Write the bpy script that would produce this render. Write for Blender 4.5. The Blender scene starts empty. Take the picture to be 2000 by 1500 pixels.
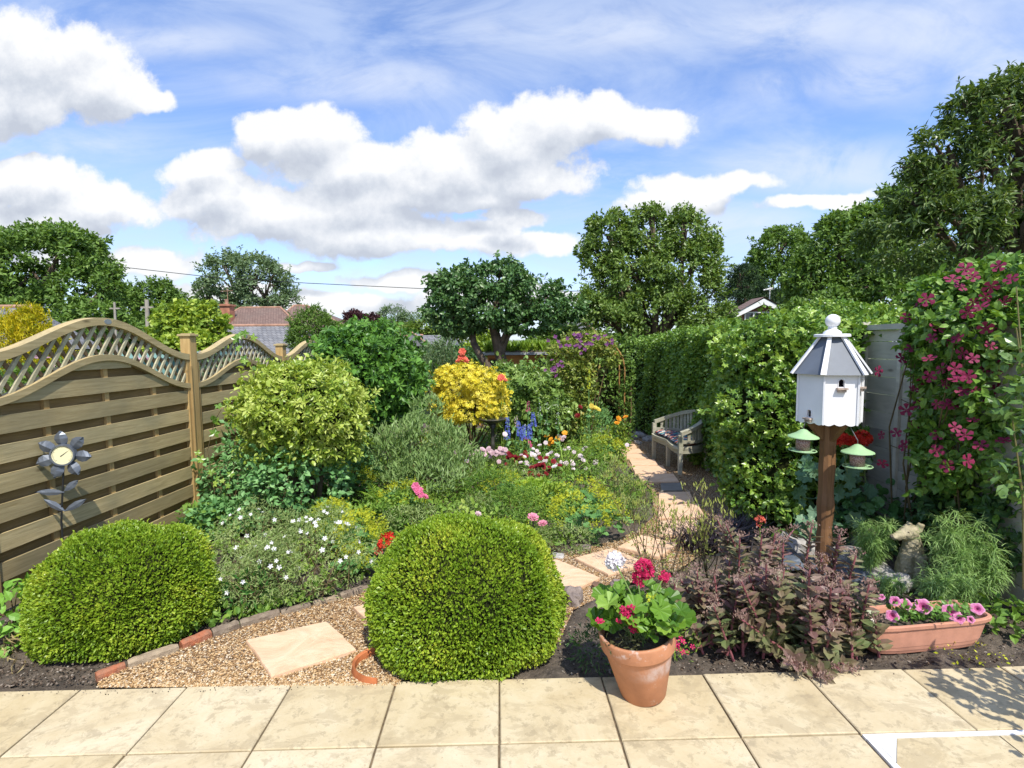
import bpy, math, random
import numpy as np
from mathutils import Vector, Matrix
rng = np.random.default_rng(7)
random.seed(7)
R_ = math.radians
SC = bpy.context.scene
COL = SC.collection

# ------------------------------------------------------------ camera
F, CX, CY, H = 1000.0, 1000.0, 750.0, 1.62
PITCH, ROLL = 0.078, 0.009
_cp, _sp, _cr, _sr = math.cos(PITCH), math.sin(PITCH), math.cos(ROLL), math.sin(ROLL)
FW = np.array([0, _cp, -_sp]); _rt0 = np.array([1.0, 0, 0]); _up0 = np.cross(_rt0, FW)
RT = _cr*_rt0 - _sr*_up0; UP = _sr*_rt0 + _cr*_up0
cam_d = bpy.data.cameras.new("camera"); cam = bpy.data.objects.new("camera", cam_d); COL.objects.link(cam)
cam_d.sensor_width = 36.0; cam_d.lens = 18.0; cam_d.clip_end = 3000; cam_d.clip_start = 0.05
cam.matrix_world = Matrix([[RT[0], UP[0], -FW[0], 0], [RT[1], UP[1], -FW[1], 0], [RT[2], UP[2], -FW[2], H], [0, 0, 0, 1]])
SC.camera = cam

def ray(px, py):
    return RT*(px-CX)/F + UP*(CY-py)/F + FW
def at(px, py, Y):
    d = ray(px, py); t = Y/d[1]
    return np.array([d[0]*t, Y, H + d[2]*t])
def gz(y):
    y = np.asarray(y, float)
    return np.where(y < 2.46, -0.018, np.where(y < 9, -0.018-0.03*(y-2.46), np.where(y < 60, -0.214-0.055*(y-9), -3.02)))
def gnd(px, py):
    d = ray(px, py); lo, hi = 0.5, 400.0
    for _ in range(60):
        m = (lo+hi)/2; p = H + d[2]/d[1]*m
        if p > gz(m): lo = m
        else: hi = m
    return at(px, py, lo)
def gp(px, Y):                      # the ground point at depth Y under image column px
    z = 0.0
    for _ in range(4):
        p = at(px, 900, Y); zt = float(gz(Y)); py = 750
        lo, hi = 300., 3000.
        for _ in range(40):
            m = (lo+hi)/2
            if at(px, m, Y)[2] > zt: lo = m
            else: hi = m
        p = at(px, lo, Y); break
    return p

# ------------------------------------------------------------ light
SUN_AZ, SUN_EL = R_(160), R_(56)     # azimuth clockwise from +Y
sdir = Vector((math.sin(SUN_AZ)*math.cos(SUN_EL), math.cos(SUN_AZ)*math.cos(SUN_EL), math.sin(SUN_EL)))
sl = bpy.data.lights.new("sun", 'SUN'); sl.energy = 2.9; sl.angle = R_(0.53); sl.color = (1.0, 0.95, 0.86)
sun = bpy.data.objects.new("sun", sl); COL.objects.link(sun)
sun.rotation_euler = sdir.to_track_quat('Z', 'Y').to_euler(); sun.location = (5, -5, 12)
SC.view_settings.view_transform = 'Standard'; SC.view_settings.look = 'None'
SC.view_settings.exposure = 1.0; SC.view_settings.gamma = 1.0
SC.render.engine = 'CYCLES'
SC.cycles.max_bounces = 6; SC.cycles.diffuse_bounces = 3; SC.cycles.glossy_bounces = 2
SC.cycles.transmission_bounces = 4; SC.cycles.transparent_max_bounces = 6

W = bpy.data.worlds.new("World"); SC.world = W; W.use_nodes = True
def N(nt, typ, **kw):
    n = nt.nodes.new(typ)
    for k, v in kw.items(): setattr(n, k, v)
    return n
class NB:
    """tiny node helper"""
    def __init__(s, nt): s.nt = nt
    def _in(s, sock, v):
        if v is None: return
        if hasattr(v, 'is_output'): s.nt.links.new(v, sock)
        else: sock.default_value = v
    def m(s, op, a, b=None, c=None, clamp=False):
        n = N(s.nt, 'ShaderNodeMath', operation=op); n.use_clamp = clamp
        for i, v in enumerate((a, b, c)): s._in(n.inputs[i], v)
        return n.outputs[0]
    def v(s, op, a, b=None):
        n = N(s.nt, 'ShaderNodeVectorMath', operation=op)
        s._in(n.inputs[0], a); s._in(n.inputs[1], b)
        return n.outputs['Value'] if op in ('LENGTH', 'DOT_PRODUCT') else n.outputs[0]
    def noise(s, vec, scale, detail=4, rough=.55, dist=0, color=False):
        n = N(s.nt, 'ShaderNodeTexNoise'); s._in(n.inputs['Vector'], vec)
        n.inputs['Scale'].default_value = scale; n.inputs['Detail'].default_value = detail
        n.inputs['Roughness'].default_value = rough; n.inputs['Distortion'].default_value = dist
        return n.outputs['Color'] if color else n.outputs[0]
    def ramp(s, fac, stops, interp='LINEAR'):
        n = N(s.nt, 'ShaderNodeValToRGB'); s._in(n.inputs[0], fac); cr = n.color_ramp; cr.interpolation = interp
        while len(cr.elements) < len(stops): cr.elements.new(0.5)
        for e, (p, c) in zip(cr.elements, stops):
            e.position = p; e.color = (*c, 1) if len(c) == 3 else c
        return n.outputs[0]
    def mix(s, fac, a, b, blend='MIX'):
        n = N(s.nt, 'ShaderNodeMix', data_type='RGBA', blend_type=blend)
        s._in(n.inputs[0], fac)
        s._in(n.inputs[6], (*a, 1) if isinstance(a, tuple) else a); s._in(n.inputs[7], (*b, 1) if isinstance(b, tuple) else b)
        return n.outputs[2]
    def rng(s, v, a, b, c=0., d=1., smooth=False):
        n = N(s.nt, 'ShaderNodeMapRange'); n.clamp = True
        if smooth: n.interpolation_type = 'SMOOTHSTEP'
        s._in(n.inputs[0], v)
        for i, x in enumerate((a, b, c, d)): n.inputs[i+1].default_value = x
        return n.outputs[0]
    def vec(s, x, y, z):
        n = N(s.nt, 'ShaderNodeCombineXYZ')
        for i, v in enumerate((x, y, z)): s._in(n.inputs[i], v)
        return n.outputs[0]

def uv_of(px, py):
    d = ray(px, py); return d[0]/d[1], d[2]/d[1]
# cumulus puffs: image centre and half-sizes, turned into sky directions
CLOUDS = [(70,105,150,85),(185,165,115,75),(40,195,160,65),(280,190,60,28),
 (50,365,150,52),(180,400,150,48),(10,330,110,30),(90,435,160,30),
 (600,262,125,62),(525,245,62,40),(690,330,150,60),(900,320,150,62),(1000,285,120,72),(1080,232,95,60),(1180,225,90,45),(1275,240,90,42),(820,365,190,55),(1010,345,150,45),
 (400,325,85,38),(420,385,110,48),(540,425,190,55),(700,455,220,45),(860,470,190,34),(1000,430,75,32),(940,395,90,26),
 (1070,482,85,24),(1345,372,130,40),(1280,402,95,30),(1440,362,75,22),(1600,400,120,18),
 (290,510,110,34),(660,592,200,26),(430,555,120,20),(980,572,170,24),(780,545,110,20),(120,500,120,26),(580,520,90,14),
 (700,400,170,40),(870,330,150,55)]
HAZES = [(1560,55,230,80),(1780,60,220,95),(1930,130,160,80),(1540,165,120,40),(1700,150,170,70),(300,80,260,40),(1150,60,300,50),(1620,330,320,70),(150,290,260,50),(1420,440,260,60),(700,160,300,50),(330,540,300,60),(900,560,400,50)]
def build_world():
    g = bpy.data.node_groups.new("cloud_density", 'ShaderNodeTree')
    g.interface.new_socket("P", in_out='INPUT', socket_type='NodeSocketVector')
    g.interface.new_socket("D", in_out='OUTPUT', socket_type='NodeSocketFloat')
    gi = N(g, 'NodeGroupInput'); go = N(g, 'NodeGroupOutput'); b = NB(g)
    P = gi.outputs[0]
    wob = b.v('SCALE', b.v('SUBTRACT', b.noise(P, 5.0, 4, .6, color=True), (.5, .5, .5)))
    wob.node.inputs['Scale'].default_value = 0.11
    Q = b.v('ADD', P, wob); acc = None
    for (x, y, rx, ry) in CLOUDS:
        u, v = uv_of(x, y)
        e = b.v('MULTIPLY', b.v('SUBTRACT', Q, (u, v, 0)), (F/rx, F/ry, 0))
        d = b.m('SUBTRACT', 1.0, b.v('LENGTH', e))
        if acc is None: acc = d
        else:
            n = N(g, 'ShaderNodeMath', operation='SMOOTH_MAX'); g.links.new(acc, n.inputs[0]); g.links.new(d, n.inputs[1]); n.inputs[2].default_value = .25
            acc = n.outputs[0]
    fb = b.m('MULTIPLY', b.m('SUBTRACT', b.noise(P, 9.0, 11, .66), .5), 1.45)
    g.links.new(b.m('ADD', b.m('ADD', acc, .07), fb), go.inputs[0])
    nt = W.node_tree; nt.nodes.clear(); b = NB(nt)
    out = N(nt, 'ShaderNodeOutputWorld'); bg = N(nt, 'ShaderNodeBackground'); bg.inputs[1].default_value = 0.15
    nt.links.new(bg.outputs[0], out.inputs[0])
    sky = N(nt, 'ShaderNodeTexSky'); sky.sky_type = 'NISHITA'; sky.sun_disc = False
    sky.sun_elevation = SUN_EL; sky.sun_rotation = SUN_AZ; sky.air_density = 1.0; sky.dust_density = 0.6; sky.ozone_density = 3.0
    tc = N(nt, 'ShaderNodeTexCoord'); sp = N(nt, 'ShaderNodeSeparateXYZ'); nt.links.new(tc.outputs['Generated'], sp.inputs[0])
    yy = b.m('MAXIMUM', b.m('ABSOLUTE', sp.outputs[1]), 0.15)
    U = b.m('DIVIDE', sp.outputs[0], yy); V = b.m('DIVIDE', sp.outputs[2], yy)
    P = b.vec(U, V, 0.0)
    def grp(vec):
        n = N(nt, 'ShaderNodeGroup'); n.node_tree = g; nt.links.new(vec, n.inputs[0]); return n.outputs[0]
    D0 = grp(P); D1 = grp(b.v('ADD', P, (0.012, 0.05, 0)))
    cov = b.rng(D0, -0.01, 0.30, smooth=True)
    lit = b.m('SUBTRACT', D0, D1)
    fine = b.noise(P, 18.0, 8, .65)
    tone = b.m('ADD', b.m('MULTIPLY', lit, 1.1), b.m('MULTIPLY', b.m('SUBTRACT', fine, .5), .5))
    # thick middles go grey, thin edges and tops stay white
    tone = b.m('SUBTRACT', b.m('ADD', tone, .66), b.m('MULTIPLY', b.rng(D0, .3, 1.1), .38))
    ccol = b.ramp(b.rng(tone, 0, 1), [(0.0, (1.95, 2.1, 2.4)), (.35, (2.35, 2.5, 2.75)), (.62, (2.8, 2.9, 3.08)), (1.0, (3.4, 3.43, 3.46))])
    # thin high cloud, streaked
    ci = b.noise(b.v('MULTIPLY', b.v('ADD', P, (3.1, 1.7, 0)), (1.3, 3.6, 1)), 1.5, 7, .62, .8)
    ci = b.m('MULTIPLY', b.rng(ci, .34, .68, smooth=True), .6)
    base = b.mix(1.0, sky.outputs[0], (0.70, 0.73, 0.86), 'MULTIPLY')
    hz = b.rng(V, 0.0, 0.35)
    base = b.mix(b.m('MULTIPLY', b.m('SUBTRACT', 1.0, hz), .2), base, (2.2, 2.75, 3.6))
    c = b.mix(ci, base, (2.3, 2.7, 3.5))
    hv = None
    for (x, y, rx, ry) in HAZES:
        u, v = uv_of(x, y); e = b.v('MULTIPLY', b.v('SUBTRACT', P, (u, v, 0)), (F/rx, F/ry, 0)); d = b.rng(b.v('LENGTH', e), 1.25, .1, smooth=True)
        hv = d if hv is None else b.m('MAXIMUM', hv, d)
    hn = b.noise(b.v('ADD', b.v('MULTIPLY', P, (1.2, 2.4, 1)), (7., 2., 0)), 3.2, 9, .62, .6)
    c = b.mix(b.m('MULTIPLY', b.m('MULTIPLY', hv, b.rng(hn, .3, .62, smooth=True)), .6), c, (2.9, 3.1, 3.5))
    c = b.mix(b.m('MULTIPLY', cov, .97), c, ccol)
    nt.links.new(c, bg.inputs[0])
    W.cycles.sampling_method = 'MANUAL'; W.cycles.sample_map_resolution = 512
build_world()

# ------------------------------------------------------------ object helpers
def tag(o, label, cat, group=None, kind=None):
    if label: o['label'] = label
    if cat: o['category'] = cat
    if group: o['group'] = group
    if kind: o['kind'] = kind
    return o
def thing(name, label, cat, loc=(0, 0, 0), group=None, rot=None):
    o = bpy.data.objects.new(name, None); COL.objects.link(o); o.empty_display_size = .1
    o.location = [float(v) for v in loc]
    if rot is not None: o.rotation_euler = rot
    return tag(o, label, cat, group)
class MB:
    def __init__(s): s.V = []; s.L = []; s.S = []; s.A = []; s.n = 0; s.M = []
    def add(s, v, loops, sizes, rnd=0.5, mi=0):
        v = np.asarray(v, np.float32).reshape(-1, 3); loops = np.asarray(loops, np.int32); sizes = np.asarray(sizes, np.int32)
        s.V.append(v); s.L.append(loops+s.n); s.S.append(sizes)
        a = np.broadcast_to(np.asarray(rnd, np.float32), (len(sizes),)) if np.ndim(rnd) == 0 else np.asarray(rnd, np.float32)
        s.A.append(a); s.M.append(np.full(len(sizes), mi, np.int32)); s.n += len(v)
        return s
    def faces(s, v, fs, rnd=.5, mi=0):
        return s.add(v, [i for f in fs for i in f], [len(f) for f in fs], rnd, mi)
    def box(s, x0, x1, y0, y1, z0, z1, rnd=.5, mi=0, M=None):
        v = np.array([[x, y, z] for z in (z0, z1) for y in (y0, y1) for x in (x0, x1)], float)
        if M is not None: v = v @ M[:3, :3].T + M[:3, 3]
        return s.faces(v, [(0, 2, 3, 1), (4, 5, 7, 6), (0, 1, 5, 4), (2, 6, 7, 3), (0, 4, 6, 2), (1, 3, 7, 5)], rnd, mi)
    def tube(s, pts, rads, k=8, rnd=.5, mi=0, cap=True, flat=1.0):
        pts = np.asarray(pts, float); n = len(pts); rads = np.broadcast_to(np.asarray(rads, float), (n,))
        T = np.gradient(pts, axis=0); T /= np.linalg.norm(T, axis=1, keepdims=True)+1e-9
        ref = np.array([0.13, 0.21, 0.97]) if abs(T[:, 2]).mean() < .8 else np.array([0.97, 0.21, 0.1])
        a = np.cross(T, ref); a /= np.linalg.norm(a, axis=1, keepdims=True)+1e-9; b = np.cross(T, a)
        th = np.arange(k)*2*math.pi/k
        ring = (a[:, None]*np.cos(th)[None, :, None] + b[:, None]*np.sin(th)[None, :, None]*flat)*rads[:, None, None] + pts[:, None]
        fs = [(i*k+j, i*k+(j+1) % k, (i+1)*k+(j+1) % k, (i+1)*k+j) for i in range(n-1) for j in range(k)]
        if cap: fs += [tuple(range(k-1, -1, -1)), tuple((n-1)*k+j for j in range(k))]
        return s.faces(ring.reshape(-1, 3), fs, rnd, mi)
    def lathe(s, prof, k=32, c=(0, 0, 0), rnd=.5, mi=0, M=None, ph=0.):
        th = np.arange(k)*2*math.pi/k+ph; v = []
        for r, z in prof: v.append(np.stack([c[0]+r*np.cos(th), c[1]+r*np.sin(th), np.full(k, c[2]+z)], 1))
        v = np.concatenate(v); n = len(prof)
        if M is not None: v = v @ M[:3, :3].T + M[:3, 3]
        fs = [(i*k+j, i*k+(j+1) % k, (i+1)*k+(j+1) % k, (i+1)*k+j) for i in range(n-1) for j in range(k)]
        return s.faces(v, fs, rnd, mi)
    def inst(s, tmpl, P, D, Nn, S, rnd, mi=0):
        """copies of a small template (y along D, z along N) at points P"""
        tv, tf = tmpl; P = np.asarray(P, float); n = len(P)
        if n == 0: return s
        D = D/(np.linalg.norm(D, axis=1, keepdims=True)+1e-9)
        Nn = Nn - D*(Nn*D).sum(1, keepdims=True); Nn /= np.linalg.norm(Nn, axis=1, keepdims=True)+1e-9
        X = np.cross(D, Nn); S = np.broadcast_to(np.asarray(S, float), (n,))
        v = P[:, None] + S[:, None, None]*(tv[None, :, 0:1]*X[:, None] + tv[None, :, 1:2]*D[:, None] + tv[None, :, 2:3]*Nn[:, None])
        k = len(tv); lp = np.array([i for f in tf for i in f]); sz = np.array([len(f) for f in tf])
        loops = (lp[None] + (np.arange(n)*k)[:, None]).ravel()
        return s.add(v.reshape(-1, 3), loops, np.tile(sz, n), np.repeat(np.broadcast_to(np.asarray(rnd, float), (n,)), len(sz)), mi)
    def mesh(s, name, mats, smooth=False, origin=(0, 0, 0)):
        V = np.concatenate(s.V) - np.asarray(origin, np.float32); L = np.concatenate(s.L); S = np.concatenate(s.S); A = np.concatenate(s.A)
        me = bpy.data.meshes.new(name)
        me.vertices.add(len(V)); me.vertices.foreach_set('co', V.astype(np.float32).ravel())
        me.loops.add(len(L)); me.loops.foreach_set('vertex_index', L)
        me.polygons.add(len(S)); st = np.concatenate([[0], np.cumsum(S)[:-1]]).astype(np.int32)
        me.polygons.foreach_set('loop_start', st)
        me.polygons.foreach_set('loop_total', S)
        if not isinstance(mats, (list, tuple)): mats = [mats]
        for m in mats: me.materials.append(m)
        if len(mats) > 1: me.polygons.foreach_set('material_index', np.concatenate(s.M))
        me.polygons.foreach_set('use_smooth', np.full(len(S), bool(smooth)))
        me.update(calc_edges=True)
        at_ = me.attributes.new('rnd', 'FLOAT', 'FACE'); at_.data.foreach_set('value', A.astype(np.float32))
        return me
    def obj(s, name, mats, parent=None, smooth=False, bevel=0, origin=None, world=False):
        """world=True: vertices are in world space, moved into the (unrotated) parent's space"""
        org = (0, 0, 0)
        if parent is not None and world: org = tuple(parent.location)
        elif origin is not None: org = tuple(origin)
        o = bpy.data.objects.new(name, s.mesh(name, mats, smooth, org)); COL.objects.link(o)
        if parent is not None: o.parent = parent
        elif origin is not None: o.location = [float(v) for v in origin]
        if bevel:
            m = o.modifiers.new('bevel', 'BEVEL'); m.width = bevel; m.segments = 2; m.limit_method = 'ANGLE'; m.angle_limit = R_(40)
        return o
def unit(v): return v/(np.linalg.norm(v, axis=-1, keepdims=True)+1e-9)
def rvec(n): return unit(rng.normal(size=(n, 3)))

# leaf and petal templates
def T_leaf(w=.5, fold=.08, curl=-.06):
    return (np.array([[0, 0, 0], [-w/2, .5, fold], [0, 1, curl], [w/2, .5, fold]]), [(0, 2, 1), (0, 3, 2)])
def T_oval(w=.6, fold=.07, curl=-.12):
    return (np.array([[0, 0, 0], [-w*.42, .28, fold], [-w*.42, .66, fold*.8], [0, 1, curl], [w*.42, .66, fold*.8], [w*.42, .28, fold], [0, .48, 0]]),
            [(0, 6, 1), (1, 6, 2), (6, 3, 2), (0, 5, 6), (5, 4, 6), (6, 4, 3)])
def T_blade(w=.06, bend=.35, seg=4):
    v = []; f = []
    for i in range(seg+1):
        t = i/seg; ww = w*(1-t**2)*.5+.001
        v += [[-ww, t*(1-.25*t*t*bend), -bend*t*t], [ww, t*(1-.25*t*t*bend), -bend*t*t]]
    for i in range(seg): f.append((2*i, 2*i+1, 2*i+3, 2*i+2))
    return np.array(v, float), f
def T_round(lobes=7, k=21, amp=.12, cup=.1, notch=True):
    v = [[0, .5, 0]]; 
    for i in range(k):
        a = -math.pi/2 + 2*math.pi*(i+.5)/k; r = .5*(1-amp+amp*abs(math.cos(a*lobes/2+.6))*1.6)
        if notch and (i == 0 or i == k-1): r *= .45
        v.append([r*math.cos(a), .5+r*math.sin(a), cup*(r*2)**2 + .04*math.sin(a*lobes)])
    return np.array(v), [(0, i+1, (i+1) % k+1) for i in range(k)]
def T_lobed(k=5):                     # ivy / maple outline
    v = [[0, .42, 0]]; n = k*2; 
    for i in range(n+1):
        a = -math.pi/2 + .28 + (2*math.pi-.56)*i/n; r = .55 if i % 2 else .30
        if i in (0, n): r = .3
        v.append([r*math.cos(a), .45+r*math.sin(a), -.06 if i % 2 else .03])
    return np.array(v), [(0, i+1, i+2) for i in range(n)]
def T_flower(p=5, w=.62, cup=.15, inner=.0):
    v = [[0, 0, 0]]; f = []
    for i in range(p):
        a = 2*math.pi*i/p; c, s_ = math.cos(a), math.sin(a); b = len(v); h = w*.5
        for (r, t, z) in ((.25, -h*.55, cup*.25), (.40, -h, cup*.6), (.5, 0, cup), (.40, h, cup*.6), (.25, h*.55, cup*.25)):
            t *= .8; v.append([r*c-t*s_*.6, r*s_+t*c*.6, z])
        f += [(0, b, b+1, b+2), (0, b+2, b+3, b+4)]
    return np.array(v, float), f
LEAF, LEAFN, LEAFW, OVAL, BLADE, ROUND, LOBED = T_leaf(.5), T_leaf(.24), T_leaf(.72), T_oval(.62), T_blade(), T_round(), T_lobed()
FL5, FL4, FL6 = T_flower(5), T_flower(4, .8), T_flower(6, .5)

# ------------------------------------------------------------ materials
MC = {}
def newmat(name):
    m = bpy.data.materials.new(name); m.use_nodes = True; nt = m.node_tree; nt.nodes.clear()
    return m, nt, NB(nt)
def leafmat(name, stops, trans=.3, rough=.42, spec=.4, var=.35, vscale=2.5, tint=(1.25, 1.15, .5)):
    if name in MC: return MC[name]
    m, nt, b = newmat(name)
    a = N(nt, 'ShaderNodeAttribute'); a.attribute_name = 'rnd'
    g = N(nt, 'ShaderNodeNewGeometry')
    nz = b.noise(g.outputs['Position'], vscale, 2, .5)
    fac = b.m('ADD', b.m('MULTIPLY', a.outputs['Fac'], 1-var), b.m('MULTIPLY', b.rng(nz, .3, .7), var))
    k = len(stops); col = b.ramp(fac, [(i/(k-1) if k > 1 else 0, c) for i, c in enumerate(stops)])
    out = N(nt, 'ShaderNodeOutputMaterial'); p = N(nt, 'ShaderNodeBsdfPrincipled'); t = N(nt, 'ShaderNodeBsdfTranslucent')
    nt.links.new(col, p.inputs['Base Color']); p.inputs['Roughness'].default_value = rough; p.inputs['Specular IOR Level'].default_value = spec
    nt.links.new(b.mix(1.0, col, tint, 'MULTIPLY'), t.inputs[0])
    mx = N(nt, 'ShaderNodeMixShader'); mx.inputs[0].default_value = trans
    nt.links.new(p.outputs[0], mx.inputs[1]); nt.links.new(t.outputs[0], mx.inputs[2]); nt.links.new(mx.outputs[0], out.inputs[0])
    MC[name] = m; return m
def plain(name, col, rough=.6, spec=.3, metal=0., nscale=0, amt=.2, bump=0., bscale=None, coords='Object', col2=None):
    if name in MC: return MC[name]
    m, nt, b = newmat(name); out = N(nt, 'ShaderNodeOutputMaterial'); p = N(nt, 'ShaderNodeBsdfPrincipled')
    tc = N(nt, 'ShaderNodeTexCoord')
    if nscale:
        nz = b.noise(tc.outputs[coords], nscale, 5, .6)
        c2 = col2 or tuple(x*(1-amt) for x in col)
        c1 = tuple(min(1, x*(1+amt*.6)) for x in col) if not col2 else col
        nt.links.new(b.mix(b.rng(nz, .32, .68), c2, c1), p.inputs['Base Color'])
        if bump:
            bp = N(nt, 'ShaderNodeBump'); bp.inputs['Strength'].default_value = bump; bp.inputs['Distance'].default_value = .01
            nt.links.new(b.noise(tc.outputs[coords], bscale or nscale*4, 6, .65), bp.inputs['Height']); nt.links.new(bp.outputs[0], p.inputs['Normal'])
    else: p.inputs['Base Color'].default_value = (*col, 1)
    p.inputs['Roughness'].default_value = rough; p.inputs['Specular IOR Level'].default_value = spec; p.inputs['Metallic'].default_value = metal
    nt.links.new(p.outputs[0], out.inputs[0]); MC[name] = m; return m
def wood(name, c1, c2, grain=(1, 14, 14), scale=3, rough=.75, dark=None, knots=True):
    """long-grain timber; grain runs along local X unless scaled otherwise; every board differs by its rnd value"""
    if name in MC: return MC[name]
    m, nt, b = newmat(name); out = N(nt, 'ShaderNodeOutputMaterial'); p = N(nt, 'ShaderNodeBsdfPrincipled')
    tc = N(nt, 'ShaderNodeTexCoord'); a = N(nt, 'ShaderNodeAttribute'); a.attribute_name = 'rnd'
    off = b.vec(b.m('MULTIPLY', a.outputs['Fac'], 37.), b.m('MULTIPLY', a.outputs['Fac'], 11.), 0.)
    v = b.v('ADD', b.v('MULTIPLY', tc.outputs['Object'], grain), off)
    g1 = b.noise(v, scale, 7, .65, 1.2); g2 = b.noise(b.v('ADD', tc.outputs['Object'], off), 2.2, 3, .5)
    col = b.mix(b.rng(g1, .3, .7), c1, c2)
    col = b.mix(b.m('MULTIPLY', b.rng(g2, .45, .75), .55), col, dark or tuple(x*.5 for x in c1))
    if knots:
        vo = N(nt, 'ShaderNodeTexVoronoi'); vo.inputs['Scale'].default_value = 3.5
        nt.links.new(b.v('MULTIPLY', b.v('ADD', tc.outputs['Object'], off), (.6, 1.6, 1.6)), vo.inputs['Vector'])
        col = b.mix(b.m('MULTIPLY', b.rng(vo.outputs['Distance'], .10, .03), .75), col, tuple(x*.3 for x in c1))
    hs = N(nt, 'ShaderNodeHueSaturation'); nt.links.new(col, hs.inputs['Color']); nt.links.new(b.rng(a.outputs['Fac'], 0, 1, .8, 1.18), hs.inputs['Value'])
    nt.links.new(hs.outputs[0], p.inputs['Base Color']); p.inputs['Roughness'].default_value = rough; p.inputs['Specular IOR Level'].default_value = .2
    bp = N(nt, 'ShaderNodeBump'); bp.inputs['Strength'].default_value = .35; bp.inputs['Distance'].default_value = .004
    nt.links.new(g1, bp.inputs['Height']); nt.links.new(bp.outputs[0], p.inputs['Normal'])
    nt.links.new(p.outputs[0], out.inputs[0]); MC[name] = m; return m
# ------------------------------------------------------------ the ground
def grid(x0, x1, nx, y0, y1, ny, zf, logy=False):
    xs = np.linspace(x0, x1, nx); ys = np.geomspace(y0+20, y1+20, ny)-20 if logy else np.linspace(y0, y1, ny)
    X, Y = np.meshgrid(xs, ys); Z = zf(X, Y)
    v = np.stack([X, Y, Z], -1).reshape(-1, 3)
    f = np.array([[j*nx+i, j*nx+i+1, (j+1)*nx+i+1, (j+1)*nx+i] for j in range(ny-1) for i in range(nx-1)])
    return v, f
def sheet(name, v, f, mat, kind='structure', smooth=True):
    mb = MB(); mb.add(v, f.ravel(), np.full(len(f), 4)); o = mb.obj(name, mat, smooth=smooth); o['kind'] = kind; return o
v, f = grid(-900, 900, 60, -15, 1500, 90, lambda X, Y: gz(Y)-.05, True)
sheet('ground', v, f, plain('meadow', (.07, .12, .025), .9, .1, nscale=.6, amt=.5, col2=(.1, .1, .04), coords='Object'))

def soil_mat():
    m, nt, b = newmat('soil'); out = N(nt, 'ShaderNodeOutputMaterial'); p = N(nt, 'ShaderNodeBsdfPrincipled'); g = N(nt, 'ShaderNodeNewGeometry')
    P = g.outputs['Position']
    c = b.mix(b.rng(b.noise(P, 9, 6, .7), .35, .7), (.05, .038, .028), (.20, .16, .12))
    vo = N(nt, 'ShaderNodeTexVoronoi'); vo.inputs['Scale'].default_value = 75; nt.links.new(P, vo.inputs['Vector'])
    c = b.mix(b.m('MULTIPLY', b.rng(vo.outputs['Color'], .8, .84), b.rng(vo.outputs['Distance'], .4, .25)), c, (.2, .16, .12))
    nt.links.new(c, p.inputs['Base Color']); p.inputs['Roughness'].default_value = .95
    bp = N(nt, 'ShaderNodeBump'); bp.inputs['Strength'].default_value = 1; bp.inputs['Distance'].default_value = .03
    nt.links.new(b.noise(P, 40, 6, .7), bp.inputs['Height']); nt.links.new(bp.outputs[0], p.inputs['Normal'])
    nt.links.new(p.outputs[0], out.inputs[0]); return m
SOIL = soil_mat()
def soilz(X, Y):
    return gz(Y) + .012*np.sin(X*9+Y*5)+.010*np.sin(X*23-Y*17)+.006*np.sin(X*51+Y*43) - .012
v, f = grid(-4.2, 4.4, 190, 2.3, 13.5, 240, soilz)
sheet('soil_bed', v, f, SOIL)

# patio of sandstone-look slabs
def patio_mat():
    m, nt, b = newmat('sandstone_slab'); out = N(nt, 'ShaderNodeOutputMaterial'); p = N(nt, 'ShaderNodeBsdfPrincipled')
    g = N(nt, 'ShaderNodeNewGeometry'); a = N(nt, 'ShaderNodeAttribute'); a.attribute_name = 'rnd'
    P = b.v('ADD', g.outputs['Position'], b.vec(b.m('MULTIPLY', a.outputs['Fac'], 17.), 0., 0.))
    w = b.v('ADD', P, b.v('SCALE', b.noise(P, 3, 3, .6, color=True))); 
    n1 = b.noise(P, 2.4, 9, .72, .5); n2 = b.noise(P, 15, 8, .75, .3); n3 = b.noise(b.v('MULTIPLY', P, (1, 1.5, 1)), 4.5, 9, .74, .5)
    c = b.ramp(n1, [(.28, (.39, .30, .165)), (.43, (.495, .40, .235)), (.58, (.555, .465, .295)), (.78, (.60, .52, .375))])
    c = b.mix(b.m('MULTIPLY', b.rng(n3, .51, .56), .48), c, (.37, .295, .175))
    c = b.mix(b.m('MULTIPLY', b.rng(n2, .54, .59), .5), c, (.30, .24, .145))
    hs = N(nt, 'ShaderNodeHueSaturation'); nt.links.new(c, hs.inputs['Color']); nt.links.new(b.rng(a.outputs['Fac'], 0, 1, .96, 1.03), hs.inputs['Value'])
    nt.links.new(b.rng(a.outputs['Fac'], 0, 1, 1.0, .9), hs.inputs['Saturation'])
    # small dark specks
    sp = b.noise(P, 90, 2, .5); c = b.mix(b.m('MULTIPLY', b.rng(sp, .70, .76), .5), hs.outputs[0], (.16, .12, .08))
    nt.links.new(c, p.inputs['Base Color']); p.inputs['Roughness'].default_value = .8; p.inputs['Specular IOR Level'].default_value = .25
    bp = N(nt, 'ShaderNodeBump'); bp.inputs['Strength'].default_value = .6; bp.inputs['Distance'].default_value = .006
    h = b.m('ADD', b.m('MULTIPLY', n3, 1.0), b.m('MULTIPLY', n2, .35)); nt.links.new(h, bp.inputs['Height']); nt.links.new(bp.outputs[0], p.inputs['Normal'])
    nt.links.new(p.outputs[0], out.inputs[0]); return m
PATIO = patio_mat()
def gnd0(px, py):
    d = ray(px, py); t = H/-d[2]; return d*t
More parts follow.
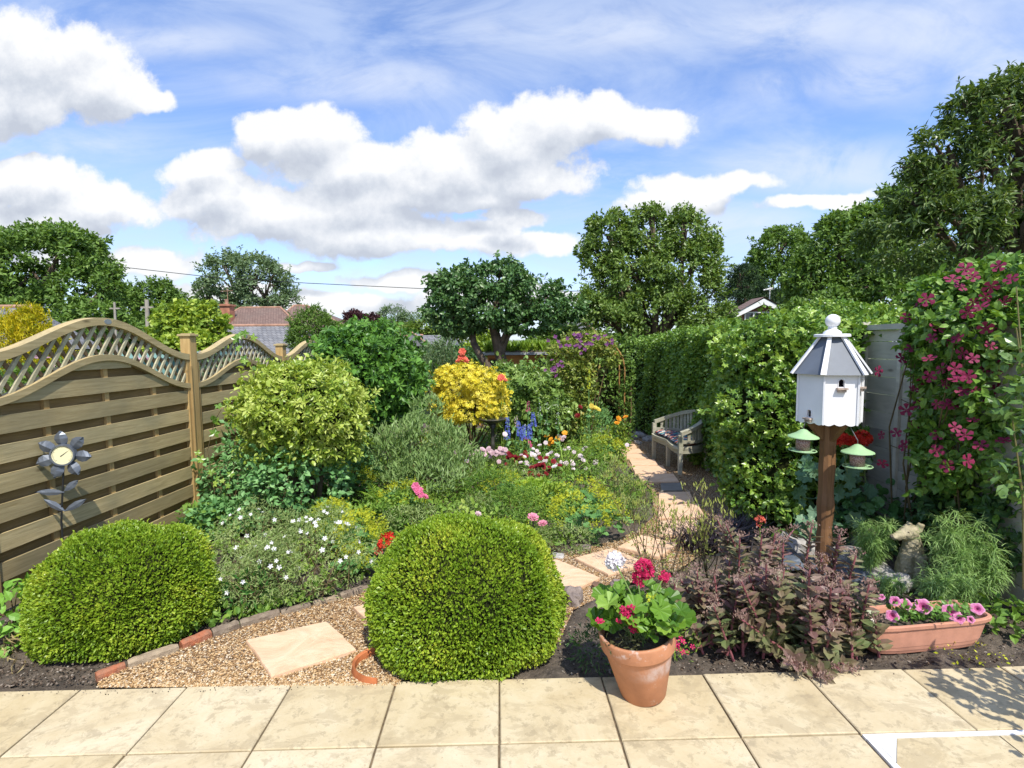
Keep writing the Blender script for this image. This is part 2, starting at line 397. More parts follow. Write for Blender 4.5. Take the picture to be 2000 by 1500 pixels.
# grid of slabs: fitted so the joints fall where they do
e0 = gnd0(975, 1325); e1 = gnd0(975, 1452); eL = gnd0(165, 1338); eR = gnd0(1750, 1299)
ux = (eR-eL)[:2]; SW = np.linalg.norm(ux)/8; ux /= np.linalg.norm(ux); uy = np.array([-ux[1], ux[0]])
SD = abs((e1-e0)[:2] @ uy); GAP = .008
def slab(mb, i, j, i1=None, j1=None, th=.045, cut=None):
    i1 = i+1 if i1 is None else i1; j1 = j+1 if j1 is None else j1
    a, b_ = i*SW+GAP/2, i1*SW-GAP/2; c, d = -j*SD-GAP/2, -j1*SD+GAP/2
    zt = rng.uniform(-.0015, .0015); ch = .004
    jit = lambda: rng.uniform(-.0015, .0015)
    base = [(a+jit(), d+jit()), (b_+jit(), d+jit()), (b_+jit(), c+jit()), (a+jit(), c+jit())]
    def W3(p, z): q = e0[:2] + ux*p[0] + uy*p[1]; return [q[0], q[1], z]
    ins = [(base[0][0]+ch, base[0][1]+ch), (base[1][0]-ch, base[1][1]+ch), (base[2][0]-ch, base[2][1]-ch), (base[3][0]+ch, base[3][1]-ch)]
    v = [W3(p, -th) for p in base]+[W3(p, zt-ch) for p in base]+[W3(p, zt) for p in ins]
    fs = [(8, 9, 10, 11)]
    for q in range(4):
        r = (q+1) % 4; fs += [(q, r, 4+r, 4+q), (4+q, 4+r, 8+r, 8+q)]
    mb.faces(v, fs, rng.random())
mb = MB()
TRAY = set()
for j in range(0, 5):
    for i in range(-8, 8):
        if j >= 1 and i in (3, 4) and j <= 2: continue      # the recessed cover sits here
        slab(mb, i, j)
# the row against the bed jogs half a slab nearer the house, as laid
patio = mb.obj('patio', PATIO); patio['kind'] = 'structure'
mb = MB(); a = e0[:2]-ux*5; 
def W2(x, y, z): q = e0[:2]+ux*x+uy*y; return [q[0], q[1], z]
mb.faces([W2(-5, -3.4, -.012), W2(5, -3.4, -.012), W2(5, -.004, -.012), W2(-5, -.004, -.012)], [(0, 1, 2, 3)])
jb = mb.obj('patio_bedding', plain('joint_mortar', (.16, .12, .075), .95, .1, nscale=30, amt=.5)); jb['kind'] = 'structure'

# recessed drain cover with a white painted frame, its tray filled with slab
cv = thing('drain_cover', 'recessed drain cover filled with cut slabs and framed in white at the patio corner', 'drain cover', W2(SW*4, -SD*1.2, 0))
def cover():
    x0, x1, y0, y1 = 3*SW, 5*SW, -3*SD, -SD
    fr = MB(); t = .03
    P = [(x0+.004, y0), (x1, y0), (x1, y1-.012), (x0+.004, y1-.012)]
    def strip(a, b_, w):
        a = np.array(a); b_ = np.array(b_); d = (b_-a)/np.linalg.norm(b_-a); n = np.array([-d[1], d[0]])*w
        q = [a, b_, b_+n, a+n]; v = [W2(*p, -.03) for p in q]+[W2(*p, .001) for p in q]
        fr.faces(v, [(4, 5, 6, 7), (0, 1, 5, 4), (1, 2, 6, 5), (2, 3, 7, 6), (3, 0, 4, 7)])
    strip((x1, y1-.006), (x0+.004, y1-.006), .022)
    strip((x0+.006, y1-.030), (x0+.006, y0), .026)
    fr.faces([W2(x0+.034, y1-.030, .0005), W2(x0+.034, y1-.15, .0005), W2(x0+.13, y1-.030, .0005)], [(0, 1, 2)])
    fr.obj('frame', plain('white_frame_paint', (.75, .75, .74), .5, .4, nscale=12, amt=.2), cv, world=True)
    ins = MB()
    xm = x0+.62*SW+.5*SW
    for q in ([(x0+.0345, y1-.152), (x0+.132, y1-.0305), (xm-.003, y1-.0305), (xm-.003, y0+.01), (x0+.0345, y0+.01)],
              [(xm+.003, y1-.0305), (x1-.006, y1-.0305), (x1-.006, y0+.01), (xm+.004, y0+.01)]):
        k = len(q); v = [W2(*p, -.03) for p in q]+[W2(*p, -.0015) for p in q]
        ins.faces(v, [tuple(range(k, 2*k))]+[(i, (i+1) % k, k+(i+1) % k, k+i) for i in range(k)], rng.random())
    ins.obj('slab_infill', PATIO, cv, world=True)
cover()

# gravel path
def gravel_mat():
    m, nt, b = newmat('gravel'); out = N(nt, 'ShaderNodeOutputMaterial'); p = N(nt, 'ShaderNodeBsdfPrincipled'); g = N(nt, 'ShaderNodeNewGeometry')
    P = g.outputs['Position']; vo = N(nt, 'ShaderNodeTexVoronoi'); vo.inputs['Scale'].default_value = 85; nt.links.new(P, vo.inputs['Vector'])
    sc = N(nt, 'ShaderNodeSeparateColor'); nt.links.new(vo.outputs['Color'], sc.inputs[0])
    c = b.ramp(sc.outputs[0], [(0, (.14, .07, .03)), (.25, (.36, .2, .085)), (.55, (.52, .32, .15)), (.8, (.62, .46, .27)), (1, (.7, .62, .48))])
    c = b.mix(b.rng(vo.outputs['Distance'], .35, .75), c, (.1, .055, .025))
    nt.links.new(c, p.inputs['Base Color']); p.inputs['Roughness'].default_value = .8
    bp = N(nt, 'ShaderNodeBump'); bp.inputs['Strength'].default_value = 1; bp.inputs['Distance'].default_value = .012
    nt.links.new(b.m('SUBTRACT', 1., vo.outputs['Distance']), bp.inputs['Height']); nt.links.new(bp.outputs[0], p.inputs['Normal'])
    nt.links.new(p.outputs[0], out.inputs[0]); return m
PATH = [(190,1348),(196,1336),(255,1303),(350,1272),(412,1246),(500,1216),(600,1188),(740,1148),(840,1125),(960,1100),(1090,1086),(1185,1062),(1245,1040),(1278,1010),(1272,960),(1243,930),(1212,895),(1196,868),(1190,850),(1262,850),(1330,868),(1400,900),(1440,950),(1450,1000),(1420,1040),(1370,1085),(1320,1120),(1235,1140),(1180,1165),(1120,1195),(1090,1260),(1000,1290),(850,1322),(790,1330),(780,1345)]
pp = np.array([gnd(*q)[:2] for q in PATH])
def inside(poly, X, Y):
    c = np.zeros(len(X), bool); n = len(poly); j = n-1
    for i in range(n):
        xi, yi = poly[i]; xj, yj = poly[j]
        t = ((yi > Y) != (yj > Y)) & (X < (xj-xi)*(Y-yi)/(yj-yi+1e-12)+xi); c ^= t; j = i
    return c
from mathutils.geometry import tessellate_polygon
tri = tessellate_polygon([[Vector((x, y, 0)) for x, y in pp]])
mb = MB(); mb.faces([[x, y, float(gz(y))+.012] for x, y in pp], [tuple(t) for t in tri])
gpth = mb.obj('gravel_path', gravel_mat()); gpth['kind'] = 'structure'
# loose stones
def stones(n, poly, size, name, mat, zoff, kind='stuff'):
    lo, hi = poly.min(0), poly.max(0); P = np.zeros((0, 2))
    while len(P) < n:
        y = lo[1]+(hi[1]-lo[1])*rng.random(n*3)**2.2; x = lo[0]+(hi[0]-lo[0])*rng.random(n*3)
        k = inside(poly, x, y); P = np.concatenate([P, np.stack([x, y], 1)[k]])
    P = P[:n]; z = gz(P[:, 1])+zoff
    tv = np.array([[1, 0, 0], [0, 1, 0], [-1, 0, 0], [0, -1, 0], [0, 0, 1], [0, 0, -1]], float)*[.5, .38, .3]; tv[0] *= .8; tv[1, 0] += .15; tv[3, 0] -= .1
    tf = [(0, 1, 4), (1, 2, 4), (2, 3, 4), (3, 0, 4), (1, 0, 5), (2, 1, 5), (3, 2, 5), (0, 3, 5)]
    mb = MB(); D = rvec(n)*[1, 1, .5]; Nn = np.array([0, 0, 1.])+rvec(n)*.5
    mb.inst((tv, tf), np.column_stack([P, z+rng.random(n)*size*.3]), D, Nn, size*rng.uniform(.5, 1.4, n), rng.random(n))
    o = mb.obj(name, mat); o['kind'] = kind; return o
GST = leafmat('gravel_stones', [(.11, .055, .02), (.32, .19, .08), (.50, .32, .145), (.58, .43, .24), (.66, .58, .46)], 0, .6, .35, .1)
o = stones(36000, pp, .0125, 'gravel', GST, .014); tag(o, 'golden brown pea gravel spread over the winding path', 'gravel')
bed = np.array([gnd(*q)[:2] for q in [(1090,1300),(1090,1200),(1180,1160),(1400,1080),(1700,1020),(2060,1000),(2100,1290),(1700,1300),(1100,1318)]])
SST = leafmat('soil_chips', [(.03, .02, .015), (.07, .05, .035), (.14, .10, .07), (.34, .30, .25)], 0, .8, .2, .05)
tag(stones(2600, bed, .015, 'soil_chips', SST, .0), 'flinty chips of stone and bark lying on the dark bed soil', 'stone chips')
bed2 = np.array([gnd(*q)[:2] for q in [(0,1342),(190,1335),(420,1240),(740,1146),(700,1100),(300,1150),(-60,1200)]])
tag(stones(1800, bed2, .015, 'soil_chips', SST, .0), 'stone chips and twigs lying on the left bed soil', 'stone chips')

edge = np.array([W2(-4.5, -.05, 0)[:2], W2(4.5, -.05, 0)[:2], W2(4.5, 0, 0)[:2], W2(-4.5, 0, 0)[:2]])
tag(stones(420, edge, .007, 'soil_crumbs', SST, .021), 'crumbs of soil and grit scattered along the bed edge of the patio', 'soil crumbs')
# stepping slabs
def step_mat(name, cs):
    m, nt, b = newmat(name); out = N(nt, 'ShaderNodeOutputMaterial'); p = N(nt, 'ShaderNodeBsdfPrincipled'); g = N(nt, 'ShaderNodeNewGeometry'); P = g.outputs['Position']
    n1 = b.noise(b.v('MULTIPLY', P, (1, 1.6, 1)), 3, 7, .65, 2.5)
    c = b.ramp(n1, [(.3, cs[0]), (.5, cs[1]), (.75, cs[2])]); nt.links.new(c, p.inputs['Base Color']); p.inputs['Roughness'].default_value = .8
    bp = N(nt, 'ShaderNodeBump'); bp.inputs['Strength'].default_value = .8; bp.inputs['Distance'].default_value = .012
    nt.links.new(n1, bp.inputs['Height']); nt.links.new(bp.outputs[0], p.inputs['Normal'])
    nt.links.new(p.outputs[0], out.inputs[0]); return m
PINK = step_mat('peach_stone', [(.60, .37, .22), (.68, .46, .29), (.73, .53, .36)])
GREYS = step_mat('grey_step_stone', [(.16, .15, .12), (.22, .2, .17), (.28, .26, .22)])
STEPS = [([(482,1262),(638,1224),(697,1279),(530,1332)], 'largest peach stepping slab lying askew in the gravel nearest the patio', PINK),
 ([(690,1196),(742,1184),(800,1236),(745,1250)], 'peach stepping slab half hidden by the round box bush', PINK),
 ([(1030,1112),(1088,1101),(1172,1137),(1085,1176)], 'peach stepping slab with a pointed corner right of the round box bush', PINK),
 ([(1122,1098),(1196,1078),(1262,1108),(1188,1131)], 'peach stepping slab behind the white geranium bloom', PINK),
 ([(1207,1076),(1250,1052),(1325,1070),(1285,1096)], 'peach stepping slab at the bend of the path under wiry stems', PINK),
 ([(1287,1024),(1366,1022),(1372,1050),(1288,1052)], 'peach stepping slab where the path straightens, left of the black grass', PINK),
 ([(1288,992),(1364,990),(1376,1015),(1284,1018)], 'square peach stepping slab behind the tallest wiry stem', PINK),
 ([(1287,967),(1347,966),(1357,988),(1286,989)], 'peach stepping slab just in front of the small grey one', PINK),
 ([(1290,949),(1332,948),(1334,963),(1291,964)], 'small dark grey stepping slab in the path', GREYS),
 ([(1245,931),(1315,930),(1327,946),(1252,947)], 'peach stepping slab just behind the small grey one', PINK),
 ([(1233,914),(1295,914),(1304,929),(1240,929)], 'peach stepping slab level with the near bench legs', PINK),
 ([(1228,901),(1278,901),(1286,912),(1234,912)], 'peach stepping slab in the bench shadow', PINK),
 ([(1212,890),(1258,890),(1267,899),(1218,899)], 'narrow peach stepping slab by the far bench leg', PINK),
 ([(1210,880),(1249,880),(1255,888),(1214,888)], 'peach stepping slab just before the farthest one', PINK),
 ([(1207,871),(1240,871),(1244,878),(1210,878)], 'farthest peach stepping slab near the arch foot', PINK)]
for q, lab, mt in STEPS:
    g = [gnd(*p) for p in q]; c = np.mean(g, 0); mb = MB(); top = []; 
    k = 6; ring = []
    for i in range(4):
        for t in range(k):
            p = g[i]*(1-t/k)+g[(i+1) % 4]*(t/k); p = p + (p-c)*rng.uniform(-.012, .012); ring.append(p)
    n = len(ring); v = []
    for ins, z in ((1.0, -.01), (1.0, .028), (.985, .036)):
        for p in ring: v.append([c[0]+(p[0]-c[0])*ins, c[1]+(p[1]-c[1])*ins, p[2]+z])
    fs = [tuple(range(3*n-1, 2*n-1, -1))] + [(l*n+i, (l+1)*n+i, (l+1)*n+(i+1) % n, l*n+(i+1) % n) for l in range(2) for i in range(n)]
    mb.faces(v, fs, rng.random()); o = mb.obj('stepping_stone', mt, origin=c); tag(o, lab, 'stepping stone', 'stepping stones of the gravel path')

# edging along the left bed
BRK = plain('old_red_brick', (.42, .12, .05), .85, .2, nscale=18, amt=.5, bump=.8, col2=(.3, .16, .1))
STN = plain('weathered_edging', (.30, .24, .17), .9, .2, nscale=14, amt=.5, bump=1., col2=(.16, .12, .09))
TAN = plain('tan_edging', (.42, .33, .22), .9, .2, nscale=14, amt=.4, bump=1., col2=(.25, .19, .13))
EDG = [((188,1330),(244,1308),BRK,.05,'short red brick edging piece at the patio corner'),
 ((250,1307),(348,1273),TAN,.055,'long tan stone edging piece below the left box bush'),
 ((354,1270),(411,1246),BRK,.06,'worn red brick edging piece at the right foot of the left box bush'),
 ((415,1246),(466,1228),STN,.06,'brown log shaped edging piece just beyond the worn red brick'),
 ((469,1227),(545,1204),STN,.055,'long brown edging piece below the white flowered plant'),
 ((549,1203),(606,1188),STN,.045,'low crumbling edging piece by the path'),
 ((612,1186),(660,1173),TAN,.045,'pale edging piece between two grey ones'),
 ((664,1172),(718,1155),STN,.055,'last grey edging piece beside the round box bush')]
def log(a, b_, w, mat, name, lab, cat, grp=None, h=.05):
    a, b_ = gnd(*a), gnd(*b_); c = (a+b_)/2; L = np.linalg.norm(b_-a); d = (b_-a)/L; n = np.array([-d[1], d[0], 0]); n /= np.linalg.norm(n)
    mb = MB(); k = 10; th = np.arange(k)*2*math.pi/k; m = 9; v = []
    for i in range(m):
        t = i/(m-1); e = (.86 if i in (0, m-1) else 1.0)
        rr = (w*.5*e)*(1+rng.uniform(-.09, .09, k))
        p = a*(1-t)+b_*t
        for j in range(k):
            cx_, cz_ = math.cos(th[j]), math.sin(th[j]); s_ = max(abs(cx_), abs(cz_))**.6
            v.append(p+n*cx_*rr[j]/s_+np.array([0, 0, 1])*(cz_*rr[j]*h/w/s_*1.3+h*.35))
    fs = [(i*k+j, i*k+(j+1) % k, (i+1)*k+(j+1) % k, (i+1)*k+j) for i in range(m-1) for j in range(k)]+[tuple(range(k-1, -1, -1)), tuple((m-1)*k+j for j in range(k))]
    mb.faces(v, fs); o = mb.obj(name, mat, origin=c, smooth=False); tag(o, lab, cat, grp); return o
for a, b_, mt, w, lab in EDG: log(a, b_, w, mt, 'edging_stone', lab, 'edging stone', 'edging stones along the left bed', h=w*.9)
ICO = None
def rock(px, py, size, mat, lab, sq=(1, 1, .7), name='rock', cat='rock', grp='loose rocks in the beds'):
    c = gnd(px, py); n1, n2 = 9, 14; v = []; ph = rng.random(6)*6
    for i in range(n1+1):
        a = math.pi*i/n1
        for j in range(n2):
            b_ = 2*math.pi*j/n2; d = np.array([math.sin(a)*math.cos(b_), math.sin(a)*math.sin(b_), math.cos(a)])
            q = np.sign(d)*np.abs(d)**.7
            r = 1+.16*math.sin(3*d[0]+ph[0]+2*d[2])+.12*math.sin(5*d[1]+ph[1])+.07*math.sin(9*d[2]+7*d[0]+ph[2])
            v.append(c+q*r*size*.5*np.array(sq)+np.array([0, 0, size*.25*sq[2]]))
    fs = [(i*n2+j, (i+1)*n2+j, (i+1)*n2+(j+1) % n2, i*n2+(j+1) % n2) for i in range(n1) for j in range(n2)]
    mb = MB(); mb.faces(v, fs); o = mb.obj(name, mat, origin=c); tag(o, lab, cat, grp); return o
RK = plain('grey_rock', (.33, .27, .23), .9, .2, nscale=10, amt=.5, bump=1., col2=(.15, .12, .11))
WRK = plain('pale_rock', (.52, .5, .47), .85, .2, nscale=12, amt=.4, bump=1., col2=(.28, .26, .24))
SLT = plain('slate_rock', (.1, .12, .15), .45, .5, nscale=10, amt=.4, bump=.8)
rock(1122,1178,.14,RK,'grey brown rock right of the round box bush',(.8,1,1.0))
rock(1168,1152,.10,plain('brown_slate',(.2,.12,.08),.8,.2,nscale=12,amt=.4),'thin brown slate fragment behind the clay pot',(1,.8,.6))
rock(1205,1146,.09,RK,'small grey rock between pot and path',(1,1,.6))
rock(1092,1090,.08,WRK,'pale stone at the path edge above the round box bush',(1.2,1,.6))
rock(1140,1075,.1,RK,'dull stone at the path edge under the lady\'s mantle leaves',(1.2,1,.6))
for q, lab in zip([(1560,1078,.22),(1655,1098,.2),(1585,1042,.18),(1712,1128,.16),(1748,1150,.16),(1690,1072,.2)],
  ['pale rock left of the dovecote post', 'pale rock just right of the dovecote post', 'pale rock behind the dovecote post','pale rock at the feet of the animal statue','pale mossy rock in front of the animal statue','pale rock behind the left feathery plant']):
    rock(*q, WRK, lab, (1.2, 1, .8))
rock(1640,1122,.34,SLT,'large dark slate slab right of the dovecote post',(1.2,1.,.25))
rock(1540,1100,.26,SLT,'dark slate slab left of the dovecote post',(1.2,1,.3))
k = 0
for (x, y, s_) in [(1232,858,.2),(1250,855,.25),(1268,862,.22),(1246,868,.15),(1345,880,.2),(1360,892,.2),(1225,864,.15)]:
    rock(x, y, s_, WRK, ['white flint at the far end of the path, nearest the arch','white flint under the hedge left of the bench','largest white flint behind the bench\'s far end','small white flint at the path end','white flint seen under the bench seat','white flint by the bench\'s rear leg','smallest white flint at the arch foot'][k], (1,1,.6)); k += 1
# clay edging curl beside the round bush
CLAY = plain('orange_clay', (.48, .16, .06), .8, .25, nscale=9, amt=.35, bump=.3)
def clay_curl():
    c = gnd(722, 1312); mb = MB(); v = []; n = 14
    for i in range(n):
        a = R_(120+i*11)
        for r, z in ((.16, 0), (.165, .042), (.178, .05), (.185, 0)):
            v.append([c[0]+.09+r*math.cos(a), c[1]+.02+r*.8*math.sin(a), c[2]+z])
    fs = [(i*4+j, i*4+(j+1) % 4, (i+1)*4+(j+1) % 4, (i+1)*4+j) for i in range(n-1) for j in range(4)]+[(0, 1, 2, 3), tuple((n-1)*4+j for j in (3, 2, 1, 0))]
    mb.faces(v, fs); tag(mb.obj('clay_edging', CLAY, origin=c), 'curved orange clay edging half under the round box bush', 'edging')
clay_curl()
# ------------------------------------------------------------ left fence: panels with a wave top over trellis
FW1 = wood('fence_timber', (.33, .25, .115), (.54, .43, .225), (1, 14, 14), 3, dark=(.20, .19, .12))
FW1V = wood('fence_timber_upright', (.33, .21, .08), (.50, .35, .15), (14, 14, 1), 3, dark=(.28, .2, .09))
FDK = wood('fence_timber_shaded', (.20, .13, .05), (.31, .21, .09), (1, 14, 14), 3)  # same timber for the recessed slats, their shade put into a darker colour
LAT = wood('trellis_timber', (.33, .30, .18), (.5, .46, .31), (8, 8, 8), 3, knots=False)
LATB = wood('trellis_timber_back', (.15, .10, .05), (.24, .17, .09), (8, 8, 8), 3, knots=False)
GALV = plain('galvanised', (.4, .42, .42), .5, .4, .6)
def fx(y): return -3.38+.04*y
def fence_panel(y0, y1, zend0, zpk, zend1, lab, gzb):
    """local x runs along the fence away from the camera; local y=+ faces the garden"""
    L = y1-y0; ang = math.atan2(L, fx(y1)-fx(y0))
    root = thing('wooden_fence', lab, 'fence panel', (fx(y0), y0, gzb), 'wave topped fence panels', (0, 0, ang))
    Lr = math.hypot(L, fx(y1)-fx(y0)); ns = 48; S = np.linspace(0, Lr, ns+1)
    def outer(s):
        t = s/Lr; base = zend0*(1-t)+zend1*t; pk = zpk-(zend0+zend1)/2
        return base+pk*(.5-.5*math.cos(2*math.pi*t))**1.05 - gzb
    inner = lambda s: outer(s)-.285
    def strip(mb, top, bot, ya, yb, a, b_, rnd, n=ns):
        xs = np.linspace(a, b_, n+1); v = []; ok = []
        for x in xs:
            t, b0 = top(x), bot(x); 
            v += [[x, ya, b0], [x, ya, t], [x, yb, t], [x, yb, b0]]; ok.append(t > b0+.002)
        fs = []
        for i in range(n):
            if not (ok[i] and ok[i+1]): continue
            p, q = 4*i, 4*i+4
            fs += [(p, q, q+1, p+1), (p+1, q+1, q+2, p+2), (p+2, q+2, q+3, p+3), (p+3, q+3, q, p)]
            if i == 0 or not ok[i-1]: fs.append((p, p+1, p+2, p+3))
            if i == n-1 or not ok[min(i+2, n)]: fs.append((q+3, q+2, q+1, q))
        if fs: mb.faces(v, fs, rnd)
    x0, x1 = .055, Lr-.055
    # garden side is local -y here (rotated ~90 deg): y negative faces +X
    mb = MB(); strip(mb, outer, lambda s: outer(s)-.058, -.045, .035, x0, x1, .6); mb.obj('top_rail', FW1, root)
    mb = MB(); strip(mb, inner, lambda s: inner(s)-.048, -.045, .03, x0, x1, .35); mb.obj('arched_rail', FW1, root)
    mb = MB()
    mb.box(x0, x0+.035, -.038, .03, .03, outer(x0)-.06, .3); mb.obj('side_frame', FW1V, root); mb = MB(); mb.box(x1-.035, x1, -.038, .03, .03, outer(x1)-.06, .7); mb.obj('side_frame', FW1V, root)
    # slats
    z = .06; k = 0; front = MB(); back = MB(); zt = inner(Lr/2)-.05
    while z < zt:
        lim = lambda s, zz=z: min(zz+.118, inner(s)-.045)
        strip(front, lim, lambda s, zz=z: zz, -.028, -.014, x0+.036, x1-.036, rng.random(), 30)
        lim2 = lambda s, zz=z: min(zz+.205, inner(s)-.045)
        strip(back, lim2, lambda s, zz=z: zz+.098, .010, .022, x0+.036, x1-.036, rng.random(), 30)
        z += .186; k += 1
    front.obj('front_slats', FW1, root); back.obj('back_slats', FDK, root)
    bt = MB()
    for t in (.25, .5, .75):
        s = Lr*t; bt.box(s-.02, s+.02, -.0135, .0095, .05, inner(s)-.046, rng.random())
    bt.obj('battens', FW1V, root)
    # trellis: two layers of diagonal laths cut to the wave
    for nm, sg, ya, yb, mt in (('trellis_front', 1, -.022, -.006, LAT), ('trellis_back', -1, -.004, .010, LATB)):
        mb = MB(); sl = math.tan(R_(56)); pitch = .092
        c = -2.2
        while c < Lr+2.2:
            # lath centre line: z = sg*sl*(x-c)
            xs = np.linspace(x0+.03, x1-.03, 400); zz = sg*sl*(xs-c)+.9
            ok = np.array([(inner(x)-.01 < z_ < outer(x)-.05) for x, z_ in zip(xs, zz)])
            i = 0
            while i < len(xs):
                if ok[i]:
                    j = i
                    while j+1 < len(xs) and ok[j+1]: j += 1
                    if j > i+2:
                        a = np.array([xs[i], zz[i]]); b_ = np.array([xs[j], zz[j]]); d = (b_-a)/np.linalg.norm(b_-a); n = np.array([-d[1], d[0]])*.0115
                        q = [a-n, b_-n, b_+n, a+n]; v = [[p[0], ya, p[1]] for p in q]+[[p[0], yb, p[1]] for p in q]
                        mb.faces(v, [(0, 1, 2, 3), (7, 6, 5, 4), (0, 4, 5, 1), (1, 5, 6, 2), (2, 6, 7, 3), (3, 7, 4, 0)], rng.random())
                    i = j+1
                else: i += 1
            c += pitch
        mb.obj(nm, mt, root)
    mb = MB(); s = Lr/2+.02; th = np.arange(14)*2*math.pi/14; zc = outer(s)-.028
    v = [[s+.035*math.cos(a), -.0465, zc+.02*math.sin(a)] for a in th]+[[s+.035*math.cos(a), -.045, zc+.02*math.sin(a)] for a in th]
    mb.faces(v, [tuple(range(14))]+[(i, (i+1) % 14, 14+(i+1) % 14, 14+i) for i in range(14)]); mb.obj('badge', GALV, root)
def fence_post(y, ztop, lab):
    gb = float(gz(y)); root = thing('fence_support', lab, 'fence post', (fx(y), y, gb), 'left fence posts', (0, 0, R_(-2)))
    h = ztop-gb; mb = MB(); mb.box(-.05, .05, -.05, .05, -.05, h-.03, .85); mb.obj('post', FW1V, root, bevel=.004)
    mb = MB(); mb.box(-.066, .066, -.066, .066, h-.03, h-.008, .4); mb.box(-.045, .045, -.045, .045, h-.008, h, .4); mb.obj('cap', FW1, root, bevel=.005)
    mb = MB(); mb.box(-.02, .06, -.062, -.05, 0, h-.32, .1); mb.obj('edge_batten', FW1V, root)
PY = [3.02, 5.05, 6.9, 8.75, 10.6]
zt_ = lambda px, py, Y: at(px, py, Y)[2]
pk = [zt_(208, 622, 4.12), zt_(468, 652, 5.97), zt_(610, 665, 7.82), 0]; pk[3] = pk[2]-.06
en = [zt_(355, 692, 5.0)]; en = [en[0]+.03, en[0], zt_(525, 697, 6.8), zt_(525, 697, 6.8)-.06, zt_(525, 697, 6.8)-.12]
labs = ['nearest wave topped fence panel behind the metal flower', 'second wave topped fence panel, behind the yellow green shrub', 'third wave topped fence panel, mostly hidden by the dark glossy shrub', 'farthest wave topped fence panel behind the dark glossy shrub']
for i in range(4): fence_panel(PY[i], PY[i+1], en[i], pk[i], en[i+1], labs[i], float(gz((PY[i]+PY[i+1])/2))-.03)
fence_panel(1.1, 3.02, en[0]+.06, pk[0]+.08, en[0], 'wave topped fence panel outside the left picture edge', float(gz(2)))
caps = [zt_(357, 651, 5.0)+.04, zt_(357, 651, 5.0), zt_(545, 671, 6.9), zt_(545, 671, 6.9)-.07]
pl = ['fence post at the left picture edge', 'orange brown fence post with flat cap, tallest between first and second panel', 'fence post whose cap shows above the yellow green shrub', 'fence post hidden behind the dark glossy shrub']
for i in range(4): fence_post(PY[i], caps[i], pl[i])

# ------------------------------------------------------------ right fence: grey closeboard panel
GRW = wood('grey_fence_timber', (.42, .39, .32), (.58, .55, .46), (1, 5, 5), 2.5, dark=(.22, .22, .19))
def rx(y): return 3.0+.04*y
def right_panel(y0, y1, lab, ztop):
    gb = float(gz((y0+y1)/2)); root = thing('wooden_fence', lab, 'fence panel', (rx(y0), y0, gb), 'grey boarded fence panels', (0, 0, math.atan2(y1-y0, rx(y1)-rx(y0))))
    L = math.hypot(y1-y0, rx(y1)-rx(y0)); h = ztop-gb; mb = MB(); z = .02
    while z < h-.06:
        w = .15; mb.box(.03, L-.03, .0+rng.uniform(0, .004), .02, z, min(z+w-.004, h-.05), rng.random()); z += w
    mb.obj('boards', GRW, root)
    mb = MB()
    for t in np.linspace(.02, .98, 5): mb.box(t*L-.02, t*L+.02, .021, .045, .02, h-.045, rng.random())
    mb.obj('battens', GRW, root)
    mb = MB(); mb.box(0, L, -.02, .06, h-.045, h, .5); mb.obj('capping', GRW, root)
zr = zt_(1765, 632, 4.2)
for i, (a, b_) in enumerate([(2.78, 4.6), (4.66, 6.5)]):
    right_panel(a, b_, ['grey weathered fence panel between dovecote and clematis', 'grey fence panel hidden behind the ivy hedge'][i], zr-.02*i)
for i, y in enumerate((2.75, 4.63)):
    gb = float(gz(y)); root = thing('fence_support', ['grey fence post behind the clematis', 'grey fence post beside the dovecote roof'][i], 'fence post', (rx(y), y, gb), 'right fence posts')
    mb = MB(); mb.box(-.04, .04, -.028, .028, -.05, zr-gb+.03, .5); mb.obj('post', GRW, root, bevel=.004)

# ------------------------------------------------------------ houses
def roof_mat(name, cs, bh=.25, bw=.22):
    m, nt, b = newmat(name); out = N(nt, 'ShaderNodeOutputMaterial'); p = N(nt, 'ShaderNodeBsdfPrincipled')
    g = N(nt, 'ShaderNodeNewGeometry'); sp = N(nt, 'ShaderNodeSeparateXYZ'); nt.links.new(g.outputs['Position'], sp.inputs[0])
    br = N(nt, 'ShaderNodeTexBrick'); br.offset = .5; br.inputs['Scale'].default_value = 1
    br.inputs['Brick Width'].default_value = bw; br.inputs['Row Height'].default_value = bh; br.inputs['Mortar Size'].default_value = .018
    br.inputs['Color1'].default_value = (*cs[0], 1); br.inputs['Color2'].default_value = (*cs[1], 1); br.inputs['Mortar'].default_value = (*cs[2], 1); br.inputs['Bias'].default_value = 0
    nt.links.new(b.vec(b.m('ADD', sp.outputs[0], sp.outputs[1]), b.m('MULTIPLY', sp.outputs[2], 2.0), 0.), br.inputs['Vector'])
    n = b.noise(g.outputs['Position'], 1.1, 5, .65)
    c = b.mix(b.m('MULTIPLY', b.rng(n, .45, .7), .6), br.outputs['Color'], cs[3])
    nt.links.new(c, p.inputs['Base Color']); p.inputs['Roughness'].default_value = .75; nt.links.new(p.outputs[0], out.inputs[0]); return m
SLATE = roof_mat('slate_tiles', [(.13, .135, .145), (.20, .20, .205), (.06, .06, .065), (.27, .26, .25)])
REDT = roof_mat('red_tiles', [(.16, .10, .08), (.22, .145, .115), (.08, .045, .035), (.15, .11, .09)], .2, .2)
RIDGE = plain('ridge_tile', (.38, .22, .15), .8, .2, nscale=3, amt=.35)
BRICK = plain('house_brick', (.42, .19, .12), .9, .1, nscale=4, amt=.3)
REND = plain('grey_render', (.32, .33, .30), .9, .1, nscale=2, amt=.2)
GLASS = plain('dark_window_glass', (.02, .025, .03), .1, .8)
WHITE = plain('white_paint', (.76, .76, .75), .5, .4, nscale=5, amt=.06)
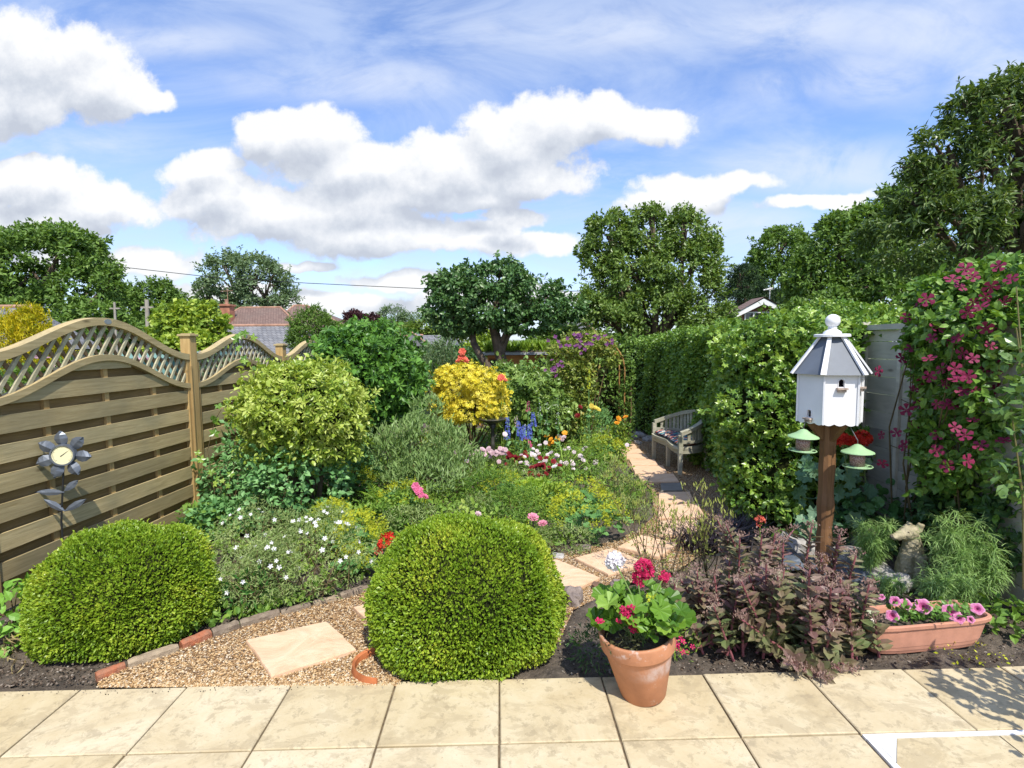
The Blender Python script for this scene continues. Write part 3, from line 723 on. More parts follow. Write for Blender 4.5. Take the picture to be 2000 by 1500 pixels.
def hip_roof(root, x0, x1, y0, y1, ze, zr, rx0, rx1, mat, name='roof', hips=True, wall=None, zb=None, ry=None):
    """hipped roof; ridge from rx0 to rx1"""
    ym = ry or (y0+y1)/2; mb = MB()
    v = [[x0, y0, ze], [x1, y0, ze], [x1, y1, ze], [x0, y1, ze], [rx0, ym, zr], [rx1, ym, zr]]
    mb.faces(v, [(0, 1, 5, 4), (1, 2, 5), (2, 3, 4, 5), (3, 0, 4), (3, 2, 1, 0)])
    rf = mb.obj(name, mat, root, world=True)
    mb = MB(); V = np.array(v)
    mb.tube([V[4], V[5]], .09, 8)
    for a, b_ in ((0, 4), (1, 5)): mb.tube([V[a], V[b_]], .08, 8)
    o = mb.obj('ridge_tiles', RIDGE, rf); o.location = (0, 0, 0); o.data.transform(Matrix.Translation([-c for c in root.location]))
    if wall:
        mb = MB(); e = .35; mb.box(x0+e, x1-e, y0+e, y1-e, zb, ze-.002); mb.obj('wall', wall, root, world=True)
        mb = MB()
        for t in (.25, .6): 
            xc = x0+(x1-x0)*t; mb.box(xc-.6, xc+.6, y0+e-.02, y0+e+.05, zb+1., zb+2.1)
        mb.obj('window', GLASS, root, world=True)
    return rf
def zat(px, py, Y): return at(px, py, Y)[2]
# slate bungalow
Y = 24.; a = at(400, 637, Y+1.6); b_ = at(566, 637, Y+1.6); 
bg_ = thing('slate_bungalow', 'bungalow with long dark slate hipped roof just beyond the left fence', 'house', (a[0]+2, Y+1, float(gz(Y))))
eL_, eR_ = at(300, 700, Y-2)[0], at(662, 700, Y-2)[0]; ze = zat(640, 712, Y-2)
hip_roof(bg_, eL_, eR_+.6, Y-2, Y+5, ze, a[2], a[0], b_[0], SLATE, wall=REND, zb=float(gz(Y))-.2, ry=Y+1.6)
# red roofed house
Y = 38.; rd = thing('red_roofed_house', 'house with mottled red brown tiled roofs and brick chimney behind the slate bungalow', 'house', (at(520, 640, Y)[0], Y, float(gz(Y))))
a = at(470, 601, Y+3); b_ = at(548, 606, Y+3)
hip_roof(rd, at(392, 660, Y)[0], at(600, 660, Y)[0], Y-.5, Y+7, zat(480, 648, Y), a[2], a[0], b_[0], REDT, wall=BRICK, zb=float(gz(Y)), ry=Y+3)
a = at(574, 597, Y+4); b_ = at(600, 600, Y+4)
hip_roof(rd, at(500, 660, Y)[0], at(705, 668, Y)[0], Y+.3, Y+8.5, zat(690, 655, Y), a[2], a[0], b_[0], REDT, wall=BRICK, zb=float(gz(Y)), ry=Y+4)
mb = MB(); c = at(443, 600, Y+1); mb.box(c[0]-.36, c[0]+.36, Y+.7, Y+1.4, zat(443, 650, Y), zat(443, 592, Y)); mb.box(c[0]-.44, c[0]+.44, Y+.6, Y+1.5, zat(443, 596, Y), zat(443, 592.5, Y)); 
ch = mb.obj('chimney', BRICK, rd, world=True); mb = MB(); mb.tube([[c[0], Y+1, zat(443, 592, Y)], [c[0], Y+1, zat(443, 582, Y)]], .13, 8); mb.tube([[c[0]+.1, Y+1, zat(443, 592, Y)], [c[0]+.1, Y+1, zat(443, 560, Y)]], .02, 5); mb.tube([[c[0]-.4, Y+1, zat(443, 566, Y)], [c[0]+.5, Y+1, zat(443, 565, Y)]], .02, 5)
o = mb.obj('chimney_pot', RIDGE, ch); o.data.transform(Matrix.Translation([-q for q in rd.location]))
# low gabled outbuilding in the middle distance
Y = 23.; gb_ = thing('gabled_outbuilding', 'low grey roofed outbuilding with a small central gable left of the apple tree', 'building', (at(820, 690, Y)[0], Y, float(gz(Y))))
mb = MB(); x0, x1 = at(756, 690, Y)[0], at(893, 690, Y)[0]; zr_, ze_ = zat(800, 655, Y+1.4), zat(800, 688, Y)
v = [[x0, Y, ze_], [x1, Y, ze_], [x1-.3, Y+1.4, zr_], [x0+.0, Y+1.4, zr_], [x0, Y+2.8, ze_], [x1, Y+2.8, ze_]]
mb.faces(v, [(0, 1, 2, 3), (3, 2, 5, 4), (1, 5, 2), (0, 3, 4)]); mb.obj('roof', SLATE, gb_, world=True)
mb = MB(); gx = at(808, 650, Y)[0]; w = .8; zt2 = zat(808, 650, Y)
v = [[gx-w, Y-.3, zat(808, 676, Y)], [gx+w, Y-.3, zat(808, 676, Y)], [gx, Y-.3, zt2], [gx-w, Y+1.2, zat(808, 676, Y)], [gx+w, Y+1.2, zat(808, 676, Y)], [gx, Y+1.2, zt2]]
mb.faces(v, [(0, 1, 2), (0, 2, 5, 3), (1, 4, 5, 2), (3, 5, 4)]); gg = mb.obj('gable', plain('grey_shingle', (.2, .2, .21), .8, .2, nscale=6, amt=.3), gb_, world=True)
mb = MB(); mb.tube([v[0], v[2], v[1]], .05, 6); o = mb.obj('gable_trim', RIDGE, gg); o.data.transform(Matrix.Translation([-q for q in gb_.location]))
mb = MB(); mb.box(x0+.2, x1-.2, Y+.15, Y+2.6, float(gz(Y))-.1, ze_-.002); mb.obj('wall', plain('dark_boards', (.1, .09, .08), .9, .1), gb_, world=True)
mb = MB(); mb.tube([[x0, Y+1.4, zr_], [x0+1.4, Y+1.4, zr_]], .06, 6); mb.obj('ridge_tiles', RIDGE, gb_, world=True)
# white gable among the right trees
Y = 22.; wg = thing('white_gabled_house', 'house showing only a white bargeboarded gable above the hedge', 'house', (at(1486, 620, Y)[0], Y, float(gz(Y))))
apx = at(1487, 587, Y); w = 1.15; zb_ = zat(1487, 620, Y); mb = MB()
g0 = float(gz(Y)); xw = w*.9
v = [[apx[0]-w, Y, zb_], [apx[0]+w, Y, zb_], [apx[0], Y, apx[2]]]
mb.faces([[apx[0]-xw, Y, g0], [apx[0]+xw, Y, g0], [apx[0]+xw, Y, zb_], [apx[0], Y, apx[2]-.1], [apx[0]-xw, Y, zb_]], [(0, 1, 2, 3, 4)])
mb.box(apx[0]-xw, apx[0]+xw, Y+.01, Y+.9, g0, zb_-.1)
mb.obj('wall', plain('brown_hung_tiles', (.25, .12, .09), .8, .2, nscale=5, amt=.3), wg, world=True)
mb = MB(); d = .16
mb.faces([[apx[0]-w, Y-.25, zb_], [apx[0]-w, Y-.25, zb_+d*1.3], [apx[0], Y-.25, apx[2]+d*.4], [apx[0], Y-.25, apx[2]-d], [apx[0]+w, Y-.25, zb_+d*1.3], [apx[0]+w, Y-.25, zb_]]+[[apx[0]-w, Y-.2, zb_], [apx[0]-w, Y-.2, zb_+d*1.3], [apx[0], Y-.2, apx[2]+d*.4], [apx[0], Y-.2, apx[2]-d], [apx[0]+w, Y-.2, zb_+d*1.3], [apx[0]+w, Y-.2, zb_]],
   [(0, 3, 2, 1), (3, 5, 4, 2), (6, 7, 8, 9), (9, 8, 10, 11), (0, 6, 9, 3), (3, 9, 11, 5)]); mb.obj('bargeboard', WHITE, wg, world=True)
mb = MB(); e = .1; mb.faces([[apx[0]-w-e, Y-.3, zb_+.16], [apx[0], Y-.3, apx[2]+.14], [apx[0]+w+e, Y-.3, zb_+.16], [apx[0]-w-e, Y+.9, zb_+.16], [apx[0], Y+.9, apx[2]+.14], [apx[0]+w+e, Y+.9, zb_+.16]], [(0, 3, 4, 1), (1, 4, 5, 2)]); mb.obj('roof', REDT, wg, world=True)
mb = MB()
for k in range(4): mb.box(apx[0]-.65+k*.36, apx[0]-.37+k*.36, Y-.03, Y-.005, zb_-.35, zb_+.18)
wf = mb.obj('window', GLASS, wg, world=True); mb = MB()
for k in range(5): mb.box(apx[0]-.72+k*.36, apx[0]-.66+k*.36, Y-.05, Y-.031, zb_-.4, zb_+.22)
mb.box(apx[0]-.72, apx[0]+.78, Y-.052, Y-.032, zb_+.185, zb_+.24)
o = mb.obj('frame', WHITE, wf); o.data.transform(Matrix.Translation([-q for q in wg.location]))
mb = MB(); p = at(1503, 590, Y+1); mb.tube([p, [p[0], p[1], zat(1503, 555, Y)]], .025, 6); mb.tube([[p[0]-.28, p[1], zat(1503, 562, Y)], [p[0]+.12, p[1], zat(1503, 558, Y)]], .03, 5)
for k in range(4): mb.tube([[p[0]-.22+k*.1, p[1]-.15, zat(1503, 561, Y)], [p[0]-.22+k*.1, p[1]+.15, zat(1503, 561, Y)]], .012, 4)
mb.obj('aerial', WHITE, wg, world=True)
# slate roofs glimpsed
for (pa, pb, Y, lab) in (((1085, 645), (1150, 616), 21., 'dark slate roof glimpsed between apple tree and arch'), ((-170, 660), (10, 600), 19., 'blue grey slate roof cut off at the left picture edge')):
    x0, x1 = at(pa[0], 640, Y)[0], at(pb[0], 640, Y)[0]; r = thing('slate_roofed_house', lab, 'house', ((x0+x1)/2, Y, float(gz(Y))))
    dx = (x1-x0); hip_roof(r, x0-.2, x1+.5, Y, Y+4, zat(1000, pa[1]+14, Y), zat(x0 and (pa[0]+pb[0])/2, pb[1], Y+2), x0+.3*dx, x1-.25*dx, SLATE, wall=REND, zb=float(gz(Y)), ry=Y+2)
# timber summerhouse with a planted roof
Y = 15.; sh = thing('timber_summerhouse', 'orange brown timber summerhouse with a green planted roof behind the apple tree', 'summerhouse', (at(1020, 700, Y)[0], Y, float(gz(Y))))
x0, x1 = at(952, 700, Y)[0], at(1110, 700, Y)[0]; zt2 = zat(1010, 690, Y); g0 = float(gz(Y))
mb = MB(); z = g0
while z < zt2-.06: mb.box(x0, x1, Y-.02*(1), Y+2.2, z, min(z+.11, zt2-.05), rng.random()); z += .118
mb.box(x0+.02, x1-.02, Y, Y+2.18, g0, zt2-.06)
mb.obj('wall', wood('cedar_cladding', (.36, .15, .045), (.52, .24, .08), (1, 8, 8), 3, knots=False), sh, world=True)
mb = MB(); mb.box(x0-.15, x1+.15, Y-.2, Y+2.4, zt2-.045, zt2+.03); mb.obj('roof_edge', plain('zinc_edge', (.35, .36, .36), .5, .4), sh, world=True)
for (a, b_, lab) in ((1052, 1073, None), (957, 978, None)):
    xa, xb = at(a, 700, Y)[0], at(b_, 700, Y)[0]; mb = MB(); mb.box(xa, xb, Y-.05, Y-.025, zat(1000, 726, Y), zat(1000, 702, Y)); wn = mb.obj('window', GLASS, sh, world=True)
    mb = MB(); zz0, zz1 = zat(1000, 727, Y), zat(1000, 701, Y)
    for q in ((xa-.03, xa, zz0, zz1), (xb, xb+.03, zz0, zz1), (xa-.03, xb+.03, zz1, zz1+.03), (xa-.03, xb+.03, zz0-.03, zz0)): mb.box(q[0], q[1], Y-.055, Y-.022, q[2], q[3])
    o = mb.obj('frame', plain('cedar_frame', (.3, .12, .04), .7, .2), wn); o.data.transform(Matrix.Translation([-q for q in sh.location]))
# poles and wires
POLE = wood('pole_timber', (.28, .25, .2), (.42, .38, .32), (10, 10, 1), 2, knots=False)
def pole(px, top, Y, r, lab):
    g = at(px, 800, Y); root = thing('utility_pole', lab, 'utility pole', (g[0], Y, float(gz(Y))), 'utility poles beyond the left fence'); h = zat(px, top, Y)-float(gz(Y))
    mb = MB(); mb.tube([[0, 0, 0], [.02*h, 0, h]], [r*1.15, r*.85], 10); mb.obj('shaft', POLE, root)
    mb = MB(); mb.box(-.25+.02*h, .25+.02*h, -.03, .03, h-.35, h-.28); mb.obj('crossbar', POLE, root)
pole(296, 585, 21., .085, 'pale thick utility pole beyond the nearest fence panel')
pole(234, 590, 26., .06, 'thin dark utility pole left of the pale one')
wire = MB(); P = [at(x, y, 33.) for x, y in ((100, 478), (215, 519), (410, 541), (600, 553), (830, 564), (1010, 570), (1170, 568), (1400, 560))]
wire.tube(P, .022, 5); tag(wire.obj('overhead_wire', plain('black_cable', (.02, .02, .02), .6), origin=P[0]), 'thin black overhead wire crossing the sky above the roofs', 'wire')
# neighbour's teal shed seen through the trellis
Y = 9.0; ts = thing('teal_shed', 'pale teal shed of the neighbours glimpsed through the trellis', 'shed', (at(270, 700, Y)[0], Y, float(gz(Y))))
x0, x1 = at(190, 700, Y)[0], at(335, 700, Y)[0]; mb = MB(); mb.box(x0, x1, Y, Y+2, float(gz(Y)), zat(260, 700, Y)); mb.obj('wall', plain('teal_paint', (.16, .3, .27), .7, .2, nscale=3, amt=.1), ts, world=True)
mb = MB(); mb.box(x0-.1, x1+.1, Y-.1, Y+2.1, zat(260, 700, Y)+.002, zat(260, 690, Y)); mb.obj('roof', plain('teal_roof', (.25, .42, .38), .7, .2), ts, world=True)

# ------------------------------------------------------------ dovecote
DC = gnd(1607, 1118); DY = DC[1]
dv = thing('dovecote', 'white six sided dovecote with grey roof and ball finial on a brown post', 'dovecote', DC)
zof = lambda py: at(1607, py, DY)[2]-DC[2]
zr0, zr1, zb0 = zof(728), zof(657), zof(825)
RB = .206; TH0 = math.atan2(-DC[1], -DC[0])+R_(-9)    # one corner nearly faces the camera
hx = lambda r, k, z, off=0: np.array([r*math.cos(TH0+k*math.pi/3+off), r*math.sin(TH0+k*math.pi/3+off), z])
DWHT = plain('dovecote_white', (.78, .78, .79), .45, .4, nscale=3, amt=.08, bump=.1)
PANEL = plain('dovecote_roof_grey', (.12, .14, .17), .5, .3, nscale=5, amt=.2, bump=.05)
DARK = plain('hole_shade_black', (.006, .005, .008), .9, .05)  # near-black paint for the shade inside the nest openings
def side_panel(k, hole):
    """hole=(centre across 0..1, z bottom, w, h) or None; a panel with a real arched opening"""
    A, B = hx(RB, k, 0), hx(RB, k+1, 0); L = np.linalg.norm(B-A); d = (B-A)/L; nrm = np.array([d[1], -d[0], 0]); 
    if nrm @ (A+B) < 0: nrm = -nrm
    def P(s, z, o=0): q = A+d*s+nrm*o; return [q[0], q[1], z]
    mb = MB(); z0, z1 = zb0, zr0+.004
    # scalloped lower edge
    xs = np.linspace(0, L, 25); bot = [z0+.012-.012*abs(math.sin(math.pi*3*x/L)) for x in xs]
    if not hole:
        v = []
        for x, z_ in zip(xs, bot): v += [P(x, z_), P(x, z1)]
        mb.faces(v, [(2*i, 2*i+2, 2*i+3, 2*i+1) for i in range(24)])
        mb.obj('side_panel', DWHT, dv); return
    hc, hz, hw, hh = hole; sc = L*hc; arc = [(sc+hw/2*math.cos(t), hz+hh-hw/2+hw/2*math.sin(t)) for t in np.linspace(0, math.pi, 9)]
    outl = [(sc+hw/2, hz)]+arc+[(sc-hw/2, hz)]
    import mathutils.geometry as mg
    outer_ = [(x, z_) for x, z_ in zip(xs, bot)]+[(L, z1), (0, z1)]
    t = mg.tessellate_polygon([[Vector((x, z_, 0)) for x, z_ in outer_], [Vector((x, z_, 0)) for x, z_ in outl[::-1]]])
    allp = outer_+outl[::-1]; mb.faces([P(x, z_) for x, z_ in allp], [tuple(q) for q in t])
    n = len(outl); v = [P(x, z_) for x, z_ in outl]+[P(x, z_, -.018) for x, z_ in outl]
    mb.faces(v, [(i, i+1, n+i+1, n+i) for i in range(n-1)]+[(n-1, 0, n, 2*n-1)])
    sp = mb.obj('side_panel', DWHT, dv)
    mb = MB(); mb.faces([P(sc-hw, hz-.02, -.03), P(sc+hw, hz-.02, -.03), P(sc+hw, hz+hh+.02, -.03), P(sc-hw, hz+hh+.02, -.03)], [(0, 1, 2, 3)]); mb.obj('hole_shade_sheet', DARK, sp)  # flat black sheet behind the opening stands for the dark inside
    mb = MB(); w2 = hw*.9
    for (a0, a1, o1, zA, zB) in ((-w2, w2, .030, hz-.017, hz-.005), (-w2*.8, w2*.8, .018, hz-.034, hz-.018)):
        v = [P(sc+a0, zA, 0), P(sc+a1, zA, 0), P(sc+a1, zA, o1), P(sc+a0, zA, o1), P(sc+a0, zB, 0), P(sc+a1, zB, 0), P(sc+a1, zB, o1), P(sc+a0, zB, o1)]
        mb.faces(v, [(3, 2, 1, 0), (4, 5, 6, 7), (0, 1, 5, 4), (1, 2, 6, 5), (2, 3, 7, 6), (3, 0, 4, 7)])
    mb.obj('landing_ledge', plain('weathered_ledge', (.45, .36, .3), .8, .2, nscale=30, amt=.6), sp)
    mb = MB(); ol = [(sc+(x-sc)*1.22, hz+(z_-hz)*1.09) for x, z_ in outl]; v = [P(x, z_, .004) for x, z_ in ol]+[P(x, z_, .004) for x, z_ in outl]+[P(x, z_, 0.001) for x, z_ in ol]
    mb.faces(v, [(i, i+1, n+i+1, n+i) for i in range(n-1)]+[(2*n+i, 2*n+i+1, i+1, i) for i in range(n-1)]); mb.obj('arch_trim', DWHT, sp)
# which faces look at the camera: work out from the picture columns
def pcol(p): d = np.array(p)+DC-np.array([0, 0, H]); return 1000+F*(d@RT)/(d@FW)
faces = []
for k in range(6):
    A, B = hx(RB, k, 0), hx(RB, k+1, 0); m_ = (A+B)/2; tocam = -(DC+m_); faces.append((m_[:2] @ tocam[:2] > 0, (pcol(A)+pcol(B))/2, k, pcol(A) > pcol(B)))
for vis, c_, k, flip in faces:
    hole = None
    if vis and c_ < 1590: hole = (.47, zof(812), .032, .052)
    elif vis and c_ < 1665: hole = (.5, zof(752), .036, .052)
    elif vis: hole = (.5, zof(812), .032, .052)
    if hole and flip: hole = (1-hole[0],)+hole[1:]
    side_panel(k, hole)
for k in range(6):
    mb = MB(); p = hx(RB+.004, k, zb0+.006); q = hx(RB+.004, k, zr0); mb.tube([p, q], .008, 4); mb.obj('corner_strip', DWHT, dv)
mb = MB(); mb.lathe([(0, zb0+.02), (RB*.99, zb0+.02), (RB*.99, zb0+.03), (0, zb0+.03)], 6, ph=TH0); mb.obj('floor_board', DWHT, dv)
RE, RT_ = .246, .066; mb = MB()
v = [hx(RE, k, zr0-.006) for k in range(6)]+[hx(RT_, k, zr1) for k in range(6)]
mb.faces(v, [(k, (k+1) % 6, 6+(k+1) % 6, 6+k) for k in range(6)]+[(5, 4, 3, 2, 1, 0)], mi=0)
rf = mb.obj('roof', PANEL, dv)
for k in range(6):
    mb = MB(); A = hx(RE+.004, k, zr0-.008); B = hx(RT_+.004, k, zr1); t = np.array([-math.sin(TH0+k*math.pi/3), math.cos(TH0+k*math.pi/3), 0]); nn = unit(np.cross(B-A, t)); nn = nn if nn[2] > 0 else -nn
    v = [A-t*.017, A+t*.017, B+t*.012, B-t*.012]; v = v+[p+nn*.012 for p in v]
    mb.faces(v, [(4, 5, 6, 7), (0, 1, 5, 4), (1, 2, 6, 5), (2, 3, 7, 6), (3, 0, 4, 7)]); mb.obj('roof_batten', DWHT, rf)
mb = MB(); mb.lathe([(0, zr1-.004), (.112, zr1-.004), (.112, zr1+.012), (.105, zr1+.016), (0, zr1+.016)], 36); mb.obj('cap_disc', DWHT, dv, smooth=False)
zb_ = zof(627)
prof = [(.058, zr1+.016), (.056, zr1+.03), (.036, zr1+.045), (.024, zb_-.056), (.03, zb_-.05), (.026, zb_-.044)]
for t in np.linspace(-1.0, math.pi/2, 12): prof.append((max(.047*math.cos(t), .001), zb_+.047*math.sin(t)))
mb = MB(); mb.lathe(prof, 28); mb.obj('finial', DWHT, dv, smooth=True)
PST = wood('dovecote_post_timber', (.15, .075, .035), (.25, .135, .065), (12, 12, 1), 3, rough=.5, dark=(.11, .04, .02))
mb = MB(); n = 14; v = []
for i in range(n+1):
    z_ = -.1+(zb0+.118)*i/n; w = .046+.003*math.sin(i*2.1)+.002*math.sin(i*4.7)
    for a in range(8):
        th = TH0+R_(22.5)+a*math.pi/4+(.12 if a % 2 else -.12); r = w*(1.12+.02*math.sin(i+a)); v.append([r*math.cos(th), r*math.sin(th), z_])
mb.faces(v, [(i*8+j, i*8+(j+1) % 8, (i+1)*8+(j+1) % 8, (i+1)*8+j) for i in range(n) for j in range(8)]); mb.obj('post', PST, dv)
for k in range(4):
    a = TH0+math.pi/4+k*math.pi/2; c_, s_ = math.cos(a), math.sin(a); mb = MB()
    P = lambda r, z_, o: [r*c_-o*s_, r*s_+o*c_, z_]
    q = [(.045, zb0-.13), (.15, zb0-.012), (.15, zb0+.018), (.045, zb0+.018)]
    v = [P(r, z_, -.018) for r, z_ in q]+[P(r, z_, .018) for r, z_ in q]
    mb.faces(v, [(0, 1, 2, 3), (7, 6, 5, 4), (0, 4, 5, 1), (1, 5, 6, 2), (3, 2, 6, 7)]); mb.obj('bracket', PST, dv)
# bird feeders
FGR = plain('feeder_green', (.30, .47, .24), .5, .4, nscale=6, amt=.1)
def feeder(px, py, Y, hookz, hx_, lab, tilt=0):
    c = at(px, py, Y); r = thing('bird_feeder', lab, 'bird feeder', c, 'green bird feeders hung from the dovecote', (R_(tilt), R_(tilt), 0))
    prof = [(.002, .052), (.02, .046), (.05, .022), (.095, 0), (.098, -.006), (.094, -.006), (.05, .012), (.0, .03)]
    mb = MB(); mb.lathe(prof, 32); mb.obj('lid', FGR, r, smooth=False)
    mb = MB(); mb.lathe([(.0, -.004), (.046, -.004), (.043, -.095), (.0, -.095)], 24)
    m, nt, b = newmat('seed_tube') if 'seed_tube' not in MC else (MC['seed_tube'], None, None)
    if nt:
        out = N(nt, 'ShaderNodeOutputMaterial'); p = N(nt, 'ShaderNodeBsdfPrincipled'); tc = N(nt, 'ShaderNodeTexCoord'); sp = N(nt, 'ShaderNodeSeparateXYZ'); nt.links.new(tc.outputs['Object'], sp.inputs[0])
        vo = N(nt, 'ShaderNodeTexVoronoi'); vo.inputs['Scale'].default_value = 130; nt.links.new(tc.outputs['Object'], vo.inputs['Vector'])
        seeds = b.mix(b.rng(vo.outputs['Distance'], .2, .6), (.5, .38, .33), (.25, .14, .12))
        nt.links.new(b.mix(b.rng(sp.outputs[2], -.022, -.018), seeds, (.50, .49, .50)), p.inputs['Base Color']); p.inputs['Roughness'].default_value = .15
        nt.links.new(p.outputs[0], out.inputs[0]); MC['seed_tube'] = m
    mb.obj('seed_tube', m, r, smooth=True)
    mb = MB(); 
    for rr in (.085, .055): 
        th = np.linspace(0, 2*math.pi, 33); mb.tube([[rr*math.cos(t), rr*math.sin(t), -.098] for t in th], .0045, 6, cap=False)
    for t in range(6): a = t*math.pi/3; mb.tube([[.04*math.cos(a), .04*math.sin(a), -.1], [.086*math.cos(a), .086*math.sin(a), -.098]], .004, 5)
    mb.lathe([(0, -.104), (.05, -.104), (.05, -.096), (0, -.096)], 20); mb.obj('seed_tray', FGR, r)
    mb = MB(); hp = np.array(hx_)+DC-c
    mb.tube([[0, 0, .04], [0, 0, .075], [hp[0]*.5, hp[1]*.5, .075+(hp[2]-.075)*.5], hp], .0022, 5); mb.obj('hanging_wire', plain('wire_steel', (.25, .25, .26), .4, .5, .7), r)
f_dir = -unit(np.array([DC[0], DC[1], 0])); sd = np.array([-f_dir[1], f_dir[0], 0])
feeder(1569, 852, DY-.10, 0, hx(RB*.72, 5, zb0+.02) if pcol(hx(RB, 5, 0)) < 1600 else hx(RB*.72, 1, zb0+.02), 'green lidded bird feeder hanging left of the dovecote post', 1)
feeder(1675, 882, DY-.22, 0, hx(RB*.72, 1, zb0+.02) if pcol(hx(RB, 1, 0)) > 1640 else hx(RB*.72, 5, zb0+.02), 'lower green lidded bird feeder hanging right of the dovecote post', -1)

# ------------------------------------------------------------ curved garden bench
TEAK = wood('silvered_teak', (.30, .28, .20), (.46, .44, .35), (3, 3, 9), 3, knots=False, dark=(.2, .21, .12))
nA, nN = gnd(1328, 929), gnd(1277, 898)            # near and far front feet
ax = nN-nA; BL = math.hypot(ax[0], ax[1]); bang = math.atan2(ax[1], ax[0])
bn = thing('curved_bench', 'weathered grey teak crescent bench with slatted wraparound back under the hedge', 'bench', ((nA[0]+nN[0])/2, (nA[1]+nN[1])/2, float(gz((nA[1]+nN[1])/2))), rot=(0, 0, bang))
def bench():
    a = BL/2; dp = .50; sh_ = .40
    # local x along front (near=-a, far=+a); the back lies on local -y (towards the hedge)
    def arc(t, k=1.0): return np.array([-a*math.cos(t)*k, -dp*math.sin(t)**.8*k, 0])
    def toph(t): return .60+.21*math.sin(t)**.9
    ts = np.linspace(.0, math.pi, 33)
    # top rail
    mb = MB(); v = []
    for t in ts:
        p = arc(t); q = arc(t, .90) if 0 < t < math.pi else p; n = unit(np.array([-math.cos(t)/a, -math.sin(t)/dp, 0])); h_ = toph(t)
        for o, z_ in ((-.028, h_-.05), (.03, h_-.05), (.034, h_), (-.030, h_+.004)): v.append(p+n*o+np.array([0, 0, z_]))
    m = len(ts); fs = [(i*4+j, i*4+(j+1) % 4, (i+1)*4+(j+1) % 4, (i+1)*4+j) for i in range(m-1) for j in range(4)]+[(0, 1, 2, 3), tuple((m-1)*4+j for j in (3, 2, 1, 0))]
    mb.faces(v, fs, .8); mb.obj('back_rail', TEAK, bn)
    mb = MB(); v = []
    for t in ts:
        p = arc(t); n = unit(np.array([-math.cos(t)/a, -math.sin(t)/dp, 0]))
        for o, z_ in ((-.016, sh_+.045), (.018, sh_+.045), (.018, sh_+.085), (-.016, sh_+.085)): v.append(p+n*o+np.array([0, 0, z_]))
    mb.faces(v, fs, .3); mb.obj('lower_rail', TEAK, bn)
    for i, t in enumerate(np.linspace(.16, math.pi-.16, 25)):
        if abs(t-math.pi/2) < .05: continue
        p = arc(t); n = unit(np.array([-math.cos(t)/a, -math.sin(t)/dp, 0])); d = np.array([-n[1], n[0], 0]); mb = MB(); z0, z1 = sh_+.08, toph(t)-.045
        w = .021; q = [p-d*w-n*.006, p+d*w-n*.006, p+d*w+n*.006, p-d*w+n*.006]
        mb.faces([[*x[:2], z0] for x in q]+[[*x[:2], z1] for x in q], [(0, 1, 5, 4), (1, 2, 6, 5), (2, 3, 7, 6), (3, 0, 4, 7)], rng.random()); mb.obj('back_slat', TEAK, bn)
    def leg(p, h, w=.028, sp=0):
        mb = MB(); q = np.array([[-w, -w], [w, -w], [w, w], [-w, w]]); dirn = np.array([p[0]*.06, p[1]*.10])
        v = [[p[0]+x*.85+dirn[0]*sp, p[1]+y*.85+dirn[1]*sp, 0] for x, y in q]+[[p[0]+x, p[1]+y, sh_*.9] for x, y in q]+[[p[0]+x, p[1]+y, h] for x, y in q]
        mb.faces(v, [(3, 2, 1, 0), (8, 9, 10, 11)]+[(l*4+i, l*4+(i+1) % 4, (l+1)*4+(i+1) % 4, (l+1)*4+i) for l in (0, 1) for i in range(4)], rng.random()); mb.obj('leg', TEAK, bn, bevel=.004)
    leg((-a, 0), .56); leg((a, 0), .56); leg((0, -.03), sh_-.045); 
    for t in (.95, math.pi-.95): p = arc(t); leg(p[:2], sh_+.09, sp=1)
    p = arc(math.pi/2); leg((p[0], p[1]), .76, w=.03, sp=1)
    # seat: two lobes, front edge dips at the middle leg
    mb = MB(); v = []; m = 29
    for i in range(m):
        t = math.pi*i/(m-1); x = -a*math.cos(t); f_ = -.03*0+.055*abs(math.sin(2*t))-.02*math.sin(t)
        b_ = arc(t)[1]*.97
        v += [[x, f_+.02, sh_-.035], [x, f_+.02, sh_], [x, b_, sh_], [x, b_, sh_-.035]]
    mb.faces(v, [(i*4+j, i*4+(j+1) % 4, (i+1)*4+(j+1) % 4, (i+1)*4+j) for i in range(m-1) for j in range(4)], .9); mb.obj('seat', TEAK, bn)
    mb = MB(); v = []
    for i in range(m):
        t = math.pi*i/(m-1); x = -a*.97*math.cos(t); f_ = .04*abs(math.sin(2*t))-.02*math.sin(t)
        v += [[x, f_-.008, sh_-.095], [x, f_+.008, sh_-.095], [x, f_+.008, sh_-.036], [x, f_-.008, sh_-.036]]
    mb.faces(v, [(i*4+j, i*4+(j+1) % 4, (i+1)*4+(j+1) % 4, (i+1)*4+j) for i in range(m-1) for j in range(4)], .4)
    v = []
    for t in ts:
        p = arc(t)*.985; v += [[p[0], p[1]-.008, sh_-.095], [p[0], p[1]+.012, sh_-.095], [p[0], p[1]+.012, sh_-.036], [p[0], p[1]-.008, sh_-.036]]
    mb.faces(v, fs[:-2], .4); mb.obj('apron', TEAK, bn)
    # cushion
    m_, nt, b = newmat('patterned_fabric'); out = N(nt, 'ShaderNodeOutputMaterial'); p = N(nt, 'ShaderNodeBsdfPrincipled'); tc = N(nt, 'ShaderNodeTexCoord')
    vo = N(nt, 'ShaderNodeTexVoronoi'); vo.inputs['Scale'].default_value = 22
    nt.links.new(b.v('ADD', tc.outputs['Object'], b.v('SCALE', b.noise(tc.outputs['Object'], 14, 2, .5, color=True))), vo.inputs['Vector']); vo.inputs['Vector'].links[0].from_node.inputs[1].links[0].from_node.inputs['Scale'].default_value = .06
    sc = N(nt, 'ShaderNodeSeparateColor'); nt.links.new(vo.outputs['Color'], sc.inputs[0])
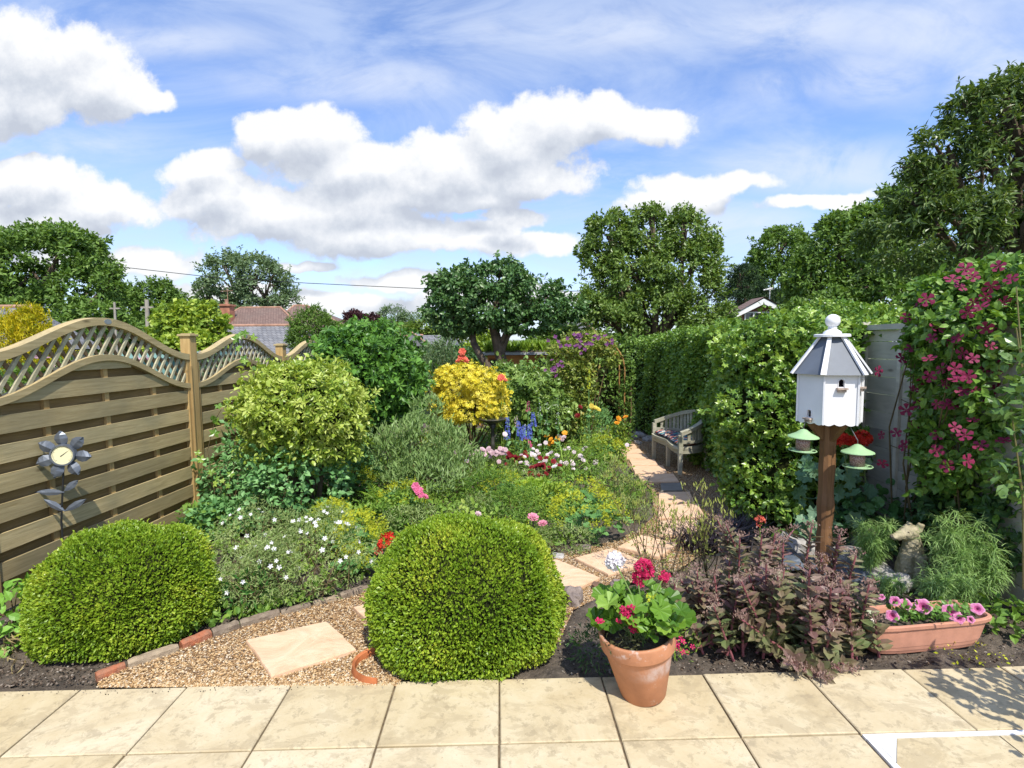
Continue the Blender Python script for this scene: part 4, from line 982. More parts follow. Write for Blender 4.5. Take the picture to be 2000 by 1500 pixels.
    nt.links.new(b.ramp(sc.outputs[0], [(0, (.02, .03, .08)), (.25, (.04, .22, .22)), (.42, (.6, .58, .5)), (.58, (.5, .12, .07)), (.72, (.03, .06, .12)), (.88, (.65, .35, .2))], 'CONSTANT'), p.inputs['Base Color']); p.inputs['Roughness'].default_value = .9
    nt.links.new(p.outputs[0], out.inputs[0])
    cu = thing('seat_cushion', 'navy, teal and red patterned cushion lying on the curved bench', 'cushion', (bn.location[0], bn.location[1], bn.location[2]+sh_), rot=(0, 0, bang))
    mb = MB(); nx_, ny_ = 28, 10; v = []
    for side in (1, 0):
        for i in range(nx_):
            t = .25+(math.pi-.5)*i/(nx_-1); x = -a*math.cos(t)*.95; yb = arc(t)[1]*.90; yf = .045*abs(math.sin(2*t))-.015
            for j in range(ny_):
                s_ = j/(ny_-1); y_ = yf+(yb-yf)*s_; e = (min(i, nx_-1-i)/3, min(j, ny_-1-j)/2.5); pf = min(1, e[0])**.5*min(1, e[1])**.5
                z_ = .002+(.028+.032*pf+.006*math.sin(9*t*3)*pf if side else .028*(1-pf)); v.append([x, y_, z_])
    g_ = lambda s_, i, j: s_*nx_*ny_+i*ny_+j
    fs2 = [(g_(0, i, j), g_(0, i+1, j), g_(0, i+1, j+1), g_(0, i, j+1)) for i in range(nx_-1) for j in range(ny_-1)]+[(g_(1, i, j), g_(1, i, j+1), g_(1, i+1, j+1), g_(1, i+1, j)) for i in range(nx_-1) for j in range(ny_-1)]
    rim = [(i, 0) for i in range(nx_)]+[(nx_-1, j) for j in range(1, ny_)]+[(i, ny_-1) for i in range(nx_-2, -1, -1)]+[(0, j) for j in range(ny_-2, 0, -1)]
    fs2 += [(g_(0, *rim[i]), g_(1, *rim[i]), g_(1, *rim[(i+1) % len(rim)]), g_(0, *rim[(i+1) % len(rim)])) for i in range(len(rim))]
    mb.faces(v, fs2); mb.obj('cover', m_, cu, smooth=True)
bench()

# ------------------------------------------------------------ bird bath
bb0 = gp(963, 7.2); bb = thing('bird_bath', 'dark bronze bird bath with shallow bowl on a slim pedestal among the flowers', 'bird bath', bb0)
zz = lambda py: at(963, py, 7.2)[2]-bb0[2]
BRZ = plain('dark_bronze', (.07, .065, .055), .45, .5, .3, nscale=12, amt=.4)
zt = zz(818); mb = MB(); mb.lathe([(0, zt-.07), (.05, zt-.068), (.12, zt-.045), (.175, zt-.012), (.195, zt), (.19, zt+.006), (.16, zt-.008), (.10, zt-.035), (0, zt-.045)], 36); mb.obj('bowl', BRZ, bb, smooth=True)
mb = MB(); mb.lathe([(.12, 0), (.12, .03), (.06, .06), (.03, .1), (.028, zt*.45), (.038, zt*.48), (.028, zt*.51), (.026, zt-.15), (.06, zt-.065), (0, zt-.064)], 20); mb.obj('pedestal', BRZ, bb, smooth=True)
mb = MB(); mb.lathe([(0, zt-.014), (.15, zt-.014)], 30); mb.obj('water', plain('bath_water', (.05, .06, .06), .05, .8), bb)
# slender feeding station with tray
fs0 = gp(822, 8.0); fst = thing('feeding_station', 'slender dark feeding pole with a small tray beside the dark glossy shrub', 'bird feeder', fs0)
zz = lambda py: at(822, py, 8.0)[2]-fs0[2]
mb = MB(); mb.tube([[0, 0, 0], [0, 0, zz(695)]], .012, 8); mb.tube([[0, 0, zz(700)], [.05, 0, zz(690)], [.09, 0, zz(700)]], .007, 6); mb.obj('pole', plain('black_iron', (.02, .02, .02), .5, .4), fst)
mb = MB(); mb.lathe([(0, zz(768)), (.08, zz(768)), (.095, zz(764)), (.088, zz(764)), (0, zz(766))], 20); mb.obj('tray', plain('tray_tan', (.4, .36, .26), .7, .2), fst)
mb = MB(); mb.lathe([(0, zz(742)), (.035, zz(742)), (.035, zz(728)), (0, zz(726))], 14); mb.obj('peanut_holder', plain('terracotta_dull', (.4, .2, .14), .8, .2), fst)

# ------------------------------------------------------------ metal flower thermometer
ZN = plain('dark_zinc', (.13, .15, .18), .42, .5, .3, nscale=9, amt=.3)
ty = 3.45; t0 = gp(130, ty); c = at(125, 888, ty); th_ = thing('flower_thermometer', 'dark grey metal flower on a stake with a round cream thermometer face', 'garden thermometer', t0)
rel = c-t0
def thermo():
    mb = MB(); mb.tube([[0, 0, 0], [.0, 0, rel[2]*.5], [rel[0], 0, rel[2]]], .006, 8); mb.obj('stake', plain('black_iron', (.02, .02, .02), .5, .4), th_)
    nrm = unit(np.array([.25, -1, .05])); up = np.array([0, 0, 1.]); up = unit(up-nrm*(up@nrm)); rt = np.cross(up, nrm)*-1
    rt = np.cross(nrm, up)*-1
    for k in range(7):
        a = R_(95)+k*2*math.pi/7; d = rt*math.cos(a)+up*math.sin(a); s_ = np.cross(nrm, d); mb = MB(); v = []; 
        prof = [(0.062, .016), (.085, .033), (.112, .040), (.138, .032), (.158, .012), (.166, .0)]
        for r, w in prof:
            cv = .012*math.sin((r-.07)/.118*math.pi); v += [rel+d*r+s_*w+nrm*(cv-.004), rel+d*r+nrm*(cv+.010), rel+d*r-s_*w+nrm*(cv-.004)]
        mb.faces(v, [(i*3+j, i*3+j+1, (i+1)*3+j+1, (i+1)*3+j) for i in range(5) for j in (0, 1)])
        o = mb.obj('petal', ZN, th_); sm = o.modifiers.new('s', 'SOLIDIFY'); sm.thickness = .002
    def disc(r0, r1, n0, n1, mat, name):
        mb = MB(); t = np.linspace(0, 2*math.pi, 37)[:-1]; v = []
        for r, n_ in ((r0, n0), (r1, n0), (r1, n1), (r0, n1)): v += [rel+rt*r*math.cos(q)+up*r*math.sin(q)+nrm*n_ for q in t]
        mb.faces(v, [(l*36+j, l*36+(j+1) % 36, ((l+1) % 4)*36+(j+1) % 36, ((l+1) % 4)*36+j) for l in range(4) for j in range(36)]); return mb.obj(name, mat, th_)
    disc(.064, .074, -.01, .026, ZN, 'dial_rim'); dl = disc(.0, .0645, .0, .018, plain('dial_cream', (.72, .68, .42), .5, .4), 'dial')
    mb = MB()
    for k in range(41):
        a = R_(225-270*k/40); d = rt*math.cos(a)+up*math.sin(a); s_ = np.cross(nrm, d)*.0008; r0 = .048 if k % 5 == 0 else .053
        mb.faces([rel+d*r0-s_+nrm*.0186, rel+d*.059-s_+nrm*.0186, rel+d*.059+s_+nrm*.0186, rel+d*r0+s_+nrm*.0186], [(0, 1, 2, 3)])
    a = R_(38); d = rt*math.cos(a)+up*math.sin(a); s_ = np.cross(nrm, d)*.003
    mb.faces([rel-d*.015-s_+nrm*.020, rel+d*.055+nrm*.020, rel-d*.015+s_+nrm*.020], [(0, 1, 2)])
    mb.obj('dial_marks', plain('dial_black', (.03, .03, .03), .6), dl)
    for (z_, a0, sgn, ln) in ((.70, 5, -1, .17), (.71, 40, 1, .11), (.56, 38, -1, .15), (.56, 30, 1, .15)):
        pz = np.array([rel[0]*z_, 0, rel[2]*z_+.02]); d = unit(rt*sgn*math.cos(R_(a0))+up*math.sin(R_(a0))); s_ = np.cross(nrm, d); mb = MB(); v = []
        for r, w in ((0, .003), (.25, .018), (.55, .023), (.8, .014), (1, .0)): v += [pz+d*r*ln+s_*w+nrm*.0, pz+d*r*ln+nrm*.006, pz+d*r*ln-s_*w]
        mb.faces(v, [(i*3+j, i*3+j+1, (i+1)*3+j+1, (i+1)*3+j) for i in range(4) for j in (0, 1)]); o = mb.obj('metal_leaf', ZN, th_); sm = o.modifiers.new('s', 'SOLIDIFY'); sm.thickness = .002
thermo()

# ------------------------------------------------------------ clay pot
def terra(name, base, eff=True):
    m, nt, b = newmat(name); out = N(nt, 'ShaderNodeOutputMaterial'); p = N(nt, 'ShaderNodeBsdfPrincipled'); tc = N(nt, 'ShaderNodeTexCoord'); O = tc.outputs['Object']
    c = b.mix(b.rng(b.noise(O, 9, 6, .65), .3, .7), tuple(x*.8 for x in base), tuple(min(1, x*1.12) for x in base))
    sp = N(nt, 'ShaderNodeSeparateXYZ'); nt.links.new(O, sp.inputs[0])
    if eff:
        band = b.m('MULTIPLY', b.rng(sp.outputs[2], .13, .165, smooth=True), b.rng(sp.outputs[2], .235, .20, smooth=True))
        lim = b.rng(sp.outputs[0], -.09, .02, smooth=True)
        salt = b.m('MULTIPLY', b.m('MULTIPLY', band, lim), b.rng(b.noise(b.v('MULTIPLY', O, (1, 1, .6)), 16, 6, .7), .40, .62))
        c = b.mix(b.m('MULTIPLY', salt, .7), c, (.62, .52, .48))
        c = b.mix(b.m('MULTIPLY', b.rng(b.noise(O, 26, 5, .7), .63, .70), .6), c, (.6, .47, .4))
        rn = b.m('MULTIPLY', b.rng(sp.outputs[2], .262, .275), b.rng(b.noise(O, 20, 6, .7), .54, .64)); c = b.mix(b.m('MULTIPLY', rn, .6), c, (.66, .55, .5))
        c = b.mix(b.m('MULTIPLY', b.rng(b.noise(O, 5, 3, .5), .55, .75), .35), c, (.25, .11, .06))
    nt.links.new(c, p.inputs['Base Color']); p.inputs['Roughness'].default_value = .72; p.inputs['Specular IOR Level'].default_value = .3
    bp = N(nt, 'ShaderNodeBump'); bp.inputs['Strength'].default_value = .25; bp.inputs['Distance'].default_value = .003
    nt.links.new(b.noise(O, 60, 5, .7), bp.inputs['Height']); nt.links.new(bp.outputs[0], p.inputs['Normal']); nt.links.new(p.outputs[0], out.inputs[0]); return m
pb = gnd0(1256, 1352); POT = thing('clay_pot', 'large terracotta clay pot with white lime bloom standing on the patio edge', 'plant pot', (pb[0], pb[1]+.0, .004), rot=(R_(2), R_(-7), 0))
TC = terra('terracotta', (.50, .225, .115))
RP = .172; HP = .315
mb = MB(); mb.lathe([(0, 0), (.098, 0), (.104, .006), (RP*.905, HP-.078), (RP*.915, HP-.072), (RP*.975, HP-.071), (RP*.985, HP-.066), (RP, HP-.01), (RP*.99, HP), (RP*.93, HP), (RP*.92, HP-.01), (RP*.86, HP-.035)], 64); mb.obj('body', TC, POT, smooth=False, bevel=0)
for p_ in POT.children[0].data.polygons: p_.use_smooth = True
mb = MB(); mb.lathe([(0, HP-.045), (RP*.88, HP-.045)], 30); mb.obj('compost', SOIL, POT)
POTM = Matrix.Translation(POT.location) @ __import__('mathutils').Euler((R_(2), R_(-7), 0)).to_matrix().to_4x4()
potw = lambda x, y, z: np.array(POTM @ Vector((x, y, z)))

# ------------------------------------------------------------ trough planter
ta, tb = gnd(1702, 1284), gnd(1945, 1262); tc_ = (ta+tb)/2; tang = math.atan2(tb[1]-ta[1], tb[0]-ta[0])
TL = np.linalg.norm(tb-ta)+.05; TW, TH_ = .19, .165
TR = thing('trough_planter', 'long salmon terracotta coloured trough planter on the bed by the patio', 'planter', (tc_[0]-math.sin(tang)*.09-.02, tc_[1]+.09, float(gz(tc_[1]))), rot=(0, 0, tang))
TRM = terra('salmon_plastic', (.56, .27, .18), False)
def trough():
    mb = MB(); n = 40; rings = []
    def ring(L, Wd, z, r=.03, bow=.0):
        out = []
        for i in range(n):
            a = 2*math.pi*(i+.5)/n; c_, s_ = math.cos(a), math.sin(a)
            x = math.copysign(abs(c_)**.22, c_)*L/2; y = math.copysign(abs(s_)**.35, s_)*Wd/2
            out.append([x, y - (bow*(1-(2*x/L)**2) if y < 0 else 0), z])
        return out
    L = TL
    for q in ((L-.17, TW-.05, 0), (L-.15, TW-.04, .018), (L-.145, TW-.036, .019), (L-.13, TW-.03, .040), (L-.127, TW-.026, .041), (L-.07, TW-.006, TH_-.025), (L-.06, TW-.003, TH_-.024), (L-.035, TW+.012, TH_-.022), (L-.03, TW+.016, TH_-.004), (L-.035, TW+.012, TH_), (L-.06, TW-.012, TH_), (L-.07, TW-.02, TH_-.01), (L-.085, TW-.03, TH_-.04)): rings += ring(*q, bow=.02)
    m = 13; fs = [(i*n+j, i*n+(j+1) % n, (i+1)*n+(j+1) % n, (i+1)*n+j) for i in range(m-1) for j in range(n)]+[tuple(range(n-1, -1, -1))]
    mb.faces(rings, fs); mb.obj('body', TRM, TR)
    mb = MB(); r_ = ring(L-.084, TW-.029, TH_-.035, bow=.02); mb.faces(r_, [tuple(range(n))]); mb.obj('compost', SOIL, TR)
trough()

# ------------------------------------------------------------ stone animal statue
STAT = plain('weathered_statue_stone', (.50, .44, .30), .9, .2, nscale=16, amt=.5, bump=.8, bscale=55, col2=(.25, .22, .13))
sb = gnd(1772, 1138); SY = sb[1]
st = thing('animal_statue', 'weathered stone statue of a sitting furry animal looking left with raised head', 'statue', sb)
def statue():
    k = SY/F; P = lambda dx, dy, yy=0.: np.array([dx*k, yy, dy*k])     # offsets in picture pixels at that depth
    mb = MB()
    def T(pts, rads, kk=14):
        pts = np.array(pts); rads = np.array(rads)*k; n = 14; t0_ = np.linspace(0, len(pts)-1, n)
        q = np.stack([np.interp(t0_, range(len(pts)), pts[:, c]) for c in range(3)], 1); r = np.interp(t0_, range(len(rads)), rads)
        for _ in range(2): q[1:-1] = (q[:-2]+2*q[1:-1]+q[2:])/4; r[1:-1] = (r[:-2]+2*r[1:-1]+r[2:])/4
        mb.tube(q, r, kk)
    T([P(2, -8), P(4, 25), P(6, 60), P(6, 85), P(4, 100)], [23, 27, 20, 15, 14])                  # trunk and neck
    T([P(18, -5, .04), P(22, 14, .03), P(14, 30, .0)], [22, 27, 18])                       # haunch
    T([P(8, 102), P(-2, 105), P(-15, 101, -.01), P(-30, 98, -.015), P(-40, 97, -.018)], [15, 17, 11.5, 8, 5.5])      # head and muzzle
    T([P(10, 108, -.02), P(15, 125, -.028)], [8, 6], 8); T([P(4, 110, .03), P(6, 122, .034)], [7, 5], 8)                          # ears
    T([P(-8, 62, -.03), P(-14, 30, -.045), P(-12, 4, -.05), P(-12, -4, -.05)], [13, 11, 8, 8]); T([P(12, 62, -.05), P(12, 28, -.06), P(14, 2, -.07), P(13, -4, -.07)], [13, 10, 8, 8])
    T([P(-12, -3, -.05), P(-22, -5, -.07)], [9, 6], 10); T([P(12, -3, -.07), P(8, -5, -.1)], [9, 6], 10)
    o = mb.obj('body', STAT, st); r = o.modifiers.new('remesh', 'REMESH'); r.mode = 'VOXEL'; r.voxel_size = .0052; r.use_smooth_shade = True
    sm = o.modifiers.new('sm', 'SMOOTH'); sm.factor = .6; sm.iterations = 4
    tx = bpy.data.textures.new('fur', 'CLOUDS'); tx.noise_scale = .022; d = o.modifiers.new('fur', 'DISPLACE'); d.texture = tx; d.strength = .012; d.texture_coords = 'LOCAL'
    mb = MB()
    for p in (P(-41, 98, -.020),): mb.tube([p, p+P(-2, 0, 0)], [4*k, 2.5*k], 8)
    mb.obj('nose', plain('dark_stone', (.14, .12, .09), .8), st)
    mb = MB(); mb.tube([P(-13, 108, -.045), P(-12, 108.5, -.038)], [1.8*k, 2.2*k], 8); mb.obj('eye', plain('dark_stone', (.14, .12, .09), .8), st)
statue()
# ------------------------------------------------------------ growing things
def PB(px, py, rx, ry, Y, dep=None):
    c = at(px, py, Y); k = np.linalg.norm([1, (px-CX)/F*0])*Y/F
    return (c, np.array([rx*k, dep if dep else rx*k*.85, ry*k]))
def sample(blobs, n, K=14, cr=.34, fill=.35, zfloor=True, inner=.3, tail=.25):
    """points in clumps near the skin of the ellipsoids; returns points and outward directions"""
    A = np.array([(b[1][0]*b[1][2]+b[1][0]*b[1][1])**1.0 for b in blobs]); A /= A.sum(); Ps = []; Os = []
    for (c, r), a in zip(blobs, A):
        m = max(4, int(n*a)); d = rvec(K); d[:, 2] = d[:, 2]*.85+.12; d = unit(d); cc = d*(.80+.22*rng.random((K, 1))); rad = cr*rng.uniform(.6, 1.35, K)
        nf = int(m*fill); mc = m-nf
        w = rad**2; w /= w.sum(); idx = rng.choice(K, mc, p=w)
        q = rvec(mc)*np.abs(rng.random((mc, 1)))**.45
        q = cc[idx]+q*rad[idx][:, None]
        o = unit(q*.5+unit(q-cc[idx]*.82))
        f = rvec(nf); q2 = f*(1-inner*rng.random((nf, 1))**1.5+ (tail*.2*rng.random((nf, 1))**3)); q = np.concatenate([q, q2]); o = np.concatenate([o, f])
        if tail > .2 and K >= 12:                       # loose outer twigs
            nt_ = max(6, K*2); mt = max(1, int(m*.17/nt_)); dd = rvec(nt_*mt)[:nt_]; dd[:, 2] = dd[:, 2]*.8+.25; dd = unit(dd); t = rng.random((nt_, mt, 1)); ln = rng.uniform(.12, .55, (nt_, 1, 1))
            tw = (dd[:, None]*(.95+t*ln)+rng.normal(size=(nt_, mt, 3))*.025*(1.3-t)).reshape(-1, 3); q = np.concatenate([q, tw]); o = np.concatenate([o, np.repeat(dd, mt, 0)])
        Ps.append(c+q*r); Os.append(o)
    P = np.concatenate(Ps); O = np.concatenate(Os)
    keep = np.ones(len(P), bool)
    for c, r in blobs: keep &= (((P-c)/r)**2).sum(1) > .45
    if zfloor: keep &= P[:, 2] > gz(P[:, 1])+.015
    return P[keep], O[keep]
def leaves(mb, P, O, size, tmpl, up=.5, rnd_n=.7, grav=0., mi=0, out=.5, sj=.35):
    n = len(P); Nn = unit(O*.55+np.array([0, 0, up])+rvec(n)*rnd_n); D = unit(rvec(n)*.8+O*out+np.array([0, 0, -grav]))
    mb.inst(tmpl, P, D, Nn, size*rng.uniform(1-sj, 1+sj, n), rng.random(n), mi)
BARK = plain('bark', (.16, .12, .085), .95, .1, nscale=8, amt=.5, bump=1, col2=(.07, .055, .04))
TWIG = plain('twig', (.13, .1, .05), .9, .1, nscale=8, amt=.4)
INNER = plain('dark_inner_core', (.022, .026, .010), 1, .0, nscale=12, amt=.5)  # woody insides as solid cores, the shade among them put into the near-black colour
def trunk_of(root, base, blobs, r0, fork=.45, extra=3, mat=None, name='trunk', lean=None):
    mb = MB(); base = np.array(base); cs = np.mean([b[0] for b in blobs], 0); mid = base+(cs-base)*fork
    if lean is not None: mid = mid+lean
    p0 = base+[0, 0, -.15]; q = (base+mid)/2+rng.normal(size=3)*r0*.6
    mb.tube([p0, base+[0, 0, r0*.6], q, mid], [r0*1.35, r0*1.05, r0*.85, r0*.7], 10)
    for c, r in blobs:
        e = c+r*[0, 0, .1]; m1 = (mid*.55+e*.45)+rng.normal(size=3)*np.linalg.norm(e-mid)*.08
        mb.tube([mid, m1, e], [r0*.5, r0*.3, r0*.12], 7)
        for _ in range(extra):
            t = e+rvec(1)[0]*r*.75; t[2] = max(t[2], e[2]-r[2]*.3); mb.tube([m1*.4+e*.6, (e+t)/2+rng.normal(size=3)*r*.06, t], [r0*.2, r0*.12, r0*.04], 5)
    return mb.obj(name, mat or BARK, root, world=True)
def tree(name, label, cat, bpx, Y, blobs, n, size, mat, tmpl=LEAF, r0=.15, K=14, cr=.34, fill=.3, group=None, grav=.1, up=.5, fork=.45, extra=3, tail=.25, bark=None, **k):
    base = at(bpx, 800, Y); base = np.array([base[0], Y, float(gz(Y))]); root = thing(name, label, cat, base, group)
    trunk_of(root, base, blobs, r0, fork, extra, bark, **k)
    P, O = sample(blobs, n, K, cr, fill, tail=tail); mb = MB(); leaves(mb, P, O, size, tmpl, up=up, grav=grav); mb.obj('crown', mat, root, world=True)
    return root
G = lambda *c: list(c)
M_OAK = leafmat('leaf_mid', [(0.0565, 0.113, 0.0191), (0.104, 0.192, 0.0319), (0.16, 0.278, 0.0479), (0.246, 0.365, 0.0798)], .28, .5)
M_DK = leafmat('leaf_dark', [(0.0261, 0.0653, 0.0203), (0.0464, 0.109, 0.029), (0.0725, 0.16, 0.0435), (0.116, 0.217, 0.0725)], .22, .45)
M_BL = leafmat('leaf_bluegreen', [(0.087, 0.145, 0.0653), (0.131, 0.21, 0.087), (0.189, 0.275, 0.131), (0.261, 0.348, 0.174)], .25, .5)
M_YG = leafmat('leaf_yellowgreen', [(0.0983, 0.184, 0.0174), (0.196, 0.308, 0.0348), (0.348, 0.456, 0.0522), (0.5, 0.567, 0.104)], .3, .5)
M_GOLD = leafmat('conifer_gold', [(.16, .22, .01), (.38, .38, .01), (.62, .52, .015), (.75, .62, .03)], .25, .6)
M_PUR = leafmat('leaf_copper', [(.035, .012, .014), (.06, .02, .022), (.09, .03, .03)], .2, .5, tint=(1.2, .6, .6))
M_PEAR = leafmat('leaf_pear', [(.065,.13,.022),(.12,.21,.035),(.2,.3,.06),(.3,.4,.12)] or [(0.0508, 0.109, 0.0203), (0.102, 0.181, 0.0319), (0.174, 0.275, 0.058), (0.275, 0.377, 0.109)], .28, .42, .5)
M_APPLE = leafmat('leaf_apple', [(0.0367, 0.0974, 0.0261), (0.0634, 0.147, 0.0362), (0.108, 0.212, 0.058), (0.2, 0.308, 0.116)], .22, .4, .5)
M_CON = leafmat('conifer_dark', [(0.0202, 0.0504, 0.0179), (0.0336, 0.0728, 0.0224), (0.056, 0.101, 0.0336)], .12, .6)
BG = 'trees beyond the gardens'
# big tree at left
tree('broadleaf_tree', 'huge dark green tree filling the left edge of the skyline', 'tree', 60, 30, [PB(100,530,105,78,30),PB(20,560,80,90,30),PB(170,580,60,60,29),PB(190,640,60,50,28),PB(60,650,110,70,28),PB(130,480,55,35,30),PB(215,560,22,35,29),PB(-60,590,80,100,31)], 42000, .26, M_OAK, K=20, r0=.5, cr=.28, fill=.15, group=BG)
tree('broadleaf_tree', 'shorter mid green tree right of the huge left tree', 'tree', 290, 38, [PB(255,620,40,60,38),PB(300,600,38,50,38),PB(345,625,35,55,38),PB(325,580,20,28,38),PB(280,670,60,50,36),PB(240,575,18,22,38)], 22000, .26, M_OAK, K=14, r0=.35, cr=.36, group=BG)
tree('broadleaf_tree', 'airy elm like tree with sky gaps behind the red tiled roof', 'tree', 480, 46, [PB(450,540,48,42,46),PB(520,560,52,42,46),PB(425,590,32,25,46),PB(500,530,45,30,46),PB(545,595,38,28,46),PB(400,570,22,22,46),PB(480,600,50,25,46)], 17000, .26, M_BL, K=22, r0=.5, cr=.30, fill=.12, group=BG, extra=6)
tree('laurel_tree', 'bright yellow green bushy tree left of the brick chimney', 'tree', 370, 20, [PB(350,640,45,40,20),PB(395,630,38,35,20),PB(330,665,35,30,20),PB(372,615,30,22,20),PB(415,655,22,28,20),PB(365,690,65,35,19)], 16000, .17, M_YG, tmpl=LEAFW, K=14, r0=.16)
tree('golden_conifer', 'golden yellow conifer above the nearest fence panel', 'conifer', 50, 10.5, [PB(60,648,34,42,10.5),PB(30,672,55,50,10.5),PB(80,690,42,50,10.5),PB(-10,680,40,55,10.6),PB(62,615,15,18,10.5),PB(40,720,75,50,10.5)], 24000, .085, M_GOLD, tmpl=LEAFN, K=40, cr=.22, fill=.3, r0=.1, up=.2, grav=-.6)
tree('willow_bush', 'rounded feathery green bush in front of the red roof, above the dark glossy shrub', 'tree', 612, 20, [PB(612,645,38,38,20),PB(630,665,38,35,20),PB(592,665,25,30,20),PB(655,680,30,30,20),PB(617,620,18,18,20)], 9000, .17, M_OAK, tmpl=LEAFN, K=18, r0=.1, cr=.35)
tree('copper_beech', 'dark purple leaved tree on the skyline left of the far willow', 'tree', 705, 42, [PB(700,632,26,22,42),PB(680,640,16,15,42),PB(728,640,20,20,42),PB(693,618,12,10,42),PB(710,655,35,20,42)], 7000, .26, M_PUR, K=12, r0=.3, group=BG)
tree('broadleaf_tree', 'pale far willow on the skyline between copper tree and apple tree', 'tree', 775, 60, [PB(768,622,24,24,60),PB(800,630,24,20,60),PB(785,650,35,22,60),PB(750,645,16,22,60)], 7000, .36, M_BL, tmpl=LEAFN, K=14, r0=.4, group=BG)
tree('broadleaf_tree', 'low round light green tree behind the gabled outbuilding', 'tree', 800, 45, [PB(790,655,34,24,45),PB(835,645,25,22,45),PB(870,650,35,30,45),PB(760,665,20,18,45),PB(900,660,40,30,45)], 9000, .3, leafmat('leaf_light', [(0.087, 0.16, 0.0217),(0.16, 0.246, 0.0362),(0.246, 0.334, 0.058)], .3), K=12, r0=.3, group=BG)
# trees on the right
tree('broadleaf_tree', 'domed tree on the skyline between the pear tree and the big right trees', 'tree', 1520, 40, [PB(1525,500,52,48,40),PB(1490,530,30,38,40),PB(1560,520,38,50,40),PB(1520,560,60,50,40),PB(1450,545,14,16,40),PB(1530,462,34,18,40)], 20000, .26, M_OAK, K=18, r0=.4, cr=.32, group=BG)
tree('dark_conifer', 'dark layered conifer left of the white gable', 'conifer', 1455, 30, [PB(1455,560,38,20,30),PB(1450,590,50,18,30),PB(1465,615,55,22,30),PB(1430,640,50,30,30),PB(1500,590,30,25,30),PB(1445,535,28,16,30)], 16000, .2, M_CON, tmpl=LEAFN, K=16, r0=.3, cr=.3)
tree('broadleaf_tree', 'large leafy tree right of the white gable', 'tree', 1650, 22, [PB(1640,500,60,65,22),PB(1590,560,50,60,22),PB(1700,500,70,70,22),PB(1560,620,35,30,21),PB(1620,620,70,50,21),PB(1640,440,35,22,22),PB(1760,480,70,80,22),PB(1700,430,45,25,22),PB(1780,420,60,60,22),PB(1740,560,90,60,21),PB(1800,600,90,60,20)], 42000, .20, M_OAK, K=22, r0=.35, cr=.30, group=BG)
tree('willow_tree', 'tall tree with drooping narrow leaves rising up the right picture edge', 'tree', 2050, 11, [PB(1990,330,150,110,11),PB(1900,400,130,90,11),PB(1850,300,60,50,11),PB(1960,220,90,60,11),PB(1850,470,130,80,11),PB(1990,480,120,130,10.5),PB(2020,180,70,50,11),PB(1800,390,50,35,11),PB(1890,210,38,26,11),PB(1780,330,28,20,11),PB(2120,350,160,200,11)], 46000, .15, leafmat('leaf_willow', [(0.0435, 0.087, 0.0174),(0.087, 0.152, 0.029),(0.145, 0.225, 0.0508),(0.232, 0.304, 0.102)], .28, .4, .5), tmpl=T_leaf(.34), K=20, r0=.3, cr=.26, fill=.1, grav=.35, up=.5, extra=6)
tree('pear_tree', 'tall uneven green fruit tree rising centre right behind the hedge', 'tree', 1290, 16, [PB(1190,460,42,38,16),PB(1170,500,30,35,16),PB(1265,460,48,45,16),PB(1340,460,45,45,16),PB(1365,500,38,40,16),PB(1240,520,65,55,16),PB(1320,540,75,60,16),PB(1200,570,60,55,16),PB(1270,620,90,60,16),PB(1370,600,50,60,16),PB(1190,630,60,45,15.6),PB(1275,420,18,20,16),PB(1335,415,16,18,16),PB(1205,425,14,15,16),PB(1140,490,16,10,16),PB(1400,470,10,18,16),PB(1150,600,30,30,15.5)], 46000, .125, M_PEAR, K=19, r0=.22, cr=.31, fill=.14, extra=6)
# apple tree with its leaning trunk
def apple():
    Y = 13.2; blobs = [PB(900,575,60,48,Y),PB(970,560,65,45,Y),PB(1040,580,55,45,Y),PB(880,608,50,40,Y),PB(1060,608,48,38,Y),PB(960,600,80,42,Y),PB(895,635,45,20,Y),PB(1030,628,55,22,Y),PB(985,530,30,18,Y),PB(868,545,14,18,Y),PB(1120,600,22,25,Y),PB(1095,600,28,26,Y)]
    base = gp(985, Y); root = thing('apple_tree', 'broad flat topped apple tree with twin leaning trunks in mid garden', 'tree', base)
    mb = MB(); A = lambda x, y, dy=0.: at(x, y, Y+dy)
    mb.tube([base-[0, 0, .1], A(984, 720), A(976, 690), A(968, 655), A(960, 630)], [.19, .15, .14, .13, .09], 12)
    mb.tube([A(978, 690), A(990, 660), A(1002, 640), A(1030, 620)], [.09, .07, .06, .03], 8); mb.tube([A(975, 680), A(985, 655, -.1), A(992, 635, -.2), A(1000, 610)], [.07, .06, .05, .02], 8)
    b2 = gp(968, Y-.3); mb.tube([b2-[0, 0, .1], A(958, 722, -.3), A(938, 695, -.3), A(925, 670, -.2), A(922, 640), A(905, 610)], [.12, .10, .09, .085, .07, .03], 10)
    for c, r in blobs:
        for _ in range(3):
            e = c+rvec(1)[0]*r*.7; s_ = A(962, 628) if c[0] > A(940, 600)[0] else A(915, 625); mb.tube([s_, (s_+e)/2+rng.normal(size=3)*.08, e], [.05, .03, .01], 5)
    mb.obj('trunk', BARK, root, world=True)
    P, O = sample(blobs, 27000, 18, .30, .15); mb = MB(); leaves(mb, P, O, .105, OVAL, up=.4, grav=.3); mb.obj('crown', M_APPLE, root, world=True)
apple()
